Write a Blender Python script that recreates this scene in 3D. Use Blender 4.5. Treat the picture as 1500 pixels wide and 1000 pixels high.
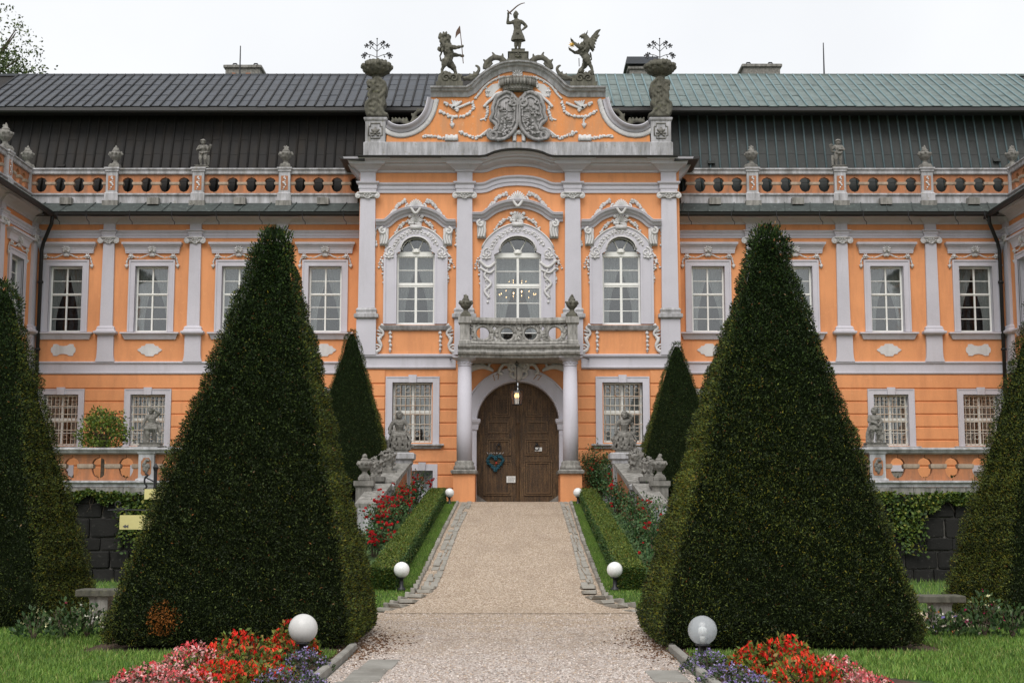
import bpy, math, random
import numpy as np
from mathutils import Vector, Matrix

R = math.radians
rng = random.Random(7)
nrg = np.random.default_rng(11)
scene = bpy.context.scene
for o in list(bpy.data.objects):
    bpy.data.objects.remove(o)
COL = scene.collection

# ------------------------------------------------------------------ camera
FPX = 2050.0                      # focal length in photo pixels (1500 wide)
PITCH = math.atan(250.0 / FPX)
EYE = 1.6
camd = bpy.data.cameras.new('camera')
cam = bpy.data.objects.new('camera', camd)
COL.objects.link(cam)
camd.sensor_width = 36.0
camd.lens = FPX / 1500.0 * 36.0
camd.clip_end = 3000.0
cam.location = (0, 0, EYE)
cam.rotation_euler = (math.pi / 2 + PITCH, 0, 0)
scene.camera = cam

# ------------------------------------------------------------------ sky, sun, exposure
SUN_EL, SUN_AZ = R(52), R(192)
world = bpy.data.worlds.new('World')
scene.world = world
world.use_nodes = True
wn, wl = world.node_tree.nodes, world.node_tree.links
wn.clear()
w_out = wn.new('ShaderNodeOutputWorld')
w_bg = wn.new('ShaderNodeBackground')
w_sky = wn.new('ShaderNodeTexSky')
w_sky.sky_type = 'NISHITA'
w_sky.sun_disc = False
w_sky.sun_elevation = SUN_EL
w_sky.sun_rotation = SUN_AZ
w_mix = wn.new('ShaderNodeMixRGB')
w_mix.inputs[0].default_value = 0.93            # closed cloud deck in front of the clear sky
w_tc = wn.new('ShaderNodeTexCoord')
w_noise = wn.new('ShaderNodeTexNoise')
w_noise.inputs['Scale'].default_value = 3.0
w_noise.inputs['Detail'].default_value = 5
w_ramp = wn.new('ShaderNodeValToRGB')
w_ramp.color_ramp.elements[0].position = 0.3
w_ramp.color_ramp.elements[0].color = (6.15, 6.25, 6.4, 1)
w_ramp.color_ramp.elements[1].position = 0.7
w_ramp.color_ramp.elements[1].color = (7.0, 7.05, 7.1, 1)
wl.new(w_tc.outputs['Generated'], w_noise.inputs['Vector'])
wl.new(w_noise.outputs[0], w_ramp.inputs[0])
wl.new(w_sky.outputs[0], w_mix.inputs[1])
wl.new(w_ramp.outputs[0], w_mix.inputs[2])
wl.new(w_mix.outputs[0], w_bg.inputs[0])
w_bg.inputs[1].default_value = 0.1
wl.new(w_bg.outputs[0], w_out.inputs[0])

sund = bpy.data.lights.new('sun', 'SUN')
sund.energy = 1.5
sund.angle = R(40)
sund.color = (1.0, 0.97, 0.93)
sun = bpy.data.objects.new('sun', sund)
COL.objects.link(sun)
# SUN_AZ: sky rotation, 0 = +Y, clockwise seen from above
sdir = Vector((math.sin(SUN_AZ) * math.cos(SUN_EL), math.cos(SUN_AZ) * math.cos(SUN_EL), math.sin(SUN_EL)))
sun.rotation_euler = (-sdir).to_track_quat('-Z', 'Y').to_euler()
sun.location = (0, 0, 40)

vs = scene.view_settings
vs.view_transform = 'Standard'
vs.look = 'None'
vs.exposure = 0.60
vs.gamma = 1.0
vs.use_curve_mapping = False

# ------------------------------------------------------------------ pixel <-> place
CP, SP = math.cos(PITCH), math.sin(PITCH)
def ray(px, py):
    u, v = (px - 750) / FPX, (500 - py) / FPX
    return u, CP - v * SP, SP + v * CP
def at(px, py, Y):
    u, dy, dz = ray(px, py)
    t = Y / dy
    return Vector((u * t, Y, EYE + dz * t))
def on_ground(px, py, z=0.0):
    u, dy, dz = ray(px, py)
    t = (z - EYE) / dz
    return Vector((u * t, dy * t, z))
RAMP_Y0, RAMP_S, RAMP_Y1 = 22.9, 0.0998, 42.0
def ramp_z(y):
    return min(max(0.0, (y - RAMP_Y0) * RAMP_S), (RAMP_Y1 - RAMP_Y0) * RAMP_S)
def on_ramp(px, py):
    u, dy, dz = ray(px, py)
    t = (EYE + RAMP_S * RAMP_Y0) / (RAMP_S * dy - dz)
    return Vector((u * t, dy * t, EYE + dz * t))
class PL:
    """a facade plane at depth Y: photo measurements to metres"""
    def __init__(self, Y):
        self.Y = Y
        self.k = (at(751, 430, Y) - at(750, 430, Y)).x
    def x(self, px, py=430): return at(px, py, self.Y).x
    def z(self, py): return at(750, py, self.Y).z
    def p(self, px, py): return (self.x(px, py), self.z(py))

# ------------------------------------------------------------------ materials
def newmat(name):
    m = bpy.data.materials.new(name)
    m.use_nodes = True
    n, l = m.node_tree.nodes, m.node_tree.links
    b = n['Principled BSDF']
    return m, n, l, b
def coords(n, l, scale=(1, 1, 1), space='Object'):
    tc = n.new('ShaderNodeTexCoord')
    mp = n.new('ShaderNodeMapping')
    mp.inputs['Scale'].default_value = scale
    if space == 'World':
        g = n.new('ShaderNodeNewGeometry')
        l.new(g.outputs['Position'], mp.inputs[0])
    else:
        l.new(tc.outputs[space], mp.inputs[0])
    return mp.outputs[0]
def noise_tex(n, l, vec, scale, detail=4, rough=0.55):
    t = n.new('ShaderNodeTexNoise')
    t.inputs['Scale'].default_value = scale
    t.inputs['Detail'].default_value = detail
    t.inputs['Roughness'].default_value = rough
    l.new(vec, t.inputs['Vector'])
    return t.outputs[0]
def ramp(n, l, fac, stops):
    r = n.new('ShaderNodeValToRGB')
    els = r.color_ramp.elements
    while len(els) < len(stops): els.new(0.5)
    for e, (p, c) in zip(els, stops):
        e.position = p
        e.color = (*c, 1) if len(c) == 3 else c
    l.new(fac, r.inputs[0])
    return r.outputs[0]
def mixc(n, l, fac, a, b, mode='MIX'):
    m = n.new('ShaderNodeMixRGB')
    m.blend_type = mode
    for i, v in ((0, fac), (1, a), (2, b)):
        if hasattr(v, 'links'): l.new(v, m.inputs[i])
        elif i == 0: m.inputs[0].default_value = v
        else: m.inputs[i].default_value = (*v, 1)
    return m.outputs[0]
def bump(n, l, b, h, strength=0.3, dist=0.02):
    bp = n.new('ShaderNodeBump')
    bp.inputs['Strength'].default_value = strength
    bp.inputs['Distance'].default_value = dist
    l.new(h, bp.inputs['Height'])
    l.new(bp.outputs[0], b.inputs['Normal'])

def mat_stained(name, base, stain, amount=0.35, rough=0.8, fine=30, big=0.9, spots=None, streak=True, bstr=0.25, ss=1.0):
    """painted or bare mineral surface with blotches, rain streaks and grain"""
    m, n, l, b = newmat(name)
    v = coords(n, l, space='World')
    v2 = coords(n, l, (1.6 * ss, 1.6 * ss, 0.22 * ss ** 1.3), space='World')
    big_n = noise_tex(n, l, v, big, 6, 0.6)
    c0 = ramp(n, l, big_n, [(0.3, [x * 0.90 for x in base]), (0.7, [min(1, x * 1.06) for x in base])])
    st = noise_tex(n, l, v2 if streak else v, 1.7, 7, 0.65)
    f = ramp(n, l, st, [(0.62 - amount * 0.45, (0, 0, 0)), (0.80, (1, 1, 1))])
    c1 = mixc(n, l, f, c0, stain)
    if spots:
        sp = noise_tex(n, l, v, 9, 5, 0.7)
        fs = ramp(n, l, sp, [(0.60, (0, 0, 0)), (0.68, (1, 1, 1))])
        c1 = mixc(n, l, fs, c1, spots)
    fn = noise_tex(n, l, v, fine, 3, 0.6)
    c2 = mixc(n, l, 0.25, c1, ramp(n, l, fn, [(0.3, (0.6, 0.6, 0.6)), (0.7, (1, 1, 1))]), 'MULTIPLY')
    l.new(c2, b.inputs['Base Color'])
    b.inputs['Roughness'].default_value = rough
    bump(n, l, b, fn, bstr, 0.01)
    return m
def mat_flat(name, col, rough=0.6, metal=0.0, var=0.12):
    m, n, l, b = newmat(name)
    v = coords(n, l, space='World')
    nn = noise_tex(n, l, v, 14, 4)
    c = ramp(n, l, nn, [(0.3, [x * (1 - var) for x in col]), (0.7, [min(1, x * (1 + var)) for x in col])])
    l.new(c, b.inputs['Base Color'])
    b.inputs['Roughness'].default_value = rough
    b.inputs['Metallic'].default_value = metal
    return m
def mat_leaf(name, rough=0.55, spec=0.3, trans=0.0):
    m, n, l, b = newmat(name)
    a = n.new('ShaderNodeAttribute')
    a.attribute_name = 'Col'
    l.new(a.outputs['Color'], b.inputs['Base Color'])
    b.inputs['Roughness'].default_value = rough
    b.inputs['Specular IOR Level'].default_value = spec
    if trans:
        t = n.new('ShaderNodeBsdfTranslucent')
        l.new(a.outputs['Color'], t.inputs[0])
        mx = n.new('ShaderNodeMixShader')
        mx.inputs[0].default_value = trans
        l.new(b.outputs[0], mx.inputs[1]); l.new(t.outputs[0], mx.inputs[2])
        l.new(mx.outputs[0], n['Material Output'].inputs[0])
    return m
def mat_emit(name, col, strength):
    m, n, l, b = newmat(name)
    b.inputs['Base Color'].default_value = (*col, 1)
    b.inputs['Emission Color'].default_value = (*col, 1)
    b.inputs['Emission Strength'].default_value = strength
    return m

M = {}
M['orange'] = mat_stained('orange stucco', (0.785, 0.335, 0.142), (0.62, 0.26, 0.115), 0.36, 0.85, 45, 0.9, (0.80, 0.37, 0.165), ss=1.5)
M['orange_gable'] = mat_stained('rain stained gable stucco', (0.76, 0.30, 0.105), (0.50, 0.28, 0.16), 0.42, 0.9, 40, 1.2, (0.72, 0.42, 0.24), ss=1.6)
M['wood_light'] = mat_flat('worn oak moulding', (0.12, 0.066, 0.027), 0.6, 0, 0.4)
M['orange_old'] = mat_stained('weathered orange stucco', (0.52, 0.20, 0.085), (0.19, 0.11, 0.07), 0.65, 0.9, 30, 1.8, (0.42, 0.21, 0.12), ss=2.4)
M['trim'] = mat_stained('grey lilac paint', (0.575, 0.555, 0.605), (0.46, 0.445, 0.47), 0.2, 0.75, 40, 0.6)
M['trim_old'] = mat_stained('weathered grey paint', (0.55, 0.54, 0.56), (0.10, 0.097, 0.085), 0.6, 0.85, 25, 1.6, (0.30, 0.28, 0.22), ss=2.0)
M['relief'] = mat_stained('pale relief plaster', (0.66, 0.645, 0.64), (0.47, 0.45, 0.43), 0.35, 0.8, 40, 1.5)
M['stone'] = mat_stained('weathered sandstone', (0.37, 0.355, 0.325), (0.045, 0.042, 0.035), 0.75, 0.95, 22, 3.0, (0.13, 0.125, 0.10), bstr=0.7, ss=3.2)
M['stone_dark'] = mat_stained('lichen grey roof stone', (0.175, 0.165, 0.13), (0.035, 0.034, 0.026), 0.8, 0.95, 22, 3.5, (0.15, 0.15, 0.085), bstr=0.7, ss=3.5)
M['stone_pale'] = mat_stained('pale carved stone', (0.29, 0.275, 0.25), (0.06, 0.056, 0.047), 0.78, 0.95, 22, 3.5, (0.20, 0.19, 0.16), bstr=0.7, ss=3.5)
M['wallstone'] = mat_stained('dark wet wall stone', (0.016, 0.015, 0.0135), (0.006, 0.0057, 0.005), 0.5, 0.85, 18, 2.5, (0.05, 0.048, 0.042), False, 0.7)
M['mortar'] = mat_flat('lime mortar', (0.16, 0.15, 0.135), 0.95)
M['white'] = mat_flat('white window paint', (0.80, 0.79, 0.75), 0.45, 0, 0.04)
M['grille'] = mat_stained('white iron with rust', (0.62, 0.58, 0.50), (0.36, 0.16, 0.06), 0.5, 0.6, 40, 6, (0.40, 0.18, 0.07), False, 0.1)
M['iron'] = mat_flat('black iron', (0.025, 0.025, 0.027), 0.45, 0.4)
M['gutter'] = mat_flat('dark gutter metal', (0.018, 0.017, 0.016), 0.5, 0.2)
M['roof_dark'] = mat_stained('dark grey sheet roof', (0.056, 0.063, 0.076), (0.042, 0.043, 0.046), 0.45, 0.55, 12, 1.5, None, True, 0.12)
M['roof_green'] = mat_stained('green copper sheet roof', (0.155, 0.20, 0.19), (0.085, 0.10, 0.09), 0.5, 0.6, 12, 1.2, (0.13, 0.18, 0.165), True, 0.12)
M['roof_low'] = mat_stained('shaded brown black mansard sheet', (0.021, 0.0195, 0.019), (0.032, 0.025, 0.019), 0.35, 0.75, 12, 1.2, None, True, 0.12)  # shade of the steep slope put into a darker sheet colour
M['roof_lowgreen'] = mat_stained('shaded patinated mansard sheet', (0.048, 0.052, 0.050), (0.027, 0.028, 0.027), 0.6, 0.65, 12, 1.2, (0.055, 0.074, 0.072), True, 0.12)  # patina, with the steep slope's shade darkening the base colour
M['seam_dark'] = mat_flat('dark seam', (0.022, 0.022, 0.024), 0.7)
M['seam_low'] = mat_flat('dull copper seam', (0.085, 0.125, 0.135), 0.65)
M['balcony'] = mat_stained('rain blackened balcony stone', (0.50, 0.48, 0.45), (0.05, 0.047, 0.04), 0.72, 0.95, 22, 3.0, (0.26, 0.25, 0.22), bstr=0.7, ss=4.0)
M['arms'] = mat_stained('grey carved shields', (0.40, 0.385, 0.385), (0.12, 0.115, 0.105), 0.6, 0.95, 22, 3.5, (0.28, 0.265, 0.25), bstr=0.7, ss=3.5)
M['seam_green'] = mat_flat('blue green copper seam', (0.16, 0.235, 0.25), 0.6)
for q_ in ('roof_low', 'roof_lowgreen', 'wallstone'): M[q_].node_tree.nodes['Principled BSDF'].inputs['Specular IOR Level'].default_value = 0.3
M['skirt'] = mat_stained('skirt roof copper', (0.062, 0.078, 0.073), (0.022, 0.025, 0.024), 0.6, 0.6, 14, 3, (0.20, 0.235, 0.22), True, 0.12, 2.5)
M['interior'] = mat_flat('dim room', (0.035, 0.035, 0.036), 0.9)
def mat_lace():
    m, n, l, b = newmat('lace curtain')
    b.inputs['Base Color'].default_value = (.78, .78, .76, 1); b.inputs['Roughness'].default_value = .95
    t = n.new('ShaderNodeBsdfTransparent')
    vo = n.new('ShaderNodeTexVoronoi'); vo.inputs['Scale'].default_value = 16; l.new(coords(n, l, space='World'), vo.inputs['Vector'])
    f = ramp(n, l, vo.outputs['Distance'], [(.16, (.10, .10, .10)), (.34, (.30, .30, .30))])
    mx = n.new('ShaderNodeMixShader'); l.new(f, mx.inputs[0]); l.new(b.outputs[0], mx.inputs[1]); l.new(t.outputs[0], mx.inputs[2])
    l.new(mx.outputs[0], n['Material Output'].inputs[0])
    return m
M['curtain'] = mat_lace()
M['lead'] = mat_flat('aged chimney render', (0.20, 0.19, 0.17), 0.9, 0, 0.4)
M['paper'] = mat_flat('white notice paper', (0.75, 0.75, 0.72), 0.7, 0, 0.03)
M['ink'] = mat_flat('dark print', (0.12, 0.12, 0.12), 0.8, 0, 0.03)
M['date'] = mat_flat('faded ochre paint', (0.36, 0.20, 0.11), 0.8, 0, 0.05)
M['yellow'] = mat_flat('pale yellow enamel', (0.74, 0.68, 0.30), 0.4, 0, 0.03)
M['gold'] = mat_flat('gilding', (0.55, 0.33, 0.06), 0.4, 0.4)
M['rust'] = mat_flat('rusty sheet', (0.10, 0.055, 0.035), 0.7)
M['kerb'] = mat_stained('kerb stone', (0.30, 0.285, 0.255), (0.13, 0.12, 0.10), 0.5, 0.95, 25, 2, None, False, 0.5)
M['cobble'] = mat_stained('cobble stone', (0.33, 0.31, 0.27), (0.19, 0.17, 0.14), 0.5, 0.9, 25, 3, (0.24, 0.225, 0.17), False, 0.5)
M['bark'] = mat_flat('bark', (0.09, 0.065, 0.045), 0.9, 0, 0.3)
M['leaf'] = mat_leaf('leaf')
M['yew'] = mat_leaf('yew needles', 0.6, 0.2)
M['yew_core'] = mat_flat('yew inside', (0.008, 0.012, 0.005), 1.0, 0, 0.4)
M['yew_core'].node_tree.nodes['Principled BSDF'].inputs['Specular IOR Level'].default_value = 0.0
M['petal'] = mat_leaf('petal', 0.6, 0.2, 0.25)
M['ribbon'] = mat_flat('teal ribbon', (0.006, 0.07, 0.10), 0.5)
M['glow'] = mat_emit('lamp flame', (1.0, 0.58, 0.18), 2.6)
M['bulb'] = mat_emit('chandelier bulb', (1.0, 0.62, 0.28), 9.0)

def mat_glass(name, refl=0.13, tint=(0.76, 0.78, 0.78)):
    m, n, l, b = newmat(name)
    t = n.new('ShaderNodeBsdfTransparent'); t.inputs[0].default_value = (*tint, 1)
    g = n.new('ShaderNodeBsdfGlossy'); g.inputs['Roughness'].default_value = 0.04
    v = coords(n, l, space='World')
    nz = noise_tex(n, l, v, 1.1, 2)
    bp = n.new('ShaderNodeBump'); bp.inputs['Strength'].default_value = 0.08; bp.inputs['Distance'].default_value = 0.05
    l.new(nz, bp.inputs['Height']); l.new(bp.outputs[0], g.inputs['Normal'])
    mx = n.new('ShaderNodeMixShader'); mx.inputs[0].default_value = refl
    l.new(t.outputs[0], mx.inputs[1]); l.new(g.outputs[0], mx.inputs[2])
    l.new(mx.outputs[0], n['Material Output'].inputs[0])
    return m
M['glass'] = mat_glass('window glass', 0.14)
M['glass_dark'] = mat_glass('darker window glass', 0.045)
M['glass_lamp'] = mat_glass('lamp glass', 0.16, (.92, .93, .93))

def mat_globe():
    m, n, l, b = newmat('opal globe')
    b.inputs['Base Color'].default_value = (0.78, 0.78, 0.76, 1)
    b.inputs['Roughness'].default_value = 0.25
    b.inputs['Subsurface Weight'].default_value = 0.3
    b.inputs['Subsurface Radius'].default_value = (0.05, 0.05, 0.05)
    return m
M['globe'] = mat_globe()
M['globe_old'] = mat_stained('dusty opal globe', (0.60, 0.59, 0.57), (0.42, 0.41, 0.38), 0.3, 0.4, 60, 4, None, False, 0.05)

def mat_wood():
    m, n, l, b = newmat('old studded oak')
    v = coords(n, l, (1, 1, 0.12), space='World')
    w = noise_tex(n, l, v, 22, 6, 0.7)
    v2 = coords(n, l, space='World')
    w2 = noise_tex(n, l, v2, 1.8, 5, 0.6)
    c = ramp(n, l, w, [(0.3, (0.028, 0.014, 0.005)), (0.55, (0.125, 0.066, 0.025)), (0.75, (0.29, 0.17, 0.07))])
    c = mixc(n, l, 0.6, c, ramp(n, l, w2, [(0.35, (0.35, 0.33, 0.3)), (0.7, (1.0, 1.0, 1.0))]), 'MULTIPLY')
    l.new(c, b.inputs['Base Color'])
    b.inputs['Roughness'].default_value = 0.65
    bump(n, l, b, w, 0.4, 0.01)
    return m
M['wood'] = mat_wood()
M['stud'] = mat_flat('iron stud', (0.22, 0.14, 0.07), 0.5, 0.3)

def mat_gravel():
    """pinkish forecourt gravel that gives way gradually to the buff gravel of the ramp"""
    m, n, l, b = newmat('gravel')
    v = coords(n, l, space='World')
    cols = []
    vo = n.new('ShaderNodeTexVoronoi'); vo.inputs['Scale'].default_value = 46
    l.new(v, vo.inputs['Vector'])
    sep = n.new('ShaderNodeSeparateColor'); l.new(vo.outputs['Color'], sep.inputs[0])
    for tones in ([(0.40, 0.315, 0.27), (0.66, 0.57, 0.52), (0.80, 0.72, 0.67), (0.90, 0.84, 0.80)], [(0.31, 0.215, 0.135), (0.57, 0.445, 0.325), (0.71, 0.58, 0.45), (0.86, 0.76, 0.64)]):
        cols.append(ramp(n, l, sep.outputs[0], [(0.0, tones[0]), (0.30, tones[1]), (0.7, tones[2]), (1.0, tones[3])]))
    sx_ = n.new('ShaderNodeSeparateXYZ'); l.new(v, sx_.inputs[0])
    mr = n.new('ShaderNodeMapRange'); mr.inputs['From Min'].default_value = 14.0; mr.inputs['From Max'].default_value = 31.0
    l.new(sx_.outputs['Y'], mr.inputs['Value'])
    nz = noise_tex(n, l, v, 1.6, 5, 0.65)
    ad = n.new('ShaderNodeMath'); ad.operation = 'ADD'; l.new(mr.outputs[0], ad.inputs[0]); l.new(nz, ad.inputs[1])
    f = ramp(n, l, ad.outputs[0], [(0.55, (0, 0, 0)), (0.95, (1, 1, 1))])
    c = mixc(n, l, f, cols[0], cols[1])
    e = ramp(n, l, vo.outputs['Distance'], [(0.30, (1, 1, 1)), (0.75, (0.36, 0.30, 0.25))])
    c = mixc(n, l, 0.9, c, e, 'MULTIPLY')
    big = noise_tex(n, l, v, 0.75, 6, 0.7)
    f = ramp(n, l, big, [(0.50, (0, 0, 0)), (0.72, (.34, .34, .34))])
    c = mixc(n, l, f, c, (0.25, 0.175, 0.11))
    tr = noise_tex(n, l, coords(n, l, (1.5, .16, 1), space='World'), 1.3, 4, 0.6)      # faint wheel and foot tracks along the axis
    c = mixc(n, l, ramp(n, l, tr, [(0.52, (0, 0, 0)), (0.68, (.30, .30, .30))]), c, (0.30, 0.225, 0.165))
    l.new(c, b.inputs['Base Color'])
    b.inputs['Roughness'].default_value = 0.95
    inv = n.new('ShaderNodeMath'); inv.operation = 'SUBTRACT'; inv.inputs[0].default_value = 1
    l.new(vo.outputs['Distance'], inv.inputs[1])
    bump(n, l, b, inv.outputs[0], 0.8, 0.03)
    return m
M['gravel'] = M['gravel_ramp'] = mat_gravel()
def mat_ground(name, a, b2, c3, scale=5):
    m, n, l, b = newmat(name)
    v = coords(n, l, space='World')
    c = ramp(n, l, noise_tex(n, l, v, scale, 7, 0.7), [(0.3, a), (0.55, b2), (0.75, c3)])
    l.new(c, b.inputs['Base Color'])
    b.inputs['Roughness'].default_value = 0.95
    bump(n, l, b, noise_tex(n, l, v, 50, 4, 0.7), 0.8, 0.03)
    return m
M['turf'] = mat_ground('turf', (0.03, 0.06, 0.014), (0.06, 0.11, 0.025), (0.10, 0.15, 0.04))
M['soil'] = mat_ground('mulch', (0.035, 0.02, 0.012), (0.08, 0.045, 0.026), (0.15, 0.09, 0.05), 14)

# ------------------------------------------------------------------ mesh kit
WPOS = {}
class MB:
    def __init__(s): s.v, s.f, s.c = [], [], []
    def add(s, vs_, fs_, col=None):
        o = len(s.v)
        s.v.extend([tuple(p) for p in vs_])
        s.f.extend([tuple(i + o for i in f) for f in fs_])
        if col is not None: s.c.extend([col] * len(vs_))
        return s
    def box(s, x0, x1, y0, y1, z0, z1):
        return s.add([(x0, y0, z0), (x1, y0, z0), (x1, y1, z0), (x0, y1, z0), (x0, y0, z1), (x1, y0, z1), (x1, y1, z1), (x0, y1, z1)],
                     [(0, 3, 2, 1), (4, 5, 6, 7), (0, 1, 5, 4), (1, 2, 6, 5), (2, 3, 7, 6), (3, 0, 4, 7)])
    def prism_xz(s, poly, y0, y1):
        n = len(poly)
        a = sum(poly[i][0] * poly[(i + 1) % n][1] - poly[(i + 1) % n][0] * poly[i][1] for i in range(n))
        if a < 0: poly = poly[::-1]
        v = [(x, y0, z) for x, z in poly] + [(x, y1, z) for x, z in poly]
        f = [tuple(range(n)), tuple(range(2 * n - 1, n - 1, -1))]
        f += [((i + 1) % n, i, n + i, n + (i + 1) % n) for i in range(n)]
        return s.add(v, f)
    def prism_yz(s, prof, x0, x1):
        n = len(prof)
        v = [(x0, y, z) for y, z in prof] + [(x1, y, z) for y, z in prof]
        f = [tuple(range(n)), tuple(range(2 * n - 1, n - 1, -1))]
        f += [((i + 1) % n, i, n + i, n + (i + 1) % n) for i in range(n)]
        return s.add(v, f)
    def mould(s, x0, x1, yf, yb, prof, full=False, sx=1.0):
        """rectangular block x0..x1, front yf, back yb with a mitred moulding; prof = [(projection, z)] upwards"""
        v, f = [], []
        for p, z in prof:
            b = yb + (p if full else 0)
            v += [(x0 - p * sx, yf - p, z), (x1 + p * sx, yf - p, z), (x1 + p * sx, b, z), (x0 - p * sx, b, z)]
        for i in range(len(prof) - 1):
            o = i * 4
            for k in range(4):
                k2 = (k + 1) % 4
                f.append((o + k, o + k2, o + 4 + k2, o + 4 + k))
        f.append((3, 2, 1, 0)); o = len(v) - 4; f.append((o, o + 1, o + 2, o + 3))
        return s.add(v, f)
    def sweep(s, path, prof, yb, closed=False):
        """moulding along a path [(x,z)] on the plane y = yb; prof = [(offset along the normal, depth)] closed loop"""
        P = [Vector((a, b)) for a, b in path]
        n, m = len(P), len(prof)
        v, f = [], []
        for i in range(n):
            a = P[i] - P[i - 1] if i > 0 or closed else P[1] - P[0]
            b = P[(i + 1) % n] - P[i] if i < n - 1 or closed else P[-1] - P[-2]
            a.normalize(); b.normalize()
            t = (a + b)
            if t.length < 1e-6: t = b.copy()
            t.normalize()
            nn = Vector((-t.y, t.x))
            sc = 1.0 / max(0.45, nn.dot(Vector((-b.y, b.x))))
            for o, d in prof:
                q = P[i] + nn * o * sc
                v.append((q.x, yb - d, q.y))
        for i in range(n if closed else n - 1):
            j = (i + 1) % n
            for k in range(m):
                k2 = (k + 1) % m
                f.append((i * m + k, j * m + k, j * m + k2, i * m + k2))
        if not closed:
            f.append(tuple(range(m))); f.append(tuple(range(n * m - 1, (n - 1) * m - 1, -1)))
        return s.add(v, f)
    def strip(s, inner, outer, yf, yb):
        """flat band between two matching outlines (arch rings, surrounds)"""
        n = len(inner)
        v = [(x, yf, z) for x, z in inner] + [(x, yf, z) for x, z in outer] + [(x, yb, z) for x, z in inner] + [(x, yb, z) for x, z in outer]
        f = []
        for i in range(n - 1):
            f += [(i, i + 1, n + i + 1, n + i), (i + 1, i, 2 * n + i, 2 * n + i + 1), (n + i, n + i + 1, 3 * n + i + 1, 3 * n + i)]
        f += [(0, n, 3 * n, 2 * n), (n - 1, 2 * n - 1, 4 * n - 1, 3 * n - 1)]
        return s.add(v, f)
    def tube(s, pts, rad, n=6, ysq=1.0, cap=True):
        P = [Vector(p) for p in pts]
        if not hasattr(rad, '__len__'): rad = [rad] * len(P)
        v, f = [], []
        up = Vector((0, 1, 0))
        for i, p in enumerate(P):
            t = (P[min(i + 1, len(P) - 1)] - P[max(i - 1, 0)])
            if t.length < 1e-9: t = Vector((0, 0, 1))
            t.normalize()
            u = up if abs(t.dot(up)) < 0.95 else Vector((1, 0, 0))
            a = t.cross(u).normalized(); b = t.cross(a).normalized()
            for k in range(n):
                q = 2 * math.pi * k / n
                d = a * math.cos(q) + b * math.sin(q)
                d = d * rad[i]; d.y *= ysq
                v.append(tuple(p + d))
        for i in range(len(P) - 1):
            for k in range(n):
                k2 = (k + 1) % n
                f.append((i * n + k, i * n + k2, (i + 1) * n + k2, (i + 1) * n + k))
        if cap:
            f.append(tuple(range(n - 1, -1, -1))); f.append(tuple(range((len(P) - 1) * n, len(P) * n)))
        return s.add(v, f)
    def lathe(s, cx, cy, prof, n=14, sq=1.0):
        v, f = [], []
        for r, z in prof:
            for k in range(n):
                q = 2 * math.pi * (k + 0.5) / n
                v.append((cx + r * math.cos(q), cy + r * math.sin(q) * sq, z))
        for i in range(len(prof) - 1):
            for k in range(n):
                k2 = (k + 1) % n
                f.append((i * n + k, i * n + k2, (i + 1) * n + k2, (i + 1) * n + k))
        f.append(tuple(range(n - 1, -1, -1))); o = (len(prof) - 1) * n; f.append(tuple(range(o, o + n)))
        return s.add(v, f)
    def blob(s, c, r, sub=1, jit=0.0, col=None):
        if not hasattr(r, '__len__'): r = (r, r, r)
        V, F = ICO[sub]
        return s.add([(c[0] + x * r[0] * (1 + jit * (rng.random() - .5)), c[1] + y * r[1] * (1 + jit * (rng.random() - .5)), c[2] + z * r[2] * (1 + jit * (rng.random() - .5))) for x, y, z in V], F, col)
    def capsule(s, a, b, ra, rb, n=10):
        s.tube([a, b], [ra, rb], n)
        s.blob(a, ra, 1); s.blob(b, rb, 1)
        return s
    def mesh(s, name, origin):
        me = bpy.data.meshes.new(name)
        me.from_pydata([(x - origin[0], y - origin[1], z - origin[2]) for x, y, z in s.v], [], s.f)
        if s.c and len(s.c) == len(s.v):
            a = me.color_attributes.new('Col', 'FLOAT_COLOR', 'POINT')
            a.data.foreach_set('color', np.array([(*c, 1) for c in s.c], dtype=np.float32).ravel())
        return me
    def base(s):
        a = np.array(s.v)
        return ((a[:, 0].min() + a[:, 0].max()) / 2, (a[:, 1].min() + a[:, 1].max()) / 2, a[:, 2].min())
    def build(s, name, mat, parent=None, smooth=False, origin=None, recalc=True):
        o_ = origin or s.base()
        me = s.mesh(name, o_)
        me.materials.append(mat)
        if recalc: fix_normals(me)
        if smooth: me.shade_smooth()
        return link(name, me, o_, parent)
import bmesh
def fix_normals(me):
    bm = bmesh.new(); bm.from_mesh(me)
    bmesh.ops.recalc_face_normals(bm, faces=bm.faces)
    bm.to_mesh(me); bm.free()
def _ico(sub):
    bm = bmesh.new(); bmesh.ops.create_icosphere(bm, subdivisions=sub, radius=1)
    V = [tuple(v.co) for v in bm.verts]; F = [tuple(v.index for v in f.verts) for f in bm.faces]
    bm.free(); return V, F
ICO = {1: _ico(1), 2: _ico(2), 3: _ico(3), 4: _ico(4)}
def link(name, me, origin, parent=None):
    o = bpy.data.objects.new(name, me)
    COL.objects.link(o)
    WPOS[o] = Vector(origin)
    if parent is not None:
        o.parent = parent
        o.location = Vector(origin) - WPOS[parent]
    else:
        o.location = origin
    return o
def tag(o, label=None, cat=None, group=None, kind=None):
    if label: o['label'] = label
    if cat: o['category'] = cat
    if group: o['group'] = group
    if kind: o['kind'] = kind
    return o
def thing(name, label, cat, loc, group=None):
    o = bpy.data.objects.new(name, None)
    COL.objects.link(o)
    o.empty_display_size = 0.2
    o.location = loc
    WPOS[o] = Vector(loc)
    return tag(o, label, cat, group)
KIDS = {}
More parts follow.
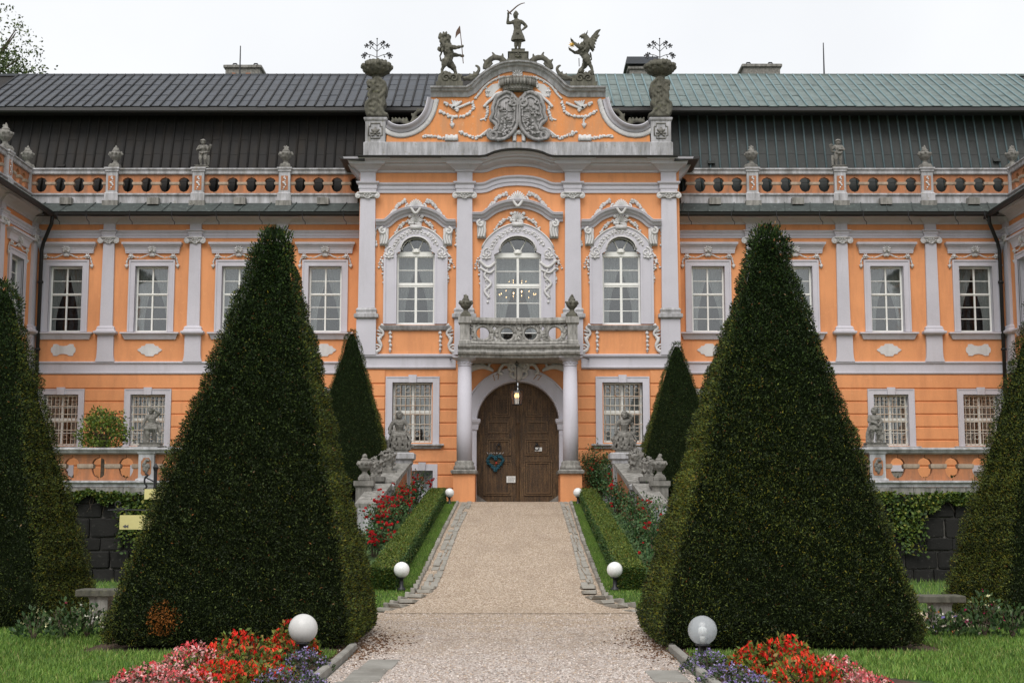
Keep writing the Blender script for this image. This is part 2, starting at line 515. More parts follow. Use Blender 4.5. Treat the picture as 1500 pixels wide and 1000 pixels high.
def copy_tree(o, parent=None, loc=None, rotz=None):
    c = o.copy(); COL.objects.link(c)
    if parent is not None: c.parent = parent
    if loc is not None: c.location = loc
    if rotz is not None: c.rotation_euler = (0, 0, rotz)
    WPOS[c] = (WPOS[parent] + c.location) if parent is not None else Vector(c.location)
    for ch in o.children:
        copy_tree(ch, c)
    return c
def remeshed(mb, voxel, name, mat, parent=None, origin=None, rough=0.0, seed=0):
    """fuse overlapping blobs and limbs into one continuous carved surface"""
    o_ = origin or mb.base()
    me = mb.mesh(name, o_); fix_normals(me)
    t = bpy.data.objects.new('tmp', me); COL.objects.link(t)
    md = t.modifiers.new('r', 'REMESH'); md.mode = 'VOXEL'; md.voxel_size = voxel; md.use_smooth_shade = True
    dg = bpy.context.evaluated_depsgraph_get()
    me2 = bpy.data.meshes.new_from_object(t.evaluated_get(dg))
    bpy.data.objects.remove(t)
    if rough:
        n = len(me2.vertices)
        co = np.empty(n * 3, np.float32); me2.vertices.foreach_get('co', co)
        no = np.empty(n * 3, np.float32); me2.vertices.foreach_get('normal', no)
        co = co.reshape(-1, 3); no = no.reshape(-1, 3)
        w = co / (voxel * 3.2) + seed
        d = np.sin(w[:, 0] * 1.9 + np.sin(w[:, 2] * 1.3)) * np.sin(w[:, 2] * 1.7 + 1.1 * np.sin(w[:, 1] * 1.6)) * np.cos(w[:, 1] * 1.4 + w[:, 0] * .6)
        co += no * (d * rough)[:, None]
        me2.vertices.foreach_set('co', co.ravel())
    me2.name = name
    me2.materials.clear(); me2.materials.append(mat)
    me2.shade_smooth()
    return link(name, me2, o_, parent)
def bez(p, n=12):
    """Catmull-Rom through 2D points"""
    P = [Vector(q) for q in p]
    P = [P[0] * 2 - P[1]] + P + [P[-1] * 2 - P[-2]]
    out = []
    for i in range(1, len(P) - 2):
        for k in range(n):
            t = k / n
            a, b, c, d = P[i - 1], P[i], P[i + 1], P[i + 2]
            out.append(0.5 * ((2 * b) + (c - a) * t + (2 * a - 5 * b + 4 * c - d) * t * t + (3 * b - a - 3 * c + d) * t ** 3))
    out.append(P[-2])
    return out
def taper(n, a, b=None, mid=None):
    return [a + ((b if b is not None else a) - a) * i / max(1, n - 1) for i in range(n)]

def quads_mesh(name, V, Ccol, mat, k=4):
    """V: (N,k,3) loose leaf faces, Ccol: (N,3)"""
    N = len(V)
    me = bpy.data.meshes.new(name)
    me.vertices.add(N * k); me.loops.add(N * k); me.polygons.add(N)
    me.vertices.foreach_set('co', V.astype(np.float32).ravel())
    me.loops.foreach_set('vertex_index', np.arange(N * k, dtype=np.int32))
    me.polygons.foreach_set('loop_start', np.arange(0, N * k, k, dtype=np.int32))
    a = me.color_attributes.new('Col', 'FLOAT_COLOR', 'POINT')
    c4 = np.ones((N, k, 4), np.float32); c4[:, :, :3] = Ccol[:, None, :]
    a.data.foreach_set('color', c4.ravel())
    me.materials.append(mat)
    me.update(calc_edges=True)
    me.validate()
    return me
def unit(a): return a / np.maximum(1e-9, np.linalg.norm(a, axis=-1, keepdims=True))
def leaves(P, D, L, W, g=None):
    """rhombic leaf per point: P base, D direction, L length, W width"""
    g = g or nrg
    N = len(P)
    D = unit(D)
    S = unit(np.cross(D, g.normal(size=(N, 3))))
    Nn = np.cross(D, S)
    L = np.broadcast_to(L, (N,))[:, None]; W = np.broadcast_to(W, (N,))[:, None]
    mid = P + D * L * 0.5 + Nn * L * 0.08
    return np.stack([P, mid + S * W / 2, P + D * L, mid - S * W / 2], 1)
def pick(g, N, cols, w):
    idx = g.choice(len(cols), N, p=np.array(w) / sum(w))
    c = np.array(cols)[idx]
    return c * g.uniform(0.7, 1.3, (N, 1))
# ================================================================== THE GROUND
def sheet(name, polys, mat, kind='structure', parent=None, thick=None):
    mb = MB()
    for p in polys:
        mb.add(p, [tuple(range(len(p)))])
    o = mb.build(name, mat, parent, origin=(0, 0, 0), recalc=False)
    for pl_ in o.data.polygons:
        if pl_.normal.z < 0: pl_.flip()
    if kind: o['kind'] = kind
    return o
ground = sheet('lawn_ground', [[(-400, -120, -0.012), (400, -120, -0.012), (400, 700, -0.012), (-400, 700, -0.012)]], M['turf'])
gravel = sheet('gravel_path', [[(-1.80, -6, 0), (1.80, -6, 0), (1.80, 16.6, 0), (-1.80, 16.6, 0)],
                               [(-2.3, 16.6, 0), (2.3, 16.6, 0), (2.5, 19.8, 0), (-2.5, 19.8, 0)],
                               [(-9.5, 19.8, 0), (9.5, 19.8, 0), (9.5, 22.92, 0), (-9.5, 22.92, 0)]], M['gravel'])
RZ1 = ramp_z(50)
bank = MB()
bank.prism_yz([(RAMP_Y0, -0.03), (RAMP_Y1, RZ1 - 0.008), (45.0, RZ1 - 0.008), (45.0, -0.3), (RAMP_Y0, -0.3)], -3.55, 3.55)
bank = bank.build('grass_bank', M['turf']); bank['kind'] = 'structure'

# ================================================================== THE PALACE
YW, YR, YA = 45.2, 44.0, 45.3
W, RS, AT = PL(YW), PL(YR), PL(YA)
def zat(py, Y): return at(750, py, Y).z
def xat(px, py, Y): return at(px, py, Y).x
CX = RS.x(758.5)                                  # facade axis
palace = thing('palace', 'orange and grey rococo palace with long mansard roofs and an arched gable over its portal', 'palace', (CX, 46.0, RZ1))

def wall_mb(x0, x1, z0, z1, y, holes, reveal=0.3):
    """wall face in the plane y with rectangular openings (hx0,hx1,hz0,hz1) and their reveals"""
    xs = sorted({x0, x1, *[h[0] for h in holes], *[h[1] for h in holes]})
    zs = sorted({z0, z1, *[h[2] for h in holes], *[h[3] for h in holes]})
    mb = MB()
    for i in range(len(xs) - 1):
        for j in range(len(zs) - 1):
            cx, cz = (xs[i] + xs[i + 1]) / 2, (zs[j] + zs[j + 1]) / 2
            if any(h[0] < cx < h[1] and h[2] < cz < h[3] for h in holes): continue
            mb.add([(xs[i], y, zs[j]), (xs[i + 1], y, zs[j]), (xs[i + 1], y, zs[j + 1]), (xs[i], y, zs[j + 1])], [(0, 1, 2, 3)])
    inh = lambda i, j: 0 <= i < len(xs) - 1 and 0 <= j < len(zs) - 1 and any(h[0] < (xs[i] + xs[i + 1]) / 2 < h[1] and h[2] < (zs[j] + zs[j + 1]) / 2 < h[3] for h in holes)
    rv = MB(); r = y + reveal
    for i in range(len(xs) - 1):
        for j in range(len(zs) - 1):
            if not inh(i, j): continue
            a, b, c, d = xs[i], xs[i + 1], zs[j], zs[j + 1]
            if not inh(i - 1, j): rv.add([(a, y, c), (a, y, d), (a, r, d), (a, r, c)], [(0, 1, 2, 3)])
            if not inh(i + 1, j): rv.add([(b, y, c), (b, r, c), (b, r, d), (b, y, d)], [(0, 1, 2, 3)])
            if not inh(i, j + 1): rv.add([(a, y, d), (b, y, d), (b, r, d), (a, r, d)], [(0, 1, 2, 3)])
            if not inh(i, j - 1): rv.add([(a, y, c), (a, r, c), (b, r, c), (b, y, c)], [(0, 1, 2, 3)])
    mb.rv = rv
    return mb
def put_wall(mb, T=None):
    if T:
        mb.v = [T(v) for v in mb.v]; mb.rv.v = [T(v) for v in mb.rv.v]
    o = mb.build('wall', M['orange'], palace, recalc=False)
    if mb.rv.v:
        q = mb.rv.build('window_reveals', M['trim'], o, recalc=False); q['kind'] = 'stuff'
def room(mb, x0, x1, z0, z1, y0, y1):
    mb.add([(x0, y0, z0), (x1, y0, z0), (x1, y1, z0), (x0, y1, z0), (x0, y0, z1), (x1, y0, z1), (x1, y1, z1), (x0, y1, z1)],
           [(0, 1, 2, 3), (4, 7, 6, 5), (2, 6, 7, 3), (1, 5, 6, 2), (0, 3, 7, 4)])
def curtain_mb(x0, x1, z0, z1, y, gather, seed=0, n=26, m=14, amp=0.018):
    """lace curtain from x0 (side) to x1 (middle) gathered towards x0 at the foot"""
    mb = MB(); r = random.Random(seed); ph = r.random() * 6
    v = []
    for j in range(m + 1):
        t = j / m                                   # 0 top .. 1 foot
        w = 1 - (1 - gather) * (math.sin(min(1, t * 1.15) * math.pi / 2) ** 1.6)
        for i in range(n + 1):
            u = i / n
            v.append((x0 + (x1 - x0) * u * w, y + amp * math.sin(u * 30 + ph) + 0.006 * math.sin(u * 71 + t * 3), z1 + (z0 - z1) * t))
    f = [(j * (n + 1) + i, j * (n + 1) + i + 1, (j + 1) * (n + 1) + i + 1, (j + 1) * (n + 1) + i) for j in range(m) for i in range(n)]
    return mb.add(v, f)
def sash(x0, x1, z0, z1, ztr, rows_u, rows_l, y, fr=0.055, bar=0.022, mul=0.05, tr=0.07, depth=0.06):
    """casement frame and the rectangles of its panes"""
    mb = MB(); panes = []
    yb = y + depth; xc = (x0 + x1) / 2
    mb.box(x0, x0 + fr, y, yb, z0, z1); mb.box(x1 - fr, x1, y, yb, z0, z1)
    mb.box(x0 + fr, x1 - fr, y, yb, z0, z0 + fr); mb.box(x0 + fr, x1 - fr, y, yb, z1 - fr, z1)
    mb.box(x0 + fr, x1 - fr, y - 0.015, yb, ztr - tr / 2, ztr + tr / 2)
    mb.box(x0 + fr, x1 - fr, y - 0.03, y - 0.015, ztr - tr * 0.15, ztr + tr * 0.2)
    for za, zb, rows in ((z0 + fr, ztr - tr / 2, rows_l), (ztr + tr / 2, z1 - fr, rows_u)):
        mb.box(xc - mul / 2, xc + mul / 2, y - 0.01, yb, za, zb)
        for xa, xb in ((x0 + fr, xc - mul / 2), (xc + mul / 2, x1 - fr)):
            for k in range(rows):
                pa, pb = za + (zb - za) * k / rows, za + (zb - za) * (k + 1) / rows
                if k: mb.box(xa, xb, y + 0.008, yb - 0.01, pa - bar / 2, pa + bar / 2)
                panes.append((xa - 0.004, xb + 0.004, pa + bar / 2 - 0.004 if k else pa - 0.004, pb - bar / 2 + 0.004 if k < rows - 1 else pb + 0.004))
    return mb, panes
PANE_ME = {}
def add_panes(parent, panes, y, mat):
    for a, b, c, d in panes:
        key = (round(b - a, 3), round(d - c, 3), mat.name)
        if key not in PANE_ME:
            me = MB().box(-(b - a) / 2, (b - a) / 2, 0, 0.004, 0, d - c).mesh('pane', (0, 0, 0))
            me.materials.append(mat); fix_normals(me); PANE_ME[key] = me
        p = link('pane', PANE_ME[key], ((a + b) / 2, y, c), parent)
        p.rotation_euler = (R(rng.uniform(-.25, .25)), 0, R(rng.uniform(-.35, .35)))

# ---- relief ornament kit (in the facade plane, standing proud of yb towards -y)
def rel_tube(mb, pts, rad, yb, n=6, sq=0.8):
    mb.tube([(p[0], yb - 0.35 * (rad if not hasattr(rad, '__len__') else rad[i]), p[1]) for i, p in enumerate(pts)], rad, n, sq)
def rel_garland(mb, pts, n, r, yb, seed=0, jit=0.5):
    g = random.Random(seed)
    n = int(n * 1.7); r = r * .82
    P = bez(pts, 10)
    L = [0]
    for i in range(1, len(P)): L.append(L[-1] + (P[i] - P[i - 1]).length)
    for k in range(n):
        s_ = L[-1] * k / max(1, n - 1); i = 0
        while i < len(L) - 2 and L[i + 1] < s_: i += 1
        q = P[i].lerp(P[i + 1], (s_ - L[i]) / max(1e-6, L[i + 1] - L[i]))
        rr = r * g.uniform(0.65, 1.25)
        mb.blob((q.x + g.uniform(-1, 1) * r * jit, yb - rr * 0.35, q.y + g.uniform(-1, 1) * r * jit), (rr, rr * 0.7, rr * g.uniform(.7, 1.2)), 1, 0.35)
def rel_scroll(mb, c, r0, turns, a0, yb, rad, hand=1, n=22):
    pts = []
    for i in range(n):
        t = i / (n - 1); q = a0 + hand * t * turns * 2 * math.pi
        pts.append((c[0] + r0 * (1 - 0.85 * t) * math.cos(q), c[1] + r0 * (1 - 0.85 * t) * math.sin(q)))
    rel_tube(mb, pts, [rad * (1 - 0.4 * i / n) for i in range(n)], yb)
def rel_shell(mb, c, r, yb, ribs=7, spread=150, rad=None):
    rad = rad or r * 0.16
    for k in range(ribs):
        q = R(90 - spread / 2 + spread * k / (ribs - 1))
        l = r * (1 - 0.25 * abs(k - (ribs - 1) / 2) / ((ribs - 1) / 2))
        rel_tube(mb, [(c[0] + l * 0.15 * math.cos(q), c[1] + l * 0.15 * math.sin(q)), (c[0] + l * 0.7 * math.cos(q), c[1] + l * 0.7 * math.sin(q)), (c[0] + l * math.cos(q), c[1] + l * math.sin(q))], [rad * 0.4, rad, rad * 0.8], yb)
    mb.blob((c[0], yb - rad, c[1]), (rad * 1.6, rad, rad * 1.3), 1)

# ---- wing storeys: heights shared by both wings and the returns
ZW = {k: W.z(p) for k, p in dict(top=300, arch_t=338, arch_b=349, str_t=530, str_b=548, gw_t=577.7, gw_b=652.5, uw_t=390, uw_b=486).items()}
XL, XR = W.x(50), W.x(1475)                        # inner corners of the courtyard
XRL, XRR = RS.x(525), RS.x(997)                    # the projecting middle
WIN_L, WIN_R = [96, 222, 349, 476], [1037.5, 1166, 1299.5, 1429.5]
PIL_L, PIL_R = [158, 285, 412], [1102.5, 1234.5, 1365]
k = W.k
uh = 24.3 * k                                      # half opening, upper windows
gh = 25.3 * k
Z0 = RZ1 - 0.2
for side, wins, xa, xb in (('l', WIN_L, XL, XRL), ('r', WIN_R, XRR, XR)):
    holes = []
    for p in wins:
        xc = W.x(p)
        holes += [(xc - uh, xc + uh, ZW['uw_b'], ZW['uw_t']), (xc - gh, xc + gh, ZW['gw_b'], ZW['gw_t'])]
    put_wall(wall_mb(xa - 0.3 * (side == 'l'), xb + 0.3 * (side == 'r'), Z0, ZW['top'], YW, holes, 0.36))

# ---- one upper window of the wings, then copies
def make_upper_window(px, dark=False):
    xc = W.x(px); y = YW
    z0, z1 = ZW['uw_b'], ZW['uw_t']
    ztr = W.z(430.5)
    mb, panes = sash(xc - uh + .01, xc + uh - .01, z0 + .005, z1 - .005, ztr, 2, 3, y + 0.15)
    o = mb.build('window', M['white'], palace, origin=(xc, y, z0))
    add_panes(o, panes, y + 0.185, M['glass_dark'] if dark else M['glass'])
    r_ = MB(); room(r_, xc - uh - .25, xc + uh + .25, z0 - .15, z1 + .1, y + .361, y + 1.7); r_.build('room', M['interior'], o, recalc=False)
    g1, g2 = (0.42, 0.22) if not dark else (0.25, 0.4)
    curtain_mb(xc - uh, xc + .02, z0 + .02, z1, y + .40, g1, 1).build('curtain', M['curtain'], o, True)
    curtain_mb(xc + uh, xc - .02, z0 + .02, z1, y + .42, g2, 2).build('curtain', M['curtain'], o, True)
    s = MB()
    oh, oz = 33.6 * k, W.z(381)
    inn = [(xc - uh, z0), (xc - uh, z1), (xc + uh, z1), (xc + uh, z0)]
    out = [(xc - oh, z0), (xc - oh, oz), (xc + oh, oz), (xc + oh, z0)]
    s.strip(inn, out, y - .05, y + .02)
    i2 = [(xc - oh + .05, z0), (xc - oh + .05, oz - .05), (xc + oh - .05, oz - .05), (xc + oh - .05, z0)]
    s.strip(i2, out, y - .075, y - .03)
    i3 = [(xc - uh - .0, z0), (xc - uh - .0, z1), (xc + uh, z1), (xc + uh, z0)]
    i4 = [(xc - uh - .03, z0), (xc - uh - .03, z1 + .03), (xc + uh + .03, z1 + .03), (xc + uh + .03, z0)]
    s.strip(i3, i4, y - .062, y - .03)
    s.build('surround', M['trim'], o)
    za, zb = W.z(497.5), W.z(487)
    MB().mould(xc - 36 * k, xc + 36 * k, y - .03, y + .02, [(0, za), (.03, za + .01), (.05, za + .06), (.09, zb - .08), (.13, zb - .06), (.15, zb - .05), (.15, zb - .005), (.13, zb)]).build('sill', M['trim'], o)
    za, zb = zat(371.5, y), zat(354.5, y - .2)
    MB().mould(xc - 38.3 * k, xc + 38.3 * k, y - .03, y + .02, [(0, za), (.04, za + .005), (.04, za + .03), (.05, za + .05), (.06, za + .12), (.09, za + .19), (.14, zb - .11), (.14, zb - .08), (.19, zb - .07), (.20, zb - .02), (.20, zb)], sx=.62).build('cornice', M['trim'], o)
    g = MB()
    rel_shell(g, (xc, W.z(367)), .17, y - .14, 9, 250, 0.022)
    g.blob((xc, y - .10, W.z(365)), (.14, .035, .13), 2)
    g.build('shell', M['relief'], o, True)
    g = MB()
    yo = y - .03
    for sx in (-1, 1):
        rel_garland(g, [(xc, W.z(372)), (xc + sx * 8 * k, W.z(374.5)), (xc + sx * 17 * k, W.z(378)), (xc + sx * 29 * k, W.z(376.5))], 17, .030, yo - .03, 3, .2)
        for q in range(6):
            a = q / 6 * 6.28
            g.blob((xc + sx * 31 * k + .06 * math.cos(a), yo - .05, W.z(376) + .06 * math.sin(a)), (.036, .03, .036), 1)
        g.blob((xc + sx * 31 * k, yo - .08, W.z(376)), (.05, .045, .05), 1)
        rel_garland(g, [(xc + sx * 34 * k, W.z(377)), (xc + sx * 36.5 * k, W.z(382)), (xc + sx * 37.5 * k, W.z(388))], 6, .04, yo - .0, 5, .3)
        rel_tube(g, [(xc + sx * 37.5 * k, W.z(388)), (xc + sx * 37.5 * k, W.z(393.5))], [.07, .015], yo)
    for q in range(3): rel_tube(g, [(xc, W.z(371)), (xc + (q - 1) * .07, W.z(376))], [.03, .04], yo - .02)
    g.build('garland', M['relief'], o, True)
    return o
def make_apron(px, kind):
    xc, zc = W.x(px), W.z(512.5); w, h = 18.2 * k, 9.2 * k
    if kind == 0:
        pts = [(-1, 0), (-.86, .22), (-.72, .36), (-.66, .62), (-.42, .66), (-.30, .98), (0, 1.0), (.30, .98), (.42, .66), (.66, .62), (.72, .36), (.86, .22), (1, 0),
               (.86, -.22), (.72, -.36), (.66, -.62), (.42, -.66), (.30, -.98), (0, -1), (-.30, -.98), (-.42, -.66), (-.66, -.62), (-.72, -.36), (-.86, -.22)]
    else:
        pts = [(-1, 0), (-.95, .40), (-.84, .52), (-.80, .92), (-.5, .95), (-.3, .70), (0, .62), (.3, .70), (.5, .95), (.80, .92), (.84, .52), (.95, .40), (1, 0),
               (.95, -.40), (.84, -.52), (.80, -.92), (.5, -.95), (.3, -.70), (0, -.62), (-.3, -.70), (-.5, -.95), (-.80, -.92), (-.84, -.52), (-.95, -.40)]
    MB().prism_xz([(xc + a * w, zc + b * h) for a, b in pts], YW - .022, YW + .01).build('apron_cartouche', M['relief'], palace)
protoU = make_upper_window(222)
protoUd = make_upper_window(96, True)
for i, p in enumerate(WIN_L + WIN_R):
    if p not in (222, 96):
        src = protoUd if p == 1429.5 else protoU
        copy_tree(src, palace, src.location + Vector((W.x(p) - W.x(96 if src is protoUd else 222), 0, 0)))
    make_apron(p, 1 if p in (96, 1429.5) else 0)

# ---- one grilled window of the ground floor
def make_grille(x0, x1, z0, z1, y, o, nv=8):
    g = MB()
    for i in range(nv):
        x = x0 + (x1 - x0) * (i + .5) / nv
        g.tube([(x, y, z0), (x, y, z1)], .013, 5)
        for t in (.12, .9, .96): g.blob((x, y, z0 + (z1 - z0) * t), .026, 1)
        if i < nv - 1 and i % 2 == 0:
            xm = x + (x1 - x0) / nv / 2; r_ = (x1 - x0) / nv * .5
            for zc in (z0 + .26, z1 - .22):
                g.tube([(xm + r_ * math.cos(a), y - .012, zc + r_ * 1.1 * math.sin(a)) for a in [q * math.pi / 6 for q in range(13)]], .009, 4, cap=False)
    for t in (.02, .30, .47, .62, .78, .985):
        z = z0 + (z1 - z0) * t
        g.box(x0 - .02, x1 + .02, y - .018, y + .006, z - .014, z + .014)
    return g.build('grille', M['grille'], o)
def make_ground_window(pl, px, half, pt, pb, outer, pot, y, opb):
    xc = pl.x(px, 600); z0, z1 = pl.z(pb), pl.z(pt)
    mb, panes = sash(xc - half + .01, xc + half - .01, z0 + .005, z1 - .005, pl.z((pt + pb) / 2 - .5), 2, 2, y + 0.17, .06, .022, .07, .13)
    o = mb.build('window', M['white'], palace, origin=(xc, y, z0))
    add_panes(o, panes, y + .20, M['glass'])
    r_ = MB(); room(r_, xc - half - .2, xc + half + .2, z0 - .1, z1 + .1, y + .361, y + 1.5); r_.build('room', M['interior'], o, recalc=False)
    curtain_mb(xc - half, xc + .05, z0, z1, y + .42, .75, 4).build('curtain', M['curtain'], o, True)
    curtain_mb(xc + half, xc - .05, z0, z1, y + .44, .5, 5).build('curtain', M['curtain'], o, True)
    oz, zb = pl.z(pot), pl.z(opb)
    s = MB()
    inn = [(xc - half, zb), (xc - half, z1), (xc + half, z1), (xc + half, zb)]
    out = [(xc - outer, zb), (xc - outer, oz), (xc + outer, oz), (xc + outer, zb)]
    s.strip(inn, out, y - .07, y + .02)
    i2 = [(xc - outer + .035, zb), (xc - outer + .035, oz - .035), (xc + outer - .035, oz - .035), (xc + outer - .035, zb)]
    s.strip(i2, out, y - .085, y - .03)
    s.build('surround', M['trim'], o)
    kh = 6.0 * pl.k
    MB().prism_xz([(xc - kh * .86, z1 - .01), (xc + kh * .86, z1 - .01), (xc + kh, oz + .05), (xc - kh, oz + .05)], y - .12, y - .06).build('keystone', M['trim'], o)
    zs = pl.z(opb)
    MB().mould(xc - outer - .03, xc + outer + .03, y - .05, y + .02, [(0, zs - .15), (.02, zs - .15), (.05, zs - .09), (.10, zs - .06), (.12, zs - .05), (.12, zs - .012), (.10, zs)]).build('sill', M['trim_old'], o)
    make_grille(xc - half + .03, xc + half - .03, z0 + .02, z1 - .02, y + .055, o)
    return o
protoG = make_ground_window(W, 213.5, gh, 577.7, 652.5, 34 * k, 569.7, YW, 653.5)
for p in WIN_L + WIN_R:                             # low basement openings under the grilled windows
    x = W.x(p); z1 = W.z(690)
    s = MB().strip([(x - 15 * k, Z0), (x - 15 * k, z1), (x + 15 * k, z1), (x + 15 * k, Z0)], [(x - 22 * k, Z0), (x - 22 * k, W.z(681)), (x + 22 * k, W.z(681)), (x + 22 * k, Z0)], YW - .08, YW + .02)
    o = s.build('basement_window', M['trim'], palace)
    MB().box(x - 15 * k, x + 15 * k, YW - .045, YW + .01, Z0, z1).build('window_board', M['lead'], o)
for p in WIN_L + WIN_R:
    if p == 222: continue
    copy_tree(protoG, palace, protoG.location + Vector((W.x(p) - W.x(213.5, 600), 0, 0)))
protoG.location.x += W.x(222) - W.x(213.5, 600)

# ---- rusticated courses of the ground floor
def courses(pl, y, xa, xb, gaps, grooves, jut=.035, gap=.035):
    for pa, pb in zip(grooves[:-1], grooves[1:]):
        z1, z0 = pl.z(pa) - gap / 2, pl.z(pb) + gap / 2
        cuts = sorted([g for g in gaps if g[2] < (z0 + z1) / 2 < g[3]])
        x = xa
        for g in cuts + [(xb, xb, 0, 0)]:
            if g[0] - x > .06:
                a, b = x, g[0]
                MB().add([(a, y, z0), (b, y, z0), (b, y, z1), (a, y, z1), (a + .0, y - jut, z0 + .018), (b, y - jut, z0 + .018), (b, y - jut, z1 - .018), (a, y - jut, z1 - .018)],
                         [(4, 5, 6, 7), (0, 1, 5, 4), (2, 3, 7, 6), (1, 2, 6, 5), (3, 0, 4, 7)]).build('rustic_course', M['orange'], palace)
            x = g[1]
GR_W = [548, 569.3, 588, 606.8, 625.6, 644.5, 663.5, 682.5, 701.5, 720.5]
for wins, xa, xb in ((WIN_L, XL, XRL), (WIN_R, XRR, XR)):
    gaps = [(W.x(p) - 34 * k, W.x(p) + 34 * k, W.z(657), W.z(567)) for p in wins] + [(W.x(p) - 22 * k, W.x(p) + 22 * k, 0, W.z(681)) for p in wins]
    courses(W, YW, xa, xb, gaps, GR_W)

# ---- pilasters, string course, entablature, gutter and skirt roof, built in a frame x along / y = 0 wall face
def volute_capital(mb, xc, hw, z0, z1, yf):
    h = z1 - z0
    mb.box(xc - hw * 1.08, xc + hw * 1.08, yf - .10, yf + .08, z1 - h * .22, z1)
    mb.box(xc - hw * .9, xc + hw * .9, yf - .06, yf + .08, z0 + h * .2, z1 - h * .22)
    for sx in (-1, 1):
        rel_scroll(mb, (xc + sx * hw * .98, z0 + h * .42), h * .40, 1.6, math.pi / 2, yf - .07, h * .14, -sx, 18)
        mb.blob((xc + sx * hw * .98, yf - .07, z0 + h * .42), (h * .36, .05, h * .36), 1)
    rel_garland(mb, [(xc - hw * .6, z0 + h * .55), (xc, z0 + h * .1), (xc + hw * .6, z0 + h * .55)], 9, h * .13, yf - .06, 8, .3)
    for q in (-1, 0, 1): mb.blob((xc + q * hw * .3, yf - .08, z0 + h * .66), (h * .13, .04, h * .14), 1)
def make_pilaster(px):
    xc = W.x(px); y = YW
    zp = {q: W.z(q) for q in (348, 357, 478, 485, 491, 530, 338)}
    s = MB()
    ht, hb = 8.2 * k, 9.3 * k
    s.prism_xz([(xc - hb, zp[478]), (xc + hb, zp[478]), (xc + ht, zp[357]), (xc - ht, zp[357])], y - .09, y + .02)
    o = s.build('pilaster', M['trim'], palace, origin=(xc, y, zp[530]))
    c = MB(); volute_capital(c, xc, 11.5 * k, zp[357] - .03, zp[348], y - .08); c.build('capital', M['relief'], o, True)
    b = MB()
    z4, z3, z2 = zp[491], zp[485], zp[478]
    b.mould(xc - 10 * k, xc + 10 * k, y - .10, y + .02, [(.0, z4 - .03), (.03, z4 - .01), (.05, z4), (.13, z4 + .03), (.15, z4 + .06), (.15, z3 - .02), (.09, z3), (.06, z3 + .05), (.06, z2 - .05), (.02, z2)])
    b.build('base', M['trim'], o)
    p = MB()
    p.prism_xz([(xc - 14.0 * k, zp[530]), (xc + 14.0 * k, zp[530]), (xc + 12.3 * k, zp[530] + .14), (xc + 11.8 * k, zp[530] + .3), (xc + 11.6 * k, z4 - .03), (xc - 11.6 * k, z4 - .03), (xc - 11.8 * k, zp[530] + .3), (xc - 12.3 * k, zp[530] + .14)], y - .11, y + .02)
    p.build('pedestal', M['trim'], o)
    e = MB()
    zt = zat(318, y - .4)
    e.mould(xc - 8.5 * k, xc + 8.5 * k, y - .10, y + .02, [(.02, zp[348] + .0), (.03, zp[348] + .1), (.05, zp[348] + .11), (.05, zp[338] - .06), (.10, zp[338] - .03), (.10, zp[338]), (.0, zp[338] + .012), (.0, zat(329, y)), (.05, zat(327, y)), (.22, zat(321, y)), (.38, zt)])
    e.build('entablature_block', M['trim'], o)
    return o
protoP = make_pilaster(158)
for p in PIL_L[1:] + PIL_R:
    copy_tree(protoP, palace, protoP.location + Vector((W.x(p) - W.x(158), 0, 0)))

SKZ1 = zat(295, YA - .1)
def entablature(x0, x1, T=None, y=YW, str_l=0, str_r=0):
    """string course, architrave, cornice, gutter and skirt roof of a wing"""
    def put(mb, name, mat, smooth=False):
        if T: mb.v = [T(v) for v in mb.v]
        return mb.build(name, mat, palace, smooth)
    za, zb = ZW['str_b'], ZW['str_t']
    put(MB().prism_yz([(y, za), (y - .05, za), (y - .07, za + .03), (y - .07, za + .06), (y - .04, za + .07), (y - .04, zb - .07), (y - .09, zb - .04), (y - .09, zb - .01), (y, zb + .02)], x0, x1), 'string_course', M['trim'])
    za, zb = ZW['arch_b'], ZW['arch_t']
    put(MB().prism_yz([(y, za), (y - .03, za), (y - .03, za + .07), (y - .05, za + .075), (y - .05, zb - .09), (y - .09, zb - .05), (y - .10, zb), (y, zb + .01)], x0, x1), 'architrave', M['trim'])
    z = [zat(q, YW) for q in (329, 326.5)]
    put(MB().prism_yz([(y, z[0]), (y - .04, z[0]), (y - .06, z[1]), (y - .16, zat(322, YW - .16)), (y - .34, zat(317.5, YW - .34)), (y - .42, zat(316.5, YW - .42)), (y - .45, zat(313, YW - .45)), (y - .60, zat(311, YW - .6)), (y - .60, zat(308, YW - .6)), (y + .2, zat(308, YW - .6))], x0, x1), 'cornice', M['trim'])
    zg = zat(312.5, YW - .70)
    g = MB().prism_yz([(y - .70 + .085 * math.cos(a), zg + .095 * math.sin(a)) for a in [math.pi + q * math.pi / 8 for q in range(9)]] + [(y - .60, zg + .03), (y - .80, zg + .03)], x0, x1)
    put(g, 'gutter', M['gutter'])
    zk = zg + .06
    put(MB().prism_yz([(y - .74, zk), (y - .72, zk + .012), (y + .05, SKZ1), (y + .05, SKZ1 - .1), (y - .6, zk - .02)], x0, x1), 'skirt_roof', M['skirt'])
    n = int((x1 - x0) / .86)
    for i in range(n + 1):
        x = x0 + (x1 - x0) * (i + .3) / (n + 1)
        put(MB().tube([(x - .10, y - .735, zk + .02), (x + .05, y + .02, SKZ1 + .01)], .014, 5), 'skirt_seam', M['skirt'])
entablature(XL, XRL)
entablature(XRR, XR)
# snow hooks hanging below the gutters
for px in (84, 127, 190, 252, 317, 380, 443, 503, 1008, 1071, 1137, 1200, 1264, 1330, 1398, 1442):
    x = xat(px, 315, YW - .75); z = zat(312, YW - .78)
    MB().tube([(x, YW - .79, z + .08), (x, YW - .80, z - .08), (x + .03, YW - .8, z - .22), (x + .10, YW - .8, z - .30), (x + .10, YW - .79, z - .38)], .013, 5).build('gutter_hook', M['iron'], palace)

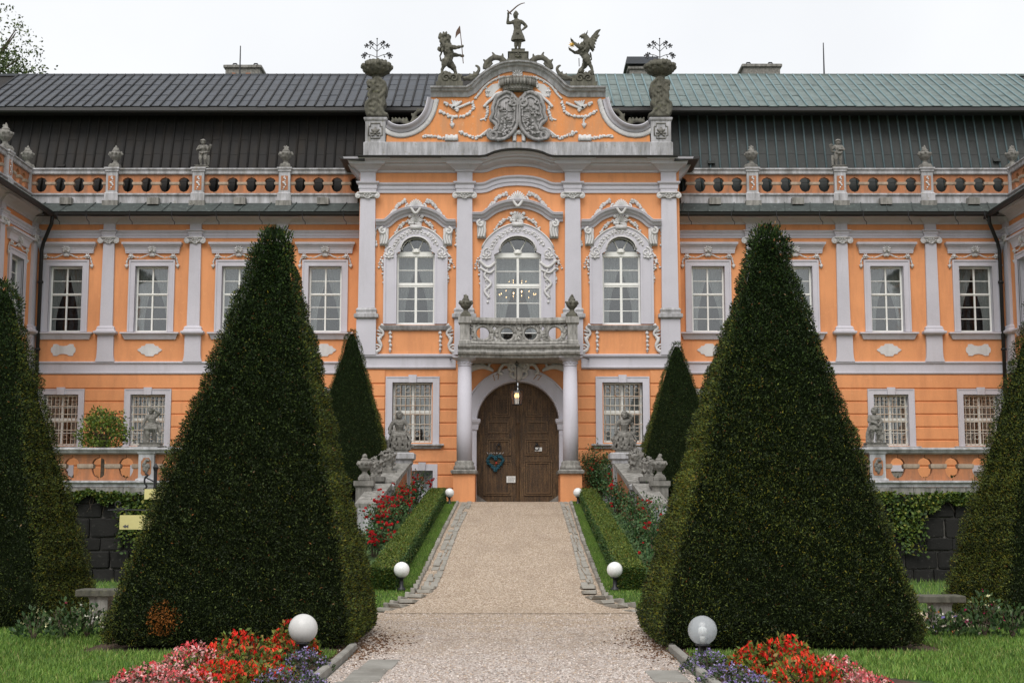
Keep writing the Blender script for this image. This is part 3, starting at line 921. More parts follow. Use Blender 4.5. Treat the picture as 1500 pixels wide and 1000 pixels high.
# ---- attic balustrade
def baluster_me(s, h, neck, t, mat, name='baluster', hole_w=.47, y=0):
    """flat vase-shaped baluster between two keyhole openings; s spacing, h height"""
    prof = []
    hw = s * hole_w * .5                              # half width of an opening at its lobes
    N = 14
    z0, z1 = .10 * h, .86 * h
    zm = .54 * h
    def wid(z):
        if z <= z0 or z >= z1: return 0
        r = (z1 - zm) if z > zm else (zm - z0)
        q = abs(z - zm) / r
        w_ = hw * max(0, 1 - q ** 2.3) ** .5
        return w_ * (1 - .16 * math.exp(-((z - zm) / (.05 * h)) ** 2))
    zs = [0, z0] + [z0 + (z1 - z0) * (i / N) for i in range(1, N)] + [z1, h]
    right = [(s / 2 - .003 - wid(z), z) for z in zs]
    left = [(-x, z) for x, z in reversed(right)]
    mb = MB().prism_xz(right + left, -t / 2, t / 2)
    nf = len(mb.f)
    nw = s / 2 - hw * .84
    mb.mould(-nw + .01, nw - .01, -t / 2 - .005, t / 2 + .005, [(0, zm - neck * .5), (.018, zm - neck * .3), (.022, zm + neck * .2), (.015, zm + neck * .5)], full=True)
    me = mb.mesh(name, (0, 0, 0)); me.materials.append(mat); me.materials.append(M['neck']); fix_normals(me)
    for p_ in me.polygons:
        if p_.index >= nf: p_.material_index = 1
    return me
M['neck'] = mat_stained('lichen crusted moulding', (0.42, 0.33, 0.25), (0.20, 0.14, 0.10), 0.5, 0.9, 30, 2, (0.50, 0.40, 0.30), ss=2.5)
zA = {q: AT.z(q) for q in (248, 256, 257, 284, 284.5, 294, 270)}
BAL = baluster_me(27.5 * AT.k, zA[257] - zA[284.5] + .02, .10, .12, M['orange_old'], hole_w=.60)
BALB = {0: BAL}
def balustrade_run(x0, x1, n, T=None, rot=0, y=YA):
    for i in range(n + 1):
        x = x0 + (x1 - x0) * i / n
        p = Vector((x, y, zA[284.5] - .01))
        if T: p = Vector(T(p))
        o = link('baluster', BAL, p, palace)
        o.scale = ((x1 - x0) / n / (27.5 * AT.k), 1, 1)
        o.rotation_euler = (0, 0, rot)
def put_rails(x0, x1, T=None, y=YA):
    def put(mb, name, mat):
        if T: mb.v = [T(v) for v in mb.v]
        mb.build(name, mat, palace)
    za, zb = zA[256] - .015, zA[248]
    put(MB().prism_yz([(y - .12, za), (y - .14, za + .03), (y - .14, zb - .07), (y - .19, zb - .05), (y - .19, zb - .015), (y - .16, zb), (y + .16, zb), (y + .19, zb - .015), (y + .19, zb - .05), (y + .14, zb - .07), (y + .14, za + .03), (y + .12, za)], x0, x1), 'balustrade_rail', M['trim_old'])
    za, zb = zA[294] - .12, zA[284.5]
    put(MB().prism_yz([(y - .17, za), (y - .17, zb - .10), (y - .23, zb - .07), (y - .23, zb - .02), (y - .15, zb), (y + .15, zb), (y + .15, za)], x0, x1), 'balustrade_plinth', M['trim_old'])
PIER_L, PIER_R = [39, 166, 292, 418], [1101, 1229, 1356, 1484]
def make_pier(x, y=YA):
    hw = 8.4 * AT.k
    za, zb = zA[294] - .2, zA[248] + .02
    s = MB().mould(x - hw, x + hw, y - .20, y + .2, [(.04, za), (.04, zA[284.5] - .02), (.0, zA[284.5] + .03), (.0, zb - .16), (.03, zb - .14), (.03, zb - .09), (.06, zb - .06), (.06, zb - .01), (.03, zb)], True)
    o = s.build('balustrade_pier', M['trim_old'], palace, origin=(x, y, za))
    p0, p1 = zA[284.5] + .09, zA[257] - .06
    MB().box(x - hw * .62, x + hw * .62, y - .205, y - .18, p0, p1).build('pier_panel', M['orange_old'], o)
    g = MB()
    rel_garland(g, [(x - .02, p0 + .03), (x + .04, p0 + .2), (x - .04, (p0 + p1) / 2), (x + .04, p1 - .17), (x, p1 - .03)], 11, .035, y - .20, 4, .8)
    g.build('pier_ornament', M['relief'], o, True)
    MB().box(x - hw - .07, x + hw + .07, y - .34, y - .17, za - .10, za + .14).build('bracket_block', M['stone'], o)
    return o
protoPier = make_pier(AT.x(166, 270))
for p in PIER_L + PIER_R:
    if p != 166: copy_tree(protoPier, palace, protoPier.location + Vector((AT.x(p, 270) - AT.x(166, 270), 0, 0)))
hw = 8.4 * AT.k
for piers, xa, xb in ((PIER_L, None, XRL - .2), (PIER_R, XRR + .2, None)):
    xs = [AT.x(p, 270) for p in piers]
    segs = [(xs[i] + hw, xs[i + 1] - hw) for i in range(3)]
    for a, b in segs: balustrade_run(a, b, 4); put_rails(a - .02, b + .02)
    if xb: balustrade_run(xs[-1] + hw, xs[-1] + hw + 4 * 27.3 * AT.k, 4); put_rails(xs[-1] + hw, xb)
    if xa: balustrade_run(xs[0] - hw - 4 * 27.3 * AT.k, xs[0] - hw, 4); put_rails(xa, xs[0] - hw)
    for a, b in segs + ([(xs[-1] + hw, xb)] if xb else [(xa, xs[0] - hw)]):
        xm = (a + b) / 2
        MB().box(xm - .19, xm + .19, YA - .42, YA - .172, SKZ1 - .16, zA[294] + .02).build('plinth_block', M['stone'], palace)

# ---- returning side wings (only their first metres stand in the picture)
def TL(v): return (XL - v[1], v[0], v[2])
def TR(v): return (XR + v[1], 2 * 40 - v[0], v[2])
for T, rot, xi in ((TL, math.pi / 2, XL), (TR, -math.pi / 2, XR)):
    L0, L1 = (33.0, YW) if T is TL else (80 - YW, 80 - 33.0)
    cin = (lambda d: YW - d) if T is TL else (lambda d: 80 - (YW - d))      # distance d from the corner
    wd = 1.75                                                               # first window from the corner
    hx = [(cin(wd) - uh, cin(wd) + uh, ZW['uw_b'], ZW['uw_t']), (cin(wd + 2.8) - uh, cin(wd + 2.8) + uh, ZW['uw_b'], ZW['uw_t'])]
    put_wall(wall_mb(L0, L1, 0, ZW['top'], 0, hx, .36), T)
    entablature(L0, L1 - (.0 if T is TL else 0), T, 0)
    for d in (wd, wd + 2.8):
        copy_tree(protoU, palace, Vector(T((cin(d), 0, ZW['uw_b']))) - WPOS[palace], rot)
    for d in (.27, 3.25, 6.05):
        copy_tree(protoP, palace, Vector(T((cin(d), 0, W.z(530)))) - WPOS[palace], rot)
    ya = .35
    seg = [(cin(.3), cin(2.0), 3), (cin(2.4), cin(5.1), 4)]
    for a, b, nb in seg:
        a, b = min(a, b), max(a, b)
        put_rails(a - .15, b + .15, T, ya); balustrade_run(a, b, nb, T, rot, ya)
    copy_tree(protoPier, palace, Vector(T((cin(2.2), ya, WPOS[protoPier].z))) - WPOS[palace], rot)
    # downpipe in the inner corner
    sx = 1 if T is TL else -1
    zg = zat(312.5, YW - .7)
    dp = MB().tube([(xi + sx * .72, YW - .66, zg - .02), (xi + sx * .66, YW - .55, zg - .3), (xi + sx * .32, YW - .22, zg - .85), (xi + sx * .24, YW - .16, zg - 1.1), (xi + sx * .24, YW - .16, RZ1 + .3)], .062, 10)
    for z in (zg - 2.2, zg - 4.4, zg - 6.8): dp.tube([(xi + sx * .24, YW - .16, z), (xi + sx * .24, YW - .16, z + .07)], .095, 10)
    dp.build('downpipe', M['gutter'], palace, True)
# ------------------------------------------------------------------ the projecting middle
kr = RS.k
def rx(px): return RS.x(px)
def rz(py): return RS.z(py)
UWIN = [608.7, 910.5]                              # upper side windows
PILC = [537.5, 680.3, 839.3, 981]
GW = [604.3, 912.0]
CXP = 758.5
ro = 28.3 * kr                                     # half openings
rc = 34.6 * kr
holes = []
for p in UWIN:
    x = rx(p)
    holes += [(x - ro, x + ro, rz(475.5), rz(371)), (x - 24 * kr, x + 24 * kr, rz(371), rz(345.5))]
x = CX
holes += [(x - rc, x + rc, rz(512), rz(371)), (x - 29.5 * kr, x + 29.5 * kr, rz(371), rz(344.5))]
for p in GW:
    x = rx(p)
    holes.append((x - 29.3 * kr, x + 29.3 * kr, rz(648), rz(560)))
dr = 59.5 * kr                                     # portal radius
zs_ = rz(619)
holes += [(CX - dr, CX + dr, Z0, zs_ + dr * .64), (CX - dr * .775, CX + dr * .775, zs_ + dr * .64, zs_ + dr * .9), (CX - dr * .46, CX + dr * .46, zs_ + dr * .9, zs_ + dr * 1.02)]
bw = 22 * kr
BWX = [620.5, 903]
for p in BWX: holes.append((rx(p) - 15.5 * kr, rx(p) + 15.5 * kr, Z0, rz(689)))
put_wall(wall_mb(XRL, XRR, Z0, rz(238), YR, holes, .4))
sidew = MB()
for x in (XRL, XRR): sidew.add([(x, YR, Z0), (x, YR + 3, Z0), (x, YR + 3, rz(238)), (x, YR, rz(238))], [(0, 1, 2, 3)])
sidew.build('wall', M['orange'], palace, recalc=False)
# basement windows beside the portal
for p in BWX:
    x, z1, z0 = rx(p), rz(689), RZ1 + .05
    s = MB().strip([(x - 15.5 * kr, Z0), (x - 15.5 * kr, z1), (x + 15.5 * kr, z1), (x + 15.5 * kr, Z0)], [(x - bw, Z0), (x - bw, rz(679.5)), (x + bw, rz(679.5)), (x + bw, Z0)], YR - .07, YR + .02)
    o = s.build('basement_window', M['trim'], palace)
    MB().box(x - 15.5 * kr, x + 15.5 * kr, YR + .25, YR + .3, Z0, z1).build('window_board', M['trim'], o)
    MB().mould(x - 4 * kr, x + 4 * kr, YR - .12, YR - .05, [(0, z1), (.03, rz(677))]).build('keystone', M['trim'], o)
    MB().box(x + 1 * kr, x + 15 * kr, YR + .2, YR + .26, z1 - .6, z1 - .05).build('pane', M['glass_dark'], o)

# ---- arched windows of the main floor
def arch_outline(xc, half, zb, zs, zt, hn, n=16):
    """opening: straight jambs to zs, small step in, then a basket arch of half width hn up to zt"""
    pts = [(xc - half, zb), (xc - half, zs), (xc - half, zs + .02), (xc - hn, zs + .10)]
    for i in range(n + 1):
        q = math.pi - math.pi * i / n
        pts.append((xc + hn * math.cos(q), zs + .16 + (zt - zs - .16) * math.sin(q)))
    pts += [(xc + hn, zs + .10), (xc + half, zs + .02), (xc + half, zs), (xc + half, zb)]
    return pts
def make_arched(pxc, half, ptop, pspring, pbot, hn, po, pocrown, pbars, hood, door=False):
    xc = rx(pxc); y = YR
    zb, zs, zt = rz(pbot), rz(pspring), rz(ptop)
    rows_l = 3 if not door else 4
    mb, panes = sash(xc - half + .005, xc + half - .005, zb, zs - .02, rz(pbars), 2, rows_l, y + .16, .06, .024, .075, .14, .07)
    mb.box(xc - half, xc + half, y + .13, y + .23, zs - .05, zs + .10)
    # fanlight bars
    n = 12
    a_in = [(xc + (hn - .02) * math.cos(q), zs + .16 + (zt - zs - .18) * math.sin(q)) for q in [math.pi - math.pi * i / n for i in range(n + 1)]]
    mb.tube([(a, y + .19, b) for a, b in a_in], .028, 5)
    for q in (R(60), R(120)):
        mb.tube([(xc + .08 * math.cos(q), y + .18, zs + .1), (xc + hn * .95 * math.cos(q), y + .18, zs + .14 + (zt - zs - .16) * math.sin(q) * .98)], .022, 5)
    mb.lathe(xc, y + .18, [(.14, zs + .08), (.14, zs + .14), (.08, zs + .2), (.02, zs + .22)], 10)
    o = mb.build('window', M['white'], palace, origin=(xc, y, zb))
    add_panes(o, panes, y + .20, M['glass'])
    poly = [(xc - half, zs + .08)] + [(xc + hn * math.cos(q), zs + .16 + (zt - zs - .16) * math.sin(q)) for q in [math.pi - math.pi * i / 16 for i in range(17)]] + [(xc + half, zs + .08)]
    MB().prism_xz(poly, y + .20, y + .205).build('pane', M['glass'], o)
    r_ = MB(); room(r_, xc - half - .3, xc + half + .3, zb - .1, zt + .2, y + .42, y + 3.2); r_.build('room', M['interior'], o, recalc=False)
    for sx in (-1, 1):
        curtain_mb(xc + sx * half, xc - sx * .03, zb, zs + .05, y + .46, .38, 8 + sx, 34, 18, .022).build('curtain', M['curtain'], o, True)
    # surround: jambs and ornate head
    s = MB()
    oh = po * kr
    inn = arch_outline(xc, half, zb, zs, zt, hn)
    zoc = rz(pocrown)
    m = len(inn)
    out = []
    for i, (a, b) in enumerate(inn):
        if i < 2: out.append((xc - oh, b))
        elif i >= m - 2: out.append((xc + oh, b))
        else:
            u = (i - 2) / (m - 5)
            q = math.pi - math.pi * u
            # shouldered outline: quarter ears then the crown
            ex = math.cos(q); ez = math.sin(q)
            out.append((xc + oh * ex * (1 - .14 * ez ** 2), zs + .12 + (zoc - zs - .12) * ez ** 1.15))
    s.strip(inn, out, y - .07, y + .02)
    jz = zs - .05
    for sx in (-1, 1):
        s.box(xc + sx * oh - .035, xc + sx * oh + .035, y - .10, y - .05, zb, jz)
        s.box(xc + sx * (half + .02) - .03, xc + sx * (half + .02) + .03, y - .09, y - .05, zb, jz)
    s.build('surround', M['trim'], o)
    s = MB()
    arch_i = [(a, b) for a, b in inn[4:m - 4]]
    s.tube([(a, y - .085, b) for a, b in arch_i], .024, 6)
    rim = out[3:m - 3]
    s.tube([(a, y - .075, b) for a, b in rim], .028, 6)
    midp = [((a + c) / 2, (b + d) / 2) for (a, b), (c, d) in zip(inn[4:m - 4], out[4:m - 4])]
    g = random.Random(5)
    for i in range(0, len(midp) - 1):
        a, b = midp[i]
        rel_scroll(s, (a, b), .095, 1.3, g.random() * 6, y - .065, .019, 1 if a < xc else -1, 12)
        s.blob(((a + midp[i + 1][0]) / 2, y - .08, (b + midp[i + 1][1]) / 2), (.042, .03, .036), 1, .6)
    for sx in (-1, 1):
        ex, ez = xc + sx * (oh + half) / 2, zs + .06
        rel_scroll(s, (ex, ez), .16, 1.6, math.pi / 2, y - .075, .027, -sx)
        rel_shell(s, (ex + sx * .05, ez - .18), .2, y - .08, 5, 160, .035)
        rel_garland(s, [(xc + sx * oh * 1.0, zs + .1), (xc + sx * (oh + .10), zs - .25), (xc + sx * (oh + .05), zs - .6), (xc + sx * (oh + .02), zs - .95)], 15, .05, y - .03, 11, .8)
        rel_garland(s, [(xc + sx * (oh + .12), zs - .1), (xc + sx * (oh + .22), zs - .4)], 5, .045, y - .0, 12, .8)
    if door:
        for sx in (-1, 1):
            ex = xc + sx * (oh + half) / 2
            rel_tube(s, bez([(ex - sx * .25, rz(385)), (ex, rz(392)), (ex + sx * .28, rz(382))]), .05, y - .09)
            rel_tube(s, bez([(ex - sx * .2, rz(396)), (ex + .05, rz(400)), (ex + sx * .25, rz(393))]), .04, y - .09)
            rel_tube(s, bez([(ex, rz(395)), (ex - .10, rz(405)), (ex + .10, rz(416)), (ex - .09, rz(427)), (ex + .05, rz(437))]), .04, y - .08)
            rel_garland(s, [(ex + .05, rz(400)), (ex - .06, rz(415)), (ex + .05, rz(430)), (ex, rz(442))], 14, .045, y - .07, 14, 1.0)
    s.build('head_ornament', M['relief'], o, True)
    # flowers above the head
    f = MB()
    zf = zoc
    for q in range(9):
        f.blob((xc + g.uniform(-.2, .2), y - .07, zf + g.uniform(.02, .36)), (.07, .06, .065), 1, .4)
    f.box(xc - .18, xc + .18, y - .12, y - .02, zf - .10, zf + .04)
    rel_shell(f, (xc, zf + .08), .30, y - .08, 9, 120, .028)
    sp = hood[0] * .52
    for sx in (-1, 1):
        f2 = MB(); rel_garland(f2, [(xc + sx * .15, zf + .18), (xc + sx * sp * kr * .55, zf + .14), (xc + sx * sp * kr * .95, zf - .18)], 16, .058, y - .03, 20, .7)
        f2.build('flower_garland', M['relief'], o, True)
    f.build('flower_spray', M['relief'], o, True)
    # arched hood on scroll brackets
    hwid, pend, pcen, th = hood
    hp = [(-1, 0), (-.80, 0), (-.72, .10), (-.55, .52), (-.38, .78), (-.2, .94), (0, 1.0), (.2, .94), (.38, .78), (.55, .52), (.72, .10), (.80, 0), (1, 0)]
    ze, zc = rz(pend), rz(pcen)
    path = [Vector((xc + a * hwid * kr, ze + b * (zc - ze))) for a, b in hp]
    path = path[:2] + bez(path[1:-1], 4)[1:-1] + path[-2:]
    t2 = th * kr / 2
    h = MB().sweep(path, [(-t2, -.02), (-t2, .07), (-t2 * .5, .09), (-t2 * .2, .16), (t2 * .35, .20), (t2 * .4, .27), (t2 * .9, .30), (t2, .28), (t2, -.02)], y)
    h.build('hood', M['trim'], o)
    for sx in (-1, 1):
        h = MB()
        bx = xc + sx * hwid * kr * .80
        za = ze - t2
        for off in (-.08, .0, .08):
            pts = bez([(bx + off + sx * .06, za - .0), (bx + off + sx * .02, za - .12), (bx + off - sx * .03, za - .3), (bx + off + sx * .02, za - .52)], 5)
            rel_tube(h, pts, [.055 * (1 - .35 * i / len(pts)) for i in range(len(pts))], y - .12)
        rel_scroll(h, (bx + sx * .03, za - .09), .12, 1.3, math.pi / 2, y - .16, .045, -sx, 14)
        h.box(bx - .14, bx + .14, y - .10, y, za - .55, za)
        if not door:
            h2 = MB(); rel_garland(h2, [(bx + sx * .27, za - .02), (bx + sx * .3, za - .25), (bx + sx * .26, za - .55)], 12, .055, y - .01, 23, .5); h2.build('pendant', M['relief'], o, True)
        h.build('scroll_bracket', M['relief'], o, True)
    f = MB()
    rel_shell(f, (xc, zc + t2 - .10), .34 if not door else .37, y - .16, 11, 130, .032)
    f.blob((xc, y - .12, zc + t2 + .02), (.15, .05, .17), 2)
    for sx in (-1, 1): rel_scroll(f, (xc + sx * .24, zc + t2 - .02), .10, 1.3, math.pi / 2, y - .18, .035, -sx, 14)
    rel_tube(f, bez([(xc - .18, zc + t2 - .02), (xc, zc + t2 - .24), (xc + .18, zc + t2 - .02)]), .045, y - .24)
    f.build('shell', M['relief'], o, True)
    f = MB()
    for sx in (-1, 1):
        f = MB(); rel_garland(f, [(xc + sx * .33, zc + t2 + .20), (xc + sx * hwid * kr * .42, zc + t2 + .12), (xc + sx * hwid * kr * .70, zc - .22)], 26, .062, y - .02, 30, .7)
        f.build('leaf_garland', M['relief'], o, True)
    # apron: sill, scrolls, pendants
    if not door:
        za, zb_ = rz(484.5), rz(477)
        MB().mould(xc - 46 * kr, xc + 46 * kr, y - .04, y + .02, [(0, za), (.05, za + .03), (.10, zb_ - .05), (.12, zb_ - .01), (.10, zb_)]).build('sill', M['trim_old'], o)
        for sx in (-1, 1):
            f = MB()
            bx = xc + sx * 48 * kr
            pts = bez([(bx - sx * .02, rz(478)), (bx + sx * .06, rz(481)), (bx - sx * .04, rz(489)), (bx + sx * .10, rz(497)), (bx + sx * .02, rz(507)), (bx + sx * .13, rz(514)), (bx + sx * .26, rz(516))], 7)
            rel_tube(f, pts, [.034 + .026 * math.sin(i / len(pts) * 9) ** 2 for i in range(len(pts))], y - .05)
            rel_scroll(f, (bx + sx * .15, rz(511)), .17, 1.7, -math.pi / 2, y - .06, .036, sx)
            rel_scroll(f, (bx + sx * .04, rz(480)), .10, 1.3, math.pi / 2, y - .06, .04, sx)
            for q in range(3): rel_tube(f, [(bx + sx * .02, rz(486 + 5 * q)), (bx + sx * .17, rz(484 + 5 * q))], [.05, .02], y - .04)
            px_ = xc + sx * 36.5 * kr
            f.build('apron_scroll', M['relief'], o, True)
            f = MB()
            for q in range(5): f.blob((px_ + .02 * (q % 2), y - .05, rz(488 + 6 * q)), (.065 - .004 * q, .05, .055), 1, .4)
            rel_tube(f, [(px_, rz(484)), (px_, rz(516))], .025, y - .02)
            f.build('pendant', M['relief'], o, True)
    return o
wA = make_arched(UWIN[0], ro, 347, 372.5, 474.5, 22 * kr, 45.2, 332, 416.5, (58.5, 329.5, 310.0, 12.5))
c = copy_tree(wA, palace, wA.location + Vector((rx(UWIN[1]) - rx(UWIN[0]), 0, 0)))
wC = make_arched(CXP, rc, 346, 374, 511.5, 27 * kr, 53.5, 328, 418, (66.5, 319, 299.5, 12.5), True)

# ---- grilled windows beside the portal
for p in GW: make_ground_window(RS, p, 29.3 * kr, 560, 648, 39 * kr, 551.5, YR, 650)
GR_R = [541, 562, 581, 600.3, 619.7, 639, 658, 677, 696, 715.5]
gaps = [(rx(p) - 39 * kr, rx(p) + 39 * kr, rz(656), rz(549)) for p in GW] + [(rx(p) - bw, rx(p) + bw, 0, rz(679)) for p in BWX]
gaps.append((rx(672), rx(846), 0, rz(536)))
courses(RS, YR, XRL + .02, XRR - .02, gaps, GR_R)

# ---- giant pilasters
def make_big_pilaster(px):
    xc = rx(px); y = YR
    z = {q: rz(q) for q in (277.5, 283, 291.5, 268, 254, 231, 451.5, 460, 467, 520)}
    s = MB().prism_xz([(xc - 12.2 * kr, z[451.5]), (xc + 12.2 * kr, z[451.5]), (xc + 11.1 * kr, z[291.5]), (xc - 11.1 * kr, z[291.5])], y - .13, y + .02)
    o = s.build('pilaster', M['trim'], palace, origin=(xc, y, z[520]))
    c = MB(); volute_capital(c, xc, 14 * kr, z[291.5] - .03, z[283], y - .12); c.build('capital', M['relief'], o, True)
    b = MB().mould(xc - 13 * kr, xc + 13 * kr, y - .14, y + .02, [(0, z[467] - .03), (.03, z[467]), (.10, z[467] + .03), (.10, z[460] - .02), (.04, z[460]), (.03, z[460] + .05), (.05, z[451.5] - .07), (.0, z[451.5])])
    b.build('base', M['trim_old'], o)
    MB().box(xc - 14.2 * kr, xc + 14.2 * kr, y - .15, y + .02, z[520], z[467] - .03).build('pedestal', M['trim'], o)
    e = MB().mould(xc - 11.3 * kr, xc + 11.3 * kr, y - .14, y + .02, [(.02, z[283]), (.03, z[283] + .11), (.05, z[283] + .12), (.05, z[268] - .10), (.11, z[268] - .05), (.12, z[268]), (.0, z[268] + .012), (.0, z[254] + .0), (.06, z[254] + .03), (.07, zat(249, y - .2)), (.22, zat(243, y - .3)), (.32, zat(240, y - .4)), (.34, zat(236, y - .4)), (.48, zat(232.5, y - .6)), (.50, zat(230, y - .6))])
    e.build('entablature_block', M['trim'], o)
    return o
bp0 = make_big_pilaster(PILC[0])
for p in PILC[1:]: copy_tree(bp0, palace, bp0.location + Vector((rx(p) - rx(PILC[0]), 0, 0)))
# ---- string course, architrave and main cornice, lifted over the middle window
for a, b in ((XRL - .02, rx(668)), (rx(851), XRR + .02)):
    za, zb = rz(540.5), rz(519.5)
    MB().prism_yz([(YR, za), (YR - .05, za), (YR - .09, za + .04), (YR - .09, za + .08), (YR - .05, za + .09), (YR - .05, zb - .10), (YR - .12, zb - .06), (YR - .13, zb - .01), (YR, zb + .03)], a, b).build('string_course', M['trim'], palace)
def lifted(pbase, plift, ya=0):
    z0, z1 = rz(pbase), rz(plift)
    pts = [(XRL - .0, z0), (rx(699), z0), (rx(704), z0), (rx(712), z0 + (z1 - z0) * .12), (rx(724), z0 + (z1 - z0) * .58), (rx(740), z0 + (z1 - z0) * .90), (CX, z1)]
    pts = pts[:2] + [tuple(q) for q in bez(pts[2:], 4)]
    return pts + [(2 * CX - a, b) for a, b in reversed(pts[:-1])]
MB().sweep(lifted(276, 265), [(-.16, -.02), (-.16, .05), (-.04, .05), (-.04, .08), (.06, .08), (.11, .14), (.16, .15), (.17, -.02)], YR).build('architrave', M['trim'], palace)
MB().sweep(lifted(245, 235.5), [(-.19, -.02), (-.19, .05), (-.12, .08), (-.07, .20), (-.02, .30), (.04, .33), (.05, .44), (.10, .47), (.15, .58), (.20, .60), (.21, -.02)], YR).build('cornice', M['trim'], palace)
MB().sweep(lifted(236.3, 225.8), [(-.035, -.02), (-.035, .74), (.01, .75), (.03, -.02)], YR).build('cornice_flashing', M['gutter'], palace)
for sx, xe in ((-1, XRL), (1, XRR)):                # dark return of the main eave at the corners
    MB().prism_xz([(xe - sx * .2, zat(236, YR - .5)), (xe + sx * .55, zat(234, YR - .5)), (xe + sx * .62, zat(231, YR - .5)), (xe - sx * .2, zat(229, YR - .5))], YR - .62, YR + 2.2).build('cornice_flashing', M['gutter'], palace)
    MB().prism_xz([(xe - .02 * sx, rz(262)), (xe + .28 * sx, rz(246)), (xe + .50 * sx, rz(236)), (xe - .02 * sx, rz(236))], YR + .1, YR + 2.2).build('cornice', M['trim'], palace)

# ------------------------------------------------------------------ gable
YG = 44.35
G = PL(YG)
def gx(px): return at(px, 160, YG).x
def gz(py): return G.z(py)
gout = [(568, 183), (576, 188), (588, 190), (603, 187), (617, 177.5), (626, 164), (631, 146)]          # concave flank, outer edge
gtop = [(631, 134), (684, 134), (692, 129.5), (704, 117.5), (719, 106.5), (738, 98.5), (759, 96)]       # ledge and arch
def gm(pts): return [(gx(a), gz(b)) for a, b in pts]
def mir(pts): return [(2 * gx(759) - a, b) for a, b in reversed(pts)]
left = gm(bezp) if False else [tuple(q) for q in bez(gm(gout), 5)] + gm(gtop[:1]) + [gm(gtop[1:2])[0]] + [tuple(q) for q in bez(gm(gtop[2:]), 5)]
zb = gz(209.5)
poly = [(gx(566), zb)] + left + mir(left)[1:] + [(2 * gx(759) - gx(566), zb)]
MB().prism_xz(poly, YG, YG + .7).build('gable_wall', M['orange_gable'], palace)
prof = [(-.20, -.01), (-.20, .05), (-.12, .08), (-.07, .10), (-.03, .20), (.03, .22), (.04, .30), (.09, .32), (.10, -.6), (.0, -.6)]
arch = [gm(gtop[:1])[0], gm(gtop[1:2])[0]] + [tuple(q) for q in bez(gm(gtop[2:]), 6)]
MB().sweep(arch + mir(arch)[1:], prof, YG).build('gable_cornice', M['trim_old'], palace)
fl = [tuple(q) for q in bez(gm(gout), 6)]
prof2 = [(-.10, -.01), (-.10, .06), (-.03, .10), (.02, .20), (.07, .24), (.10, .22), (.10, -.6), (.0, -.6)]
for pth in (fl, mir(fl)):
    MB().sweep(pth, prof2, YG).build('gable_cornice', M['trim'], palace)
    s = MB()                                        # scalloped fringe under the concave flanks
    for i in range(0, len(pth) - 1):
        for t in (0.25, .75):
            a = Vector(pth[i]).lerp(Vector(pth[i + 1]), t)
            d = (Vector(pth[i + 1]) - Vector(pth[i])).normalized(); n_ = Vector((-d.y, d.x))
            q = a - n_ * .19
            s.blob((q.x, YG - .02, q.y), (.10, .035, .10), 1, .2)
    s.build('scalloped_fringe', M['relief'], palace, True)
for sx in (0, 1):
    xa, xb = (gx(534), gx(567)) if not sx else (2 * gx(759) - gx(567), 2 * gx(759) - gx(534))
    z0_, z1_ = gz(231), gz(173)
    b = MB().mould(xa + .04, xb - .04, YG - .06, YG + .7, [(.05, z0_), (.05, gz(210)), (.0, gz(208.5)), (.0, z1_ - .12), (.04, z1_ - .08), (.06, z1_ - .02), (.03, z1_)], True)
    o = b.build('gable_pedestal', M['trim_old'], palace)
    xm, zm = (xa + xb) / 2, (gz(179) + gz(206)) / 2
    oct_ = [(xm + .22 * a, zm + .25 * b_) for a, b_ in ((-1, -.6), (-.7, -.6), (-.7, -1), (.7, -1), (.7, -.6), (1, -.6), (1, .6), (.7, .6), (.7, 1), (-.7, 1), (-.7, .6), (-1, .6))]
    f = MB(); f.tube([(a, YG - .07, c_) for a, c_ in oct_ + oct_[:1]], .022, 5); rel_shell(f, (xm, zm - .08), .2, YG - .07, 7, 260, .03); f.blob((xm, YG - .08, zm), (.09, .05, .09), 1)
    f.build('pedestal_rosette', M['stone_pale'], o, True)
MB().prism_xz([(gx(566), gz(231)), (2 * gx(759) - gx(566), gz(231)), (2 * gx(759) - gx(566), zb + .02), (gx(566), zb + .02)], YG - .06, YG + .4).build('gable_plinth', M['trim_old'], palace)
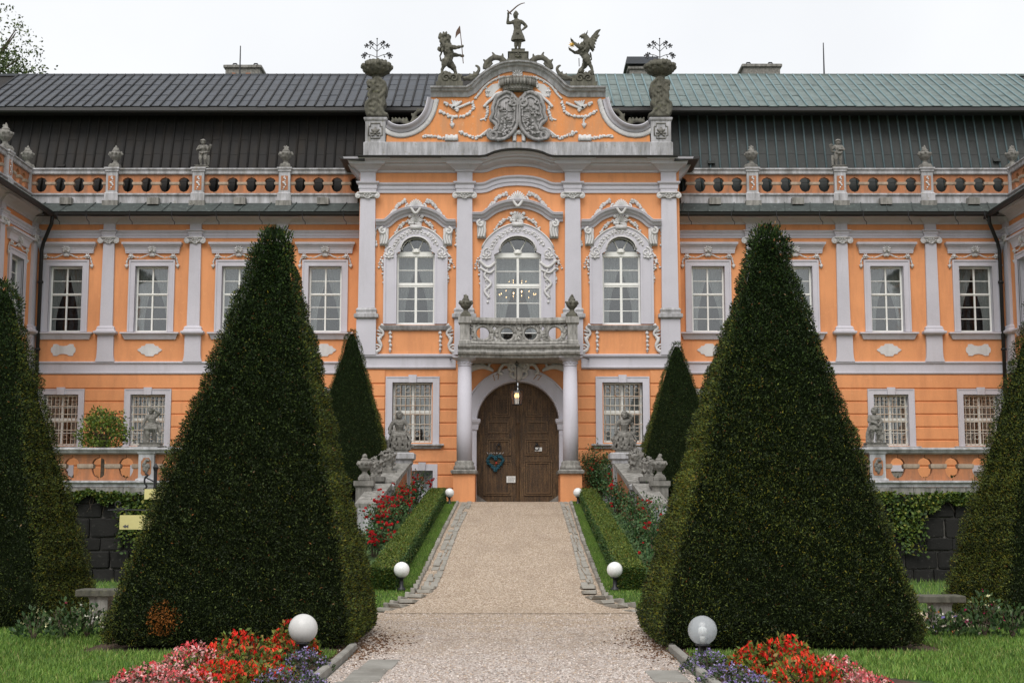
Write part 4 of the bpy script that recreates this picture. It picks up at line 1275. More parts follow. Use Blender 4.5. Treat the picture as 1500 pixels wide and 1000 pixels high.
# gable relief
f = MB(); y = YG
def z3(ox, oy, s): return lambda a, b: (gx(ox + a / s), gz(oy + b / s))
q3 = z3(620, 80, 5.357)
def both(fn):
    for m_ in (False, True):
        fn((lambda a, b: (lambda r_: (2 * gx(759) - r_[0], r_[1]))(q3(a, b))) if m_ else q3, m_)
def gable_relief(t, m_):
    global f
    def done(nm='gable_garland'):
        global f
        f.build(nm, M['relief'], palace, True); f = MB()
    f = MB()
    rel_garland(f, [t(130, 440), t(180, 475), t(260, 495), t(340, 475), t(385, 435), t(395, 375)], 22, .065, y, 3, .6)
    for a, b in ((160, 380), (205, 400), (240, 425)): rel_tube(f, bez([t(a, b), t(a + 30, b + 10), t(a + 20, b + 25)], 4), [.05] * 9, y - .02)
    for q in range(5): rel_tube(f, bez([t(235, 425), t(240 + q * 12, 395 - 4 * q), t(225 + 20 * q, 360 + 3 * q)], 4), [.06, .06, .06, .05, .05, .04, .04, .03, .02], y - .02)
    rel_tube(f, bez([t(240, 430), t(300, 410), t(370, 380)], 5), .045, y - .02)
    rel_garland(f, [t(225, 490), t(228, 530), t(228, 570)], 8, .05, y, 5, .6)
    rel_tube(f, [t(228, 545), t(228, 580)], [.09, .02], y)
    done('gable_festoon')
    rel_tube(f, bez([t(400, 350), t(440, 310), t(480, 255), t(540, 210), t(600, 185), t(680, 175)], 5), .035, y - .01)
    rel_garland(f, [t(410, 345), t(480, 255), t(600, 185), t(690, 172)], 16, .05, y, 6, .6)
    done('gable_border')
    rel_garland(f, [t(500, 265), t(505, 300), t(505, 330)], 7, .06, y, 7, .7); done('gable_pendant')
    rel_garland(f, [t(600, 190), t(602, 220), t(600, 250)], 6, .055, y, 17, .6); done('gable_pendant')
    rel_tube(f, bez([t(620, 300), t(570, 315), t(540, 350), t(505, 380), t(475, 415)], 5), .05, y - .02)
    rel_garland(f, [t(500, 405), t(505, 440), t(495, 480), t(485, 515)], 12, .06, y, 8, .7)
    rel_tube(f, bez([t(490, 500), t(465, 510), t(445, 515)], 4), .03, y)
    done('gable_tendril')
    rel_garland(f, [t(5, 640), t(60, 640), t(120, 650), t(165, 660)], 16, .062, y, 9, .7)
    for q in range(5): rel_tube(f, [t(185 + q * 19, 680), t(185 + q * 19, 632 + 6 * (q % 2))], [.07, .05], y - .02)
    done('gable_garland')
    rel_garland(f, [t(290, 610), t(350, 635), t(400, 655), t(450, 645), t(490, 620)], 18, .065, y, 10, .7)
    rel_tube(f, bez([t(440, 650), t(490, 610), t(520, 592), t(548, 605)], 5), .04, y - .02)
    done('gable_garland')
both(gable_relief)
rel_shell(f, q3(740, 165), .22, y - .03, 9, 220, .03); f.build('gable_shell', M['relief'], palace, True); f = MB()
rel_tube(f, bez([q3(715, 685), q3(718, 630), q3(750, 610), q3(785, 630), q3(788, 685)], 5), .07, y - .02)
rel_shell(f, q3(752, 625), .15, y - .02, 5, 150, .03)
f.build('gable_relief', M['relief'], palace, True)
# peeling patches of bare render either side of the crown
for m_ in (0, 1):
    pts = [(500, 270), (540, 235), (590, 225), (605, 260), (570, 290), (540, 330), (500, 340), (485, 305)]
    pp = [q3(a, b) for a, b in pts]
    if m_: pp = [(2 * gx(759) - a, b) for a, b in pp]
    MB().prism_xz(pp, YG - .004, YG + .02).build('bare_render', M['relief'], palace)
# twin shields of arms
def shield(m_):
    t = (lambda a, b: q3(a, b)) if not m_ else (lambda a, b: (2 * gx(759.5) - q3(a, b)[0], q3(a, b)[1]))
    outl = [(690, 315), (650, 305), (610, 325), (575, 350), (560, 390), (545, 430), (548, 470), (530, 520), (560, 545), (575, 570), (570, 600), (525, 625), (530, 660), (570, 675), (630, 672), (680, 640), (715, 600), (735, 560), (740, 500), (742, 440), (740, 400), (712, 372), (715, 340)]
    P = [tuple(q) for q in bez([t(*p) for p in outl], 3)]
    s = MB().prism_xz(P, YG - .14, YG)
    s.tube([(a, YG - .15, b) for a, b in P + P[:1]], .06, 6)
    cx_, cz_ = t(648, 460)
    inn_ = [(cx_ + (a - cx_) * .74, cz_ + (b - cz_) * .76) for a, b in P]
    s.tube([(a, YG - .15, b) for a, b in inn_ + inn_[:1]], .035, 5)
    g = random.Random(4 + m_)
    # quartered field: bar, pale and small charges
    for a, b, c, d in ((600, 455, 715, 452), (658, 360, 655, 560)):
        rel_tube(s, [t(a, b), t(c, d)], .03, YG - .14)
    for cxp, czp in ((625, 410), (690, 410), (620, 510), (685, 505), (650, 590), (660, 620)):
        a, b = t(cxp, czp)
        for q in range(7): s.blob((a + g.uniform(-.13, .13), YG - .16, b + g.uniform(-.18, .18)), (.05, .05, .06), 1, .5)
    for q in range(4): rel_tube(s, bez([t(665, 500 + q * 14), t(690, 495 + q * 14), t(715, 502 + q * 14)], 3), .022, YG - .15)
    a, b = t(705, 385); rel_scroll(s, (a, b), .18, 1.4, 2, YG - .15, .055, 1 if m_ else -1)
    a, b = t(548, 640); rel_scroll(s, (a, b), .2, 1.4, 2, YG - .15, .06, -1 if m_ else 1)
    for q in range(0, len(P), 4): s.blob((P[q][0], YG - .13, P[q][1]), (.085, .08, .085), 1, .3)
    return s.build('coat_of_arms', M['arms'], palace, True)
shield(0); shield(1)
# stone crown
cx_, cz_ = q3(742, 290)
cr = MB()
cr.lathe(cx_, YG, [(.44, gz(135.5)), (.46, gz(133)), (.50, gz(131)), (.55, gz(124)), (.60, gz(119)), (.60, gz(118)), (.4, gz(117.6)), (.1, gz(118))], 28, .62)
for i in range(17):
    q = math.pi + math.pi * i / 16
    a, b = cx_ + .57 * math.cos(q), YG + .36 * math.sin(q)
    cr.tube([(a * .985 + cx_ * .015, b, gz(128)), (a, b, gz(119))], .045, 6)
    cr.blob((a, b, gz(117.5)), (.055, .055, .07), 1)
    cr.blob((cx_ + .47 * math.cos(q), YG + .30 * math.sin(q), gz(132.5)), .035, 1)
cr.build('stone_crown', M['stone'], palace, True)
# attic roof behind the gable
MB().prism_yz([(YG + .3, gz(224)), (YG + .3, gz(206)), (YG + 3.5, gz(150)), (YG + 6, gz(150)), (YG + 6, gz(224))], gx(560), gx(958)).build('attic_roof', M['roof_low'], palace)

# ------------------------------------------------------------------ mansard roofs
YE, YB_, YT = 46.05, 45.75, 49.6                    # upper eave, foot of the steep slope, ridge
ZB_, ZS, ZE, ZT = zat(288, YB_), zat(167, 46.75), zat(156.5, YE - .25), zat(111, YT)
NCOL, DX = 40, .325
def make_roof(sgn, mu, ml, ms, x_in, label):
    xo = x_in + sgn * 19.2
    a, b = min(x_in, xo), max(x_in, xo)
    base = MB().prism_yz([(YB_ + .03, ZB_), (46.78, ZS), (YE, ZE - .05), (YT, ZT - .03), (YT + 4.5, ZE), (YT + 4.5, ZB_)], a, b)
    o = base.build('roof', ml, palace)
    o['label'] = label
    f = MB().prism_yz([(YE - .28, ZE - .02), (YE - .30, ZE - .14), (YE - .26, ZE - .20), (YE - .02, ZE - .24), (46.80, ZS + .0), (46.80, ZS + .1), (YE, ZE - .02)], a, b)
    f.build('eave', M['gutter'], o)
    # steep lower slope: sheets between standing seams, four rows
    def slope(y0, z0, y1, z1, rows, name, mat, seam_mat, n_, dx, push):
        d = Vector((0, y1 - y0, z1 - z0)); L = d.length; d.normalize(); nv = Vector((0, -d.z, d.y))
        h = L / rows
        me = MB().add([(-dx / 2 + .006, 0, 0), (dx / 2 - .006, 0, 0), (dx / 2 - .006, 0, h * 1.01), (-dx / 2 + .006, 0, h * 1.01),
                       (-dx / 2 + .006, -.014, 0), (dx / 2 - .006, -.014, 0), (dx / 2 - .006, -.006, h * 1.01), (-dx / 2 + .006, -.006, h * 1.01),
                       (-dx / 2 + .006, -.006, h * .5), (dx / 2 - .006, -.006, h * .5), (dx / 2 - .006, -.014, h * .5), (-dx / 2 + .006, -.014, h * .5)],
                      [(4, 5, 9, 8), (8, 9, 10, 11), (11, 10, 6, 7), (0, 1, 5, 4), (1, 2, 6, 5), (2, 3, 7, 6), (3, 0, 4, 7)]).mesh(name, (0, 0, 0))
        me.materials.append(mat)
        tilt = math.atan2(y1 - y0, z1 - z0)
        for i in range(n_):
            for j in range(rows):
                off = ((i * 7) % 3 - 1) * h * .02
                c = Vector((x_in + sgn * (i + .5) * dx, y0, z0)) + d * (h * j + off) + nv * push
                p = link(name, me, c, o)
                p.rotation_euler = (-tilt + R(rng.uniform(-.45, .45)), R(rng.uniform(-.3, .3)), 0)
        sm = MB().tube([(0, 0, 0), (0, d.y * L * .97, d.z * L * .97), (0, d.y * L, d.z * L)], [.034, .034, .042], 5).mesh('standing_seam', (0, 0, 0))
        sm.materials.append(seam_mat); sm.shade_smooth()
        for i in range(n_ + 1):
            link('standing_seam', sm, Vector((x_in + sgn * i * dx, y0, z0)) + nv * (push + .028), o)
    x_in = x_in + sgn * 2.6
    slope(YB_, ZB_, 46.75, ZS, 3, 'roof_panel', ml, ms[0], 48, .325, .02)
    slope(YE - .27, ZE - .01, YT, ZT, 3, 'roof_sheet', mu, ms[1], 48, .325, .015)
    MB().box(a, b, YT - .07, YT + .07, ZT - .03, ZT + .05).build('ridge_cap', mu, o)
    return o
XGL, XGR = xat(530, 150, 46), xat(988, 150, 46)
roofL = make_roof(-1, M['roof_dark'], M['roof_low'], (M['roof_low'], M['seam_dark']), CX - .0, 'dark grey sheet metal mansard roof')
roofR = make_roof(1, M['roof_green'], M['roof_lowgreen'], (M['seam_low'], M['seam_green']), CX + .001, 'green patinated copper mansard roof')
# extend the seams over the part hidden behind the gable is not needed; outer ends run past the frame
# chimneys, rods, roof vents
YC = 51.0
def chimney(pa, pb, pt, pbm, kind):
    xa, xb = xat(pa, 100, YC), xat(pb, 100, YC); zt, zb_ = zat(pt, YC), zat(112, YC) - 1.2
    s = MB().box(xa + .06, xb - .06, YC, YC + 1.1, zb_, zt - .12)
    o = s.build('chimney', M['lead'], roofL if kind == 0 else roofR)
    MB().mould(xa + .06, xb - .06, YC, YC + 1.1, [(.0, zt - .16), (.07, zt - .12), (.07, zt - .03), (.0, zt)], True).build('chimney_cap', M['stone'], o)
    if kind < 2:
        for q in (.22, .78):
            x = xa + (xb - xa) * q
            MB().tube([(x - .09, YC + .5, zt - .02), (x - .09, YC + .5, zt + .14), (x - .05, YC + .5, zt + .2), (x + .05, YC + .5, zt + .2), (x + .09, YC + .5, zt + .14), (x + .09, YC + .5, zt - .02)], .03, 6).build('chimney_hoop', M['iron'], o)
    else:
        MB().prism_xz([(xa - .1, zt + .05), (xa - .05, zt + .32), (xb + .05, zt + .32), (xb + .1, zt + .05)], YC - .15, YC + 1.2).build('chimney_cowl', M['roof_dark'], o)
    return o
c = chimney(328, 383, 95, 112, 0)
b = MB()
for a, d in ((340, 345), (360, 367)):
    b.box(xat(a, 108, YC), xat(d, 108, YC), YC - .01, YC + .02, zat(111, YC), zat(107, YC))
b.build('bare_brick', M['orange_old'], c)
chimney(1087, 1145, 93.5, 112, 1)
chimney(920, 962, 97, 112, 2)
for px, p0, p1, rf in ((351.5, 112, 67.5, roofL), (1207, 109, 63, roofR)):
    x = xat(px, 100, YT); MB().tube([(x, YT, zat(p0, YT)), (x, YT, zat(p1, YT))], [.03, .018], 6).build('lightning_rod', M['iron'], rf)
for px, py, rf in ((90, 241, roofL), (1042, 236, roofR), (1460, 233, roofR)):
    Yv = YB_ + (zat(py, 46.1) - ZB_) / (ZS - ZB_) * 1.0 - .1
    x, z = xat(px, py, Yv), zat(py, Yv)
    MB().prism_yz([(Yv + .3, z - .1), (Yv - .1, z - .1), (Yv + .12, z + .1), (Yv + .3, z + .1)], x - .12, x + .12).build('roof_vent', rf.data.materials[0], rf)

# ------------------------------------------------------------------ portal, columns, balcony
YP = 42.45                                          # column axis
PC = PL(YP)
# archivolt and jambs
zs = rz(619)
N = 24
inn = [(CX - dr, Z0), (CX - dr, zs)] + [(CX + dr * math.cos(math.pi - math.pi * i / N), zs + dr * math.sin(math.pi - math.pi * i / N)) for i in range(1, N)] + [(CX + dr, zs), (CX + dr, Z0)]
ra = 80 * kr
out = [(CX - dr - 10 * kr, Z0), (CX - dr - 10 * kr, zs)] + [(CX + ra * math.cos(math.pi - math.pi * i / N), zs + ra * math.sin(math.pi - math.pi * i / N)) for i in range(1, N)] + [(CX + dr + 10 * kr, zs), (CX + dr + 10 * kr, Z0)]
o = MB().strip(inn, out, YR - .10, YR + .35).build('portal_arch', M['trim'], palace)
s = MB()
for r_ in (dr + .03, ra - .02):
    s.tube([(CX + r_ * math.cos(a), YR - .10, zs + r_ * math.sin(a)) for a in [math.pi * i / N for i in range(N + 1)]], .03, 6)
s.build('arch_moulding', M['trim'], o)
for sx in (-1, 1):
    xa, xb = sorted((CX + sx * (dr - .02), CX + sx * (dr + 11 * kr)))
    MB().mould(xa, xb, YR - .12, YR + .3, [(.0, rz(630)), (.02, rz(629)), (.04, rz(622)), (.09, rz(618)), (.10, rz(614.5)), (.06, rz(613.5))]).build('impost', M['trim'], o)
    MB().box(xa + .05, xb - .03, YR - .13, YR - .08, RZ1 + .35, rz(633)).build('jamb_panel', M['trim'], o)
# keystone rocaille and side leaves
f = MB()
xk = CX + .02
for sx in (-1, 1):
    rel_scroll(f, (xk + sx * .16, rz(538)), .17, 1.4, math.pi / 2, YR - .16, .055, -sx)
    rel_tube(f, bez([(xk + sx * .1, rz(555)), (xk + sx * .26, rz(548)), (xk + sx * .2, rz(540)), (xk + sx * .45, rz(534)), (xk + sx * .62, rz(545)), (xk + sx * .50, rz(548))], 5), .05, YR - .14)
    P = bez([(CX + sx * 1.63, rz(553)), (CX + sx * 1.58, rz(543)), (CX + sx * 1.35, rz(538)), (CX + sx * 1.1, rz(537)), (CX + sx * .85, rz(541)), (CX + sx * .78, rz(544))], 5)
    rel_tube(f, P, [.16 - .13 * i / len(P) for i in range(len(P))], YR - .03, 7, .5)
    for q in range(5):
        a = P[2 + 4 * q]; rel_tube(f, bez([(a.x, a.y), (a.x - sx * .05, a.y + .14), (a.x - sx * .16, a.y + .16)], 3), [.06, .05, .05, .04, .03, .02, .015], YR - .04)
    rel_garland(f, [(CX + sx * 1.62, rz(560)), (CX + sx * 1.60, rz(566)), (CX + sx * 1.57, rz(573))], 5, .05, YR - .02, 3, .4)
f.blob((xk, YR - .16, rz(547)), (.15, .12, .25), 2)
rel_shell(f, (xk, rz(540)), .35, YR - .15, 7, 150, .05)
f.build('keystone_ornament', M['relief'], o, True)
# painted year, split either side of the keystone
def text_mesh(txt, size, mat, name, parent, origin, extr=.004, align='CENTER', rot=0):
    cu = bpy.data.curves.new('txt', 'FONT'); cu.body = txt; cu.size = size; cu.extrude = extr; cu.align_x = align; cu.align_y = 'CENTER'
    t = bpy.data.objects.new('txt', cu); COL.objects.link(t)
    dg = bpy.context.evaluated_depsgraph_get()
    me = bpy.data.meshes.new_from_object(t.evaluated_get(dg))
    bpy.data.objects.remove(t)
    me.name = name; me.materials.clear(); me.materials.append(mat)
    me.transform(Matrix.Rotation(math.pi / 2, 4, 'X'))
    b_ = link(name, me, origin, parent); b_.rotation_euler = (0, rot, 0)
    return b_
for txt, px, py, rt in (('17', 727, 553.5, -.42), ('77', 786.5, 553.5, .42)):
    text_mesh(txt, .27, M['date'], 'painted_date', o, (rx(px), YR - .105, rz(py)), .004, rot=rt * .6)
# doors
YD = YR + .30
for sx in (-1, 1):
    n = 20
    pts = [(CX + sx * .01, RZ1 + .02), (CX + sx * dr, RZ1 + .02), (CX + sx * dr, zs)] + [(CX + sx * dr * math.cos(math.pi / 2 * i / n), zs + dr * math.sin(math.pi / 2 * i / n)) for i in range(1, n)] + [(CX + sx * .01, zs + dr)]
    d = MB().prism_xz(pts, YD, YD + .1)
    do = d.build('door', M['wood'], palace)
    h_ = .55
    def panel(za, zb_, x0=.2, x1=1.08, step=2):
        for q in range(step):
            a, b = CX + sx * (x0 + q * .06), CX + sx * (x1 - q * .06)
            a, b = min(a, b), max(a, b)
            z0_, z1_ = za + q * .06, zb_ - q * .06
            y_ = YD - .035
            m_ = MB()
            for bx in ((a, b, z0_, z0_ + .035), (a, b, z1_ - .035, z1_), (a, a + .035, z0_ + .035, z1_ - .035), (b - .035, b, z0_ + .035, z1_ - .035)):
                m_.box(bx[0], bx[1], y_ + .004 * q, YD + .01, bx[2], bx[3])
            m_.build('panel_moulding', M['wood_light'], do)
    panel(RZ1 + .22, RZ1 + 1.32); panel(RZ1 + 1.48, RZ1 + 2.0, .22, .98); panel(RZ1 + 2.18, RZ1 + 2.55, .3, .95, 1); panel(RZ1 + 2.7, RZ1 + 3.35, .25, .78, 2)
    st = MB(); rr = random.Random(3)
    for i in range(13):
        for j in range(40):
            x_, z_ = .07 + i * .094, RZ1 + .12 + j * .093
            if z_ > zs and x_ ** 2 + (z_ - zs) ** 2 > (dr - .06) ** 2: continue
            if x_ > dr - .04 or rr.random() < .12: continue
            xx = CX + sx * x_
            st.add([(xx - .013, YD - .002, z_), (xx, YD - .002, z_ - .013), (xx + .013, YD - .002, z_), (xx, YD - .002, z_ + .013), (xx, YD - .022, z_)], [(0, 1, 4), (1, 2, 4), (2, 3, 4), (3, 0, 4)])
    so = st.build('door_studs', M['stud'], do); so['kind'] = 'stuff'
    kn = MB(); xx = CX + sx * .6
    kn.tube([(xx + .07 * math.cos(a), YD - .06, RZ1 + 1.72 + .085 * math.sin(a)) for a in [q * math.pi / 6 for q in range(13)]], .014, 6); kn.blob((xx, YD - .04, RZ1 + 1.82), (.045, .04, .05), 1)
    kn.build('door_knocker', M['iron'], do)
mu = MB().box(CX - .045, CX + .045, YD - .06, YD + .02, RZ1 + .02, zs + dr - .3); mu.lathe(CX, YD - .06, [(.03, RZ1 + .05), (.045, RZ1 + .3), (.03, RZ1 + 2.4), (.05, RZ1 + 2.5)], 8)
mu.build('door_post', M['wood'], palace)
for sx in (-1, 1):
    MB().prism_xz([(CX + sx * dr, RZ1 - .01), (CX + sx * (dr - .36), RZ1 - .01), (CX + sx * (dr - .14), RZ1 + .14), (CX + sx * dr, RZ1 + .24)], YR - .1, YR + .28).build('guard_stone', M['stone'], palace)
MB().box(CX - dr, CX + dr, YR - .25, YR + .3, RZ1 - .05, RZ1 + .02).build('threshold', M['stone'], palace)
# columns
def make_column(px):
    xc = PC.x(px, 600); z = PC.z
    zp = zat(693, YP - .4); k_ = PC.k
    pl_ = MB().mould(xc - 15.5 * k_, xc + 15.5 * k_, YP - .34, YR - .05, [(0, RZ1 - .25), (0, zp - .02)])
    o = pl_.build('column', M['orange'], palace, origin=(xc, YP, RZ1))
    MB().mould(xc - 15.5 * k_, xc + 15.5 * k_, YP - .36, YR - .05, [(0, zp - .02), (.06, zp), (.08, zp + .08), (.0, zp + .12)]).build('base', M['stone'], o)
    r0 = 11.2 * k_
    zb_, zt = zp + .12, z(523.5)
    MB().lathe(xc, YP, [(r0 * 1.38, zb_), (r0 * 1.42, zb_ + .06), (r0 * 1.3, zb_ + .12), (r0 * 1.2, zb_ + .14), (r0 * 1.26, zb_ + .2), (r0 * 1.1, zb_ + .25), (r0 * 1.02, zb_ + .27)], 24).build('base', M['stone'], o, True)
    MB().lathe(xc, YP, [(r0, zb_ + .24), (r0 * 1.0, zb_ + 1.2), (r0 * .88, z(536))], 28).build('shaft', M['trim'], o, True)
    c = MB().lathe(xc, YP, [(r0 * .88, z(537)), (r0 * .96, z(536.3)), (r0 * .88, z(535.5)), (r0 * .90, z(530)), (r0 * 1.1, z(527.5)), (r0 * 1.12, z(526.5))], 24)
    c.mould(xc - r0 * 1.1, xc + r0 * 1.1, YP - r0 * 1.1, YP + r0 * 1.1, [(0, z(527)), (.04, z(526)), (.10, z(524.6)), (.10, zt)], True)
    for q in range(7):
        a = -math.pi / 2 + (q - 3) * .5; c.blob((xc + r0 * .9 * math.cos(a), YP + r0 * .9 * math.sin(a), z(532)), .035, 1)
    c.build('capital', M['trim'], o)
    return o
colL = make_column(680.5)
copy_tree(colL, palace, colL.location + Vector((PC.x(835.5, 600) - PC.x(680.5, 600), 0, 0)))
# balcony
XA, XB = PC.x(671.5, 515), PC.x(848.5, 515)
def bowf(x): 
    u = (x - (XA + XB) / 2) / ((XB - XA) / 2)
    return .22 * max(0, 1 - (u / .72) ** 2) if abs(u) < .72 else 0.0
zf = zat(523.5, YP - .3)
prof = [(.0, zf), (-.02, zf + .07), (-.10, zf + .10), (-.13, zf + .16), (-.04, zf + .20), (-.02, zf + .27), (-.10, zf + .31), (-.12, zf + .36), (.0, zf + .40)]
s = MB(); NB = 20
v, f_ = [], []
for i in range(NB + 1):
    x_ = XA + (XB - XA) * i / NB
    for p_, z_ in prof: v.append((x_, YP - .36 + bowf(x_) + p_, z_))
    v.append((x_, YR, zf + .40)); v.append((x_, YR, zf))
m_ = len(prof) + 2
for i in range(NB):
    for q in range(m_):
        q2 = (q + 1) % m_
        f_.append((i * m_ + q, (i + 1) * m_ + q, (i + 1) * m_ + q2, i * m_ + q2))
f_ += [tuple(range(m_)), tuple(range(NB * m_ + m_ - 1, NB * m_ - 1, -1))]
s.add(v, f_)
bal = s.build('balcony', M['balcony'], palace)
zr0, zr1, zr2 = zf + .40, zat(474, YP - .3), zat(464.5, YP - .3)
s = MB()
def rail(mb, za, zb_, w):
    v, f_ = [], []
    for i in range(NB + 1):
        x_ = XA + .12 + (XB - XA - .24) * i / NB; yy = YP - .22 + bowf(x_)
        v += [(x_, yy - w, za + .03), (x_, yy - w - .03, (za + zb_) / 2), (x_, yy - w, zb_), (x_, yy + w, zb_), (x_, yy + w, za)]
    for i in range(NB):
        for q in range(5): f_.append((i * 5 + q, (i + 1) * 5 + q, (i + 1) * 5 + (q + 1) % 5, i * 5 + (q + 1) % 5))
    f_ += [(0, 1, 2, 3, 4), tuple(range(NB * 5 + 4, NB * 5 - 1, -1))]
    mb.add(v, f_)
rail(s, zr1, zr2, .12); s.build('balcony_rail', M['balcony'], bal)
s = MB(); rail(s, zr0 - .02, zr0 + .10, .10); s.build('balcony_plinth', M['balcony'], bal)
for px in (681.5, 838):
    xp = PC.x(px, 490)
    MB().mould(xp - .15, xp + .15, YP - .38, YP - .06, [(.03, zr0), (.03, zr0 + .1), (0, zr0 + .13), (0, zr1 - .03), (.05, zr1 + .02), (.05, zr2 + .01)], True).build('balcony_pier', M['balcony'], bal)
    for yy in (YP + .3, YP + .9): MB().box(xp - .08, xp + .08, yy - .14, yy + .14, zr0, zr1).build('side_baluster', M['balcony'], bal)
    MB().box(xp - .12, xp + .12, YP - .06, YR, zr1, zr2).build('balcony_rail', M['balcony'], bal)
# pierced rococo tracery between the rails
zl, zh = zr0 + .10, zr1
def tr(mb, pts, rad):
    P = bez(pts, 6)
    mb.tube([(a, YP - .22 + bowf(a), b) for a, b in P], rad, 7, .9)
g = random.Random(2)
for i in range(4):
    xc = XA + .38 + (XB - XA - .76) * (i + .5) / 4; wv = (XB - XA - .76) / 8
    H = zh - zl
    t = MB()
    ov = [(xc + wv * .66 * math.cos(a), zl + H * .48 + H * .44 * math.sin(a)) for a in [q * math.pi / 8 for q in range(17)]]
    t.tube([(a, YP - .22 + bowf(a), b) for a, b in ov], .055, 7, 1.0)
    for sx in (-1, 1):
        tr(t, [(xc + sx * wv * .98, zl), (xc + sx * wv * .72, zl + H * .2), (xc + sx * wv * .92, zl + H * .5), (xc + sx * wv * .70, zl + H * .8), (xc + sx * wv * .98, zh)], .055)
        tr(t, [(xc + sx * wv * .3, zh), (xc + sx * wv * .55, zh - H * .1), (xc + sx * wv * .85, zh - H * .05)], .045)
        tr(t, [(xc + sx * wv * .3, zl + .02), (xc + sx * wv * .6, zl + H * .1), (xc + sx * wv * .85, zl + H * .04)], .045)
        for q in range(5):
            a, b = xc + sx * wv * g.uniform(.6, 1), zl + H * g.random()
            t.blob((a, YP - .24 + bowf(a), b), (.06, .06, .06), 1, .5)
    t.build('balcony_tracery', M['balcony'], bal, True)
# iron tie rods that reach the wall beside the balcony
for sx, px in ((-1, 660), (1, 862)):
    MB().tube([(PC.x(671 if sx < 0 else 848, 520), YP + .2, zf + .1), (rx(px), YR - .05, zf + .15)], .02, 5).build('tie_rod', M['iron'], palace)
# chandelier in the hall behind the middle window
ch = thing('chandelier', 'lit chandelier with candle bulbs seen through the middle window above the balcony', 'chandelier', (CX + .02, YR + 1.9, rz(440)))
zc = zat(425.5, YR + 1.9)
s = MB().tube([(CX, YR + 1.9, zc + 1.3), (CX, YR + 1.9, zc - .35)], .03, 6)
bl = MB()
for q in range(14):
    a = q / 14 * 6.28
    x_, y_ = CX + .60 * math.cos(a), YR + 1.9 + .5 * math.sin(a)
    zz = zc - .12 + .05 * math.sin(q * 2.3)
    s.tube([(CX, YR + 1.9, zc - .3), ((CX + x_) / 2, (YR + 1.9 + y_) / 2, zc - .4), (x_, y_, zz - .08)], .014, 5)
    bl.blob((x_, y_, zz), (.019, .019, .034), 1)
for q in range(6):
    a = q / 6 * 6.28
    bl.blob((CX + .28 * math.cos(a), YR + 1.9 + .25 * math.sin(a), zc + .30), (.017, .017, .03), 1)
s.build('chandelier_frame', M['gold'], ch); bl.build('candle_bulb', M['bulb'], ch)
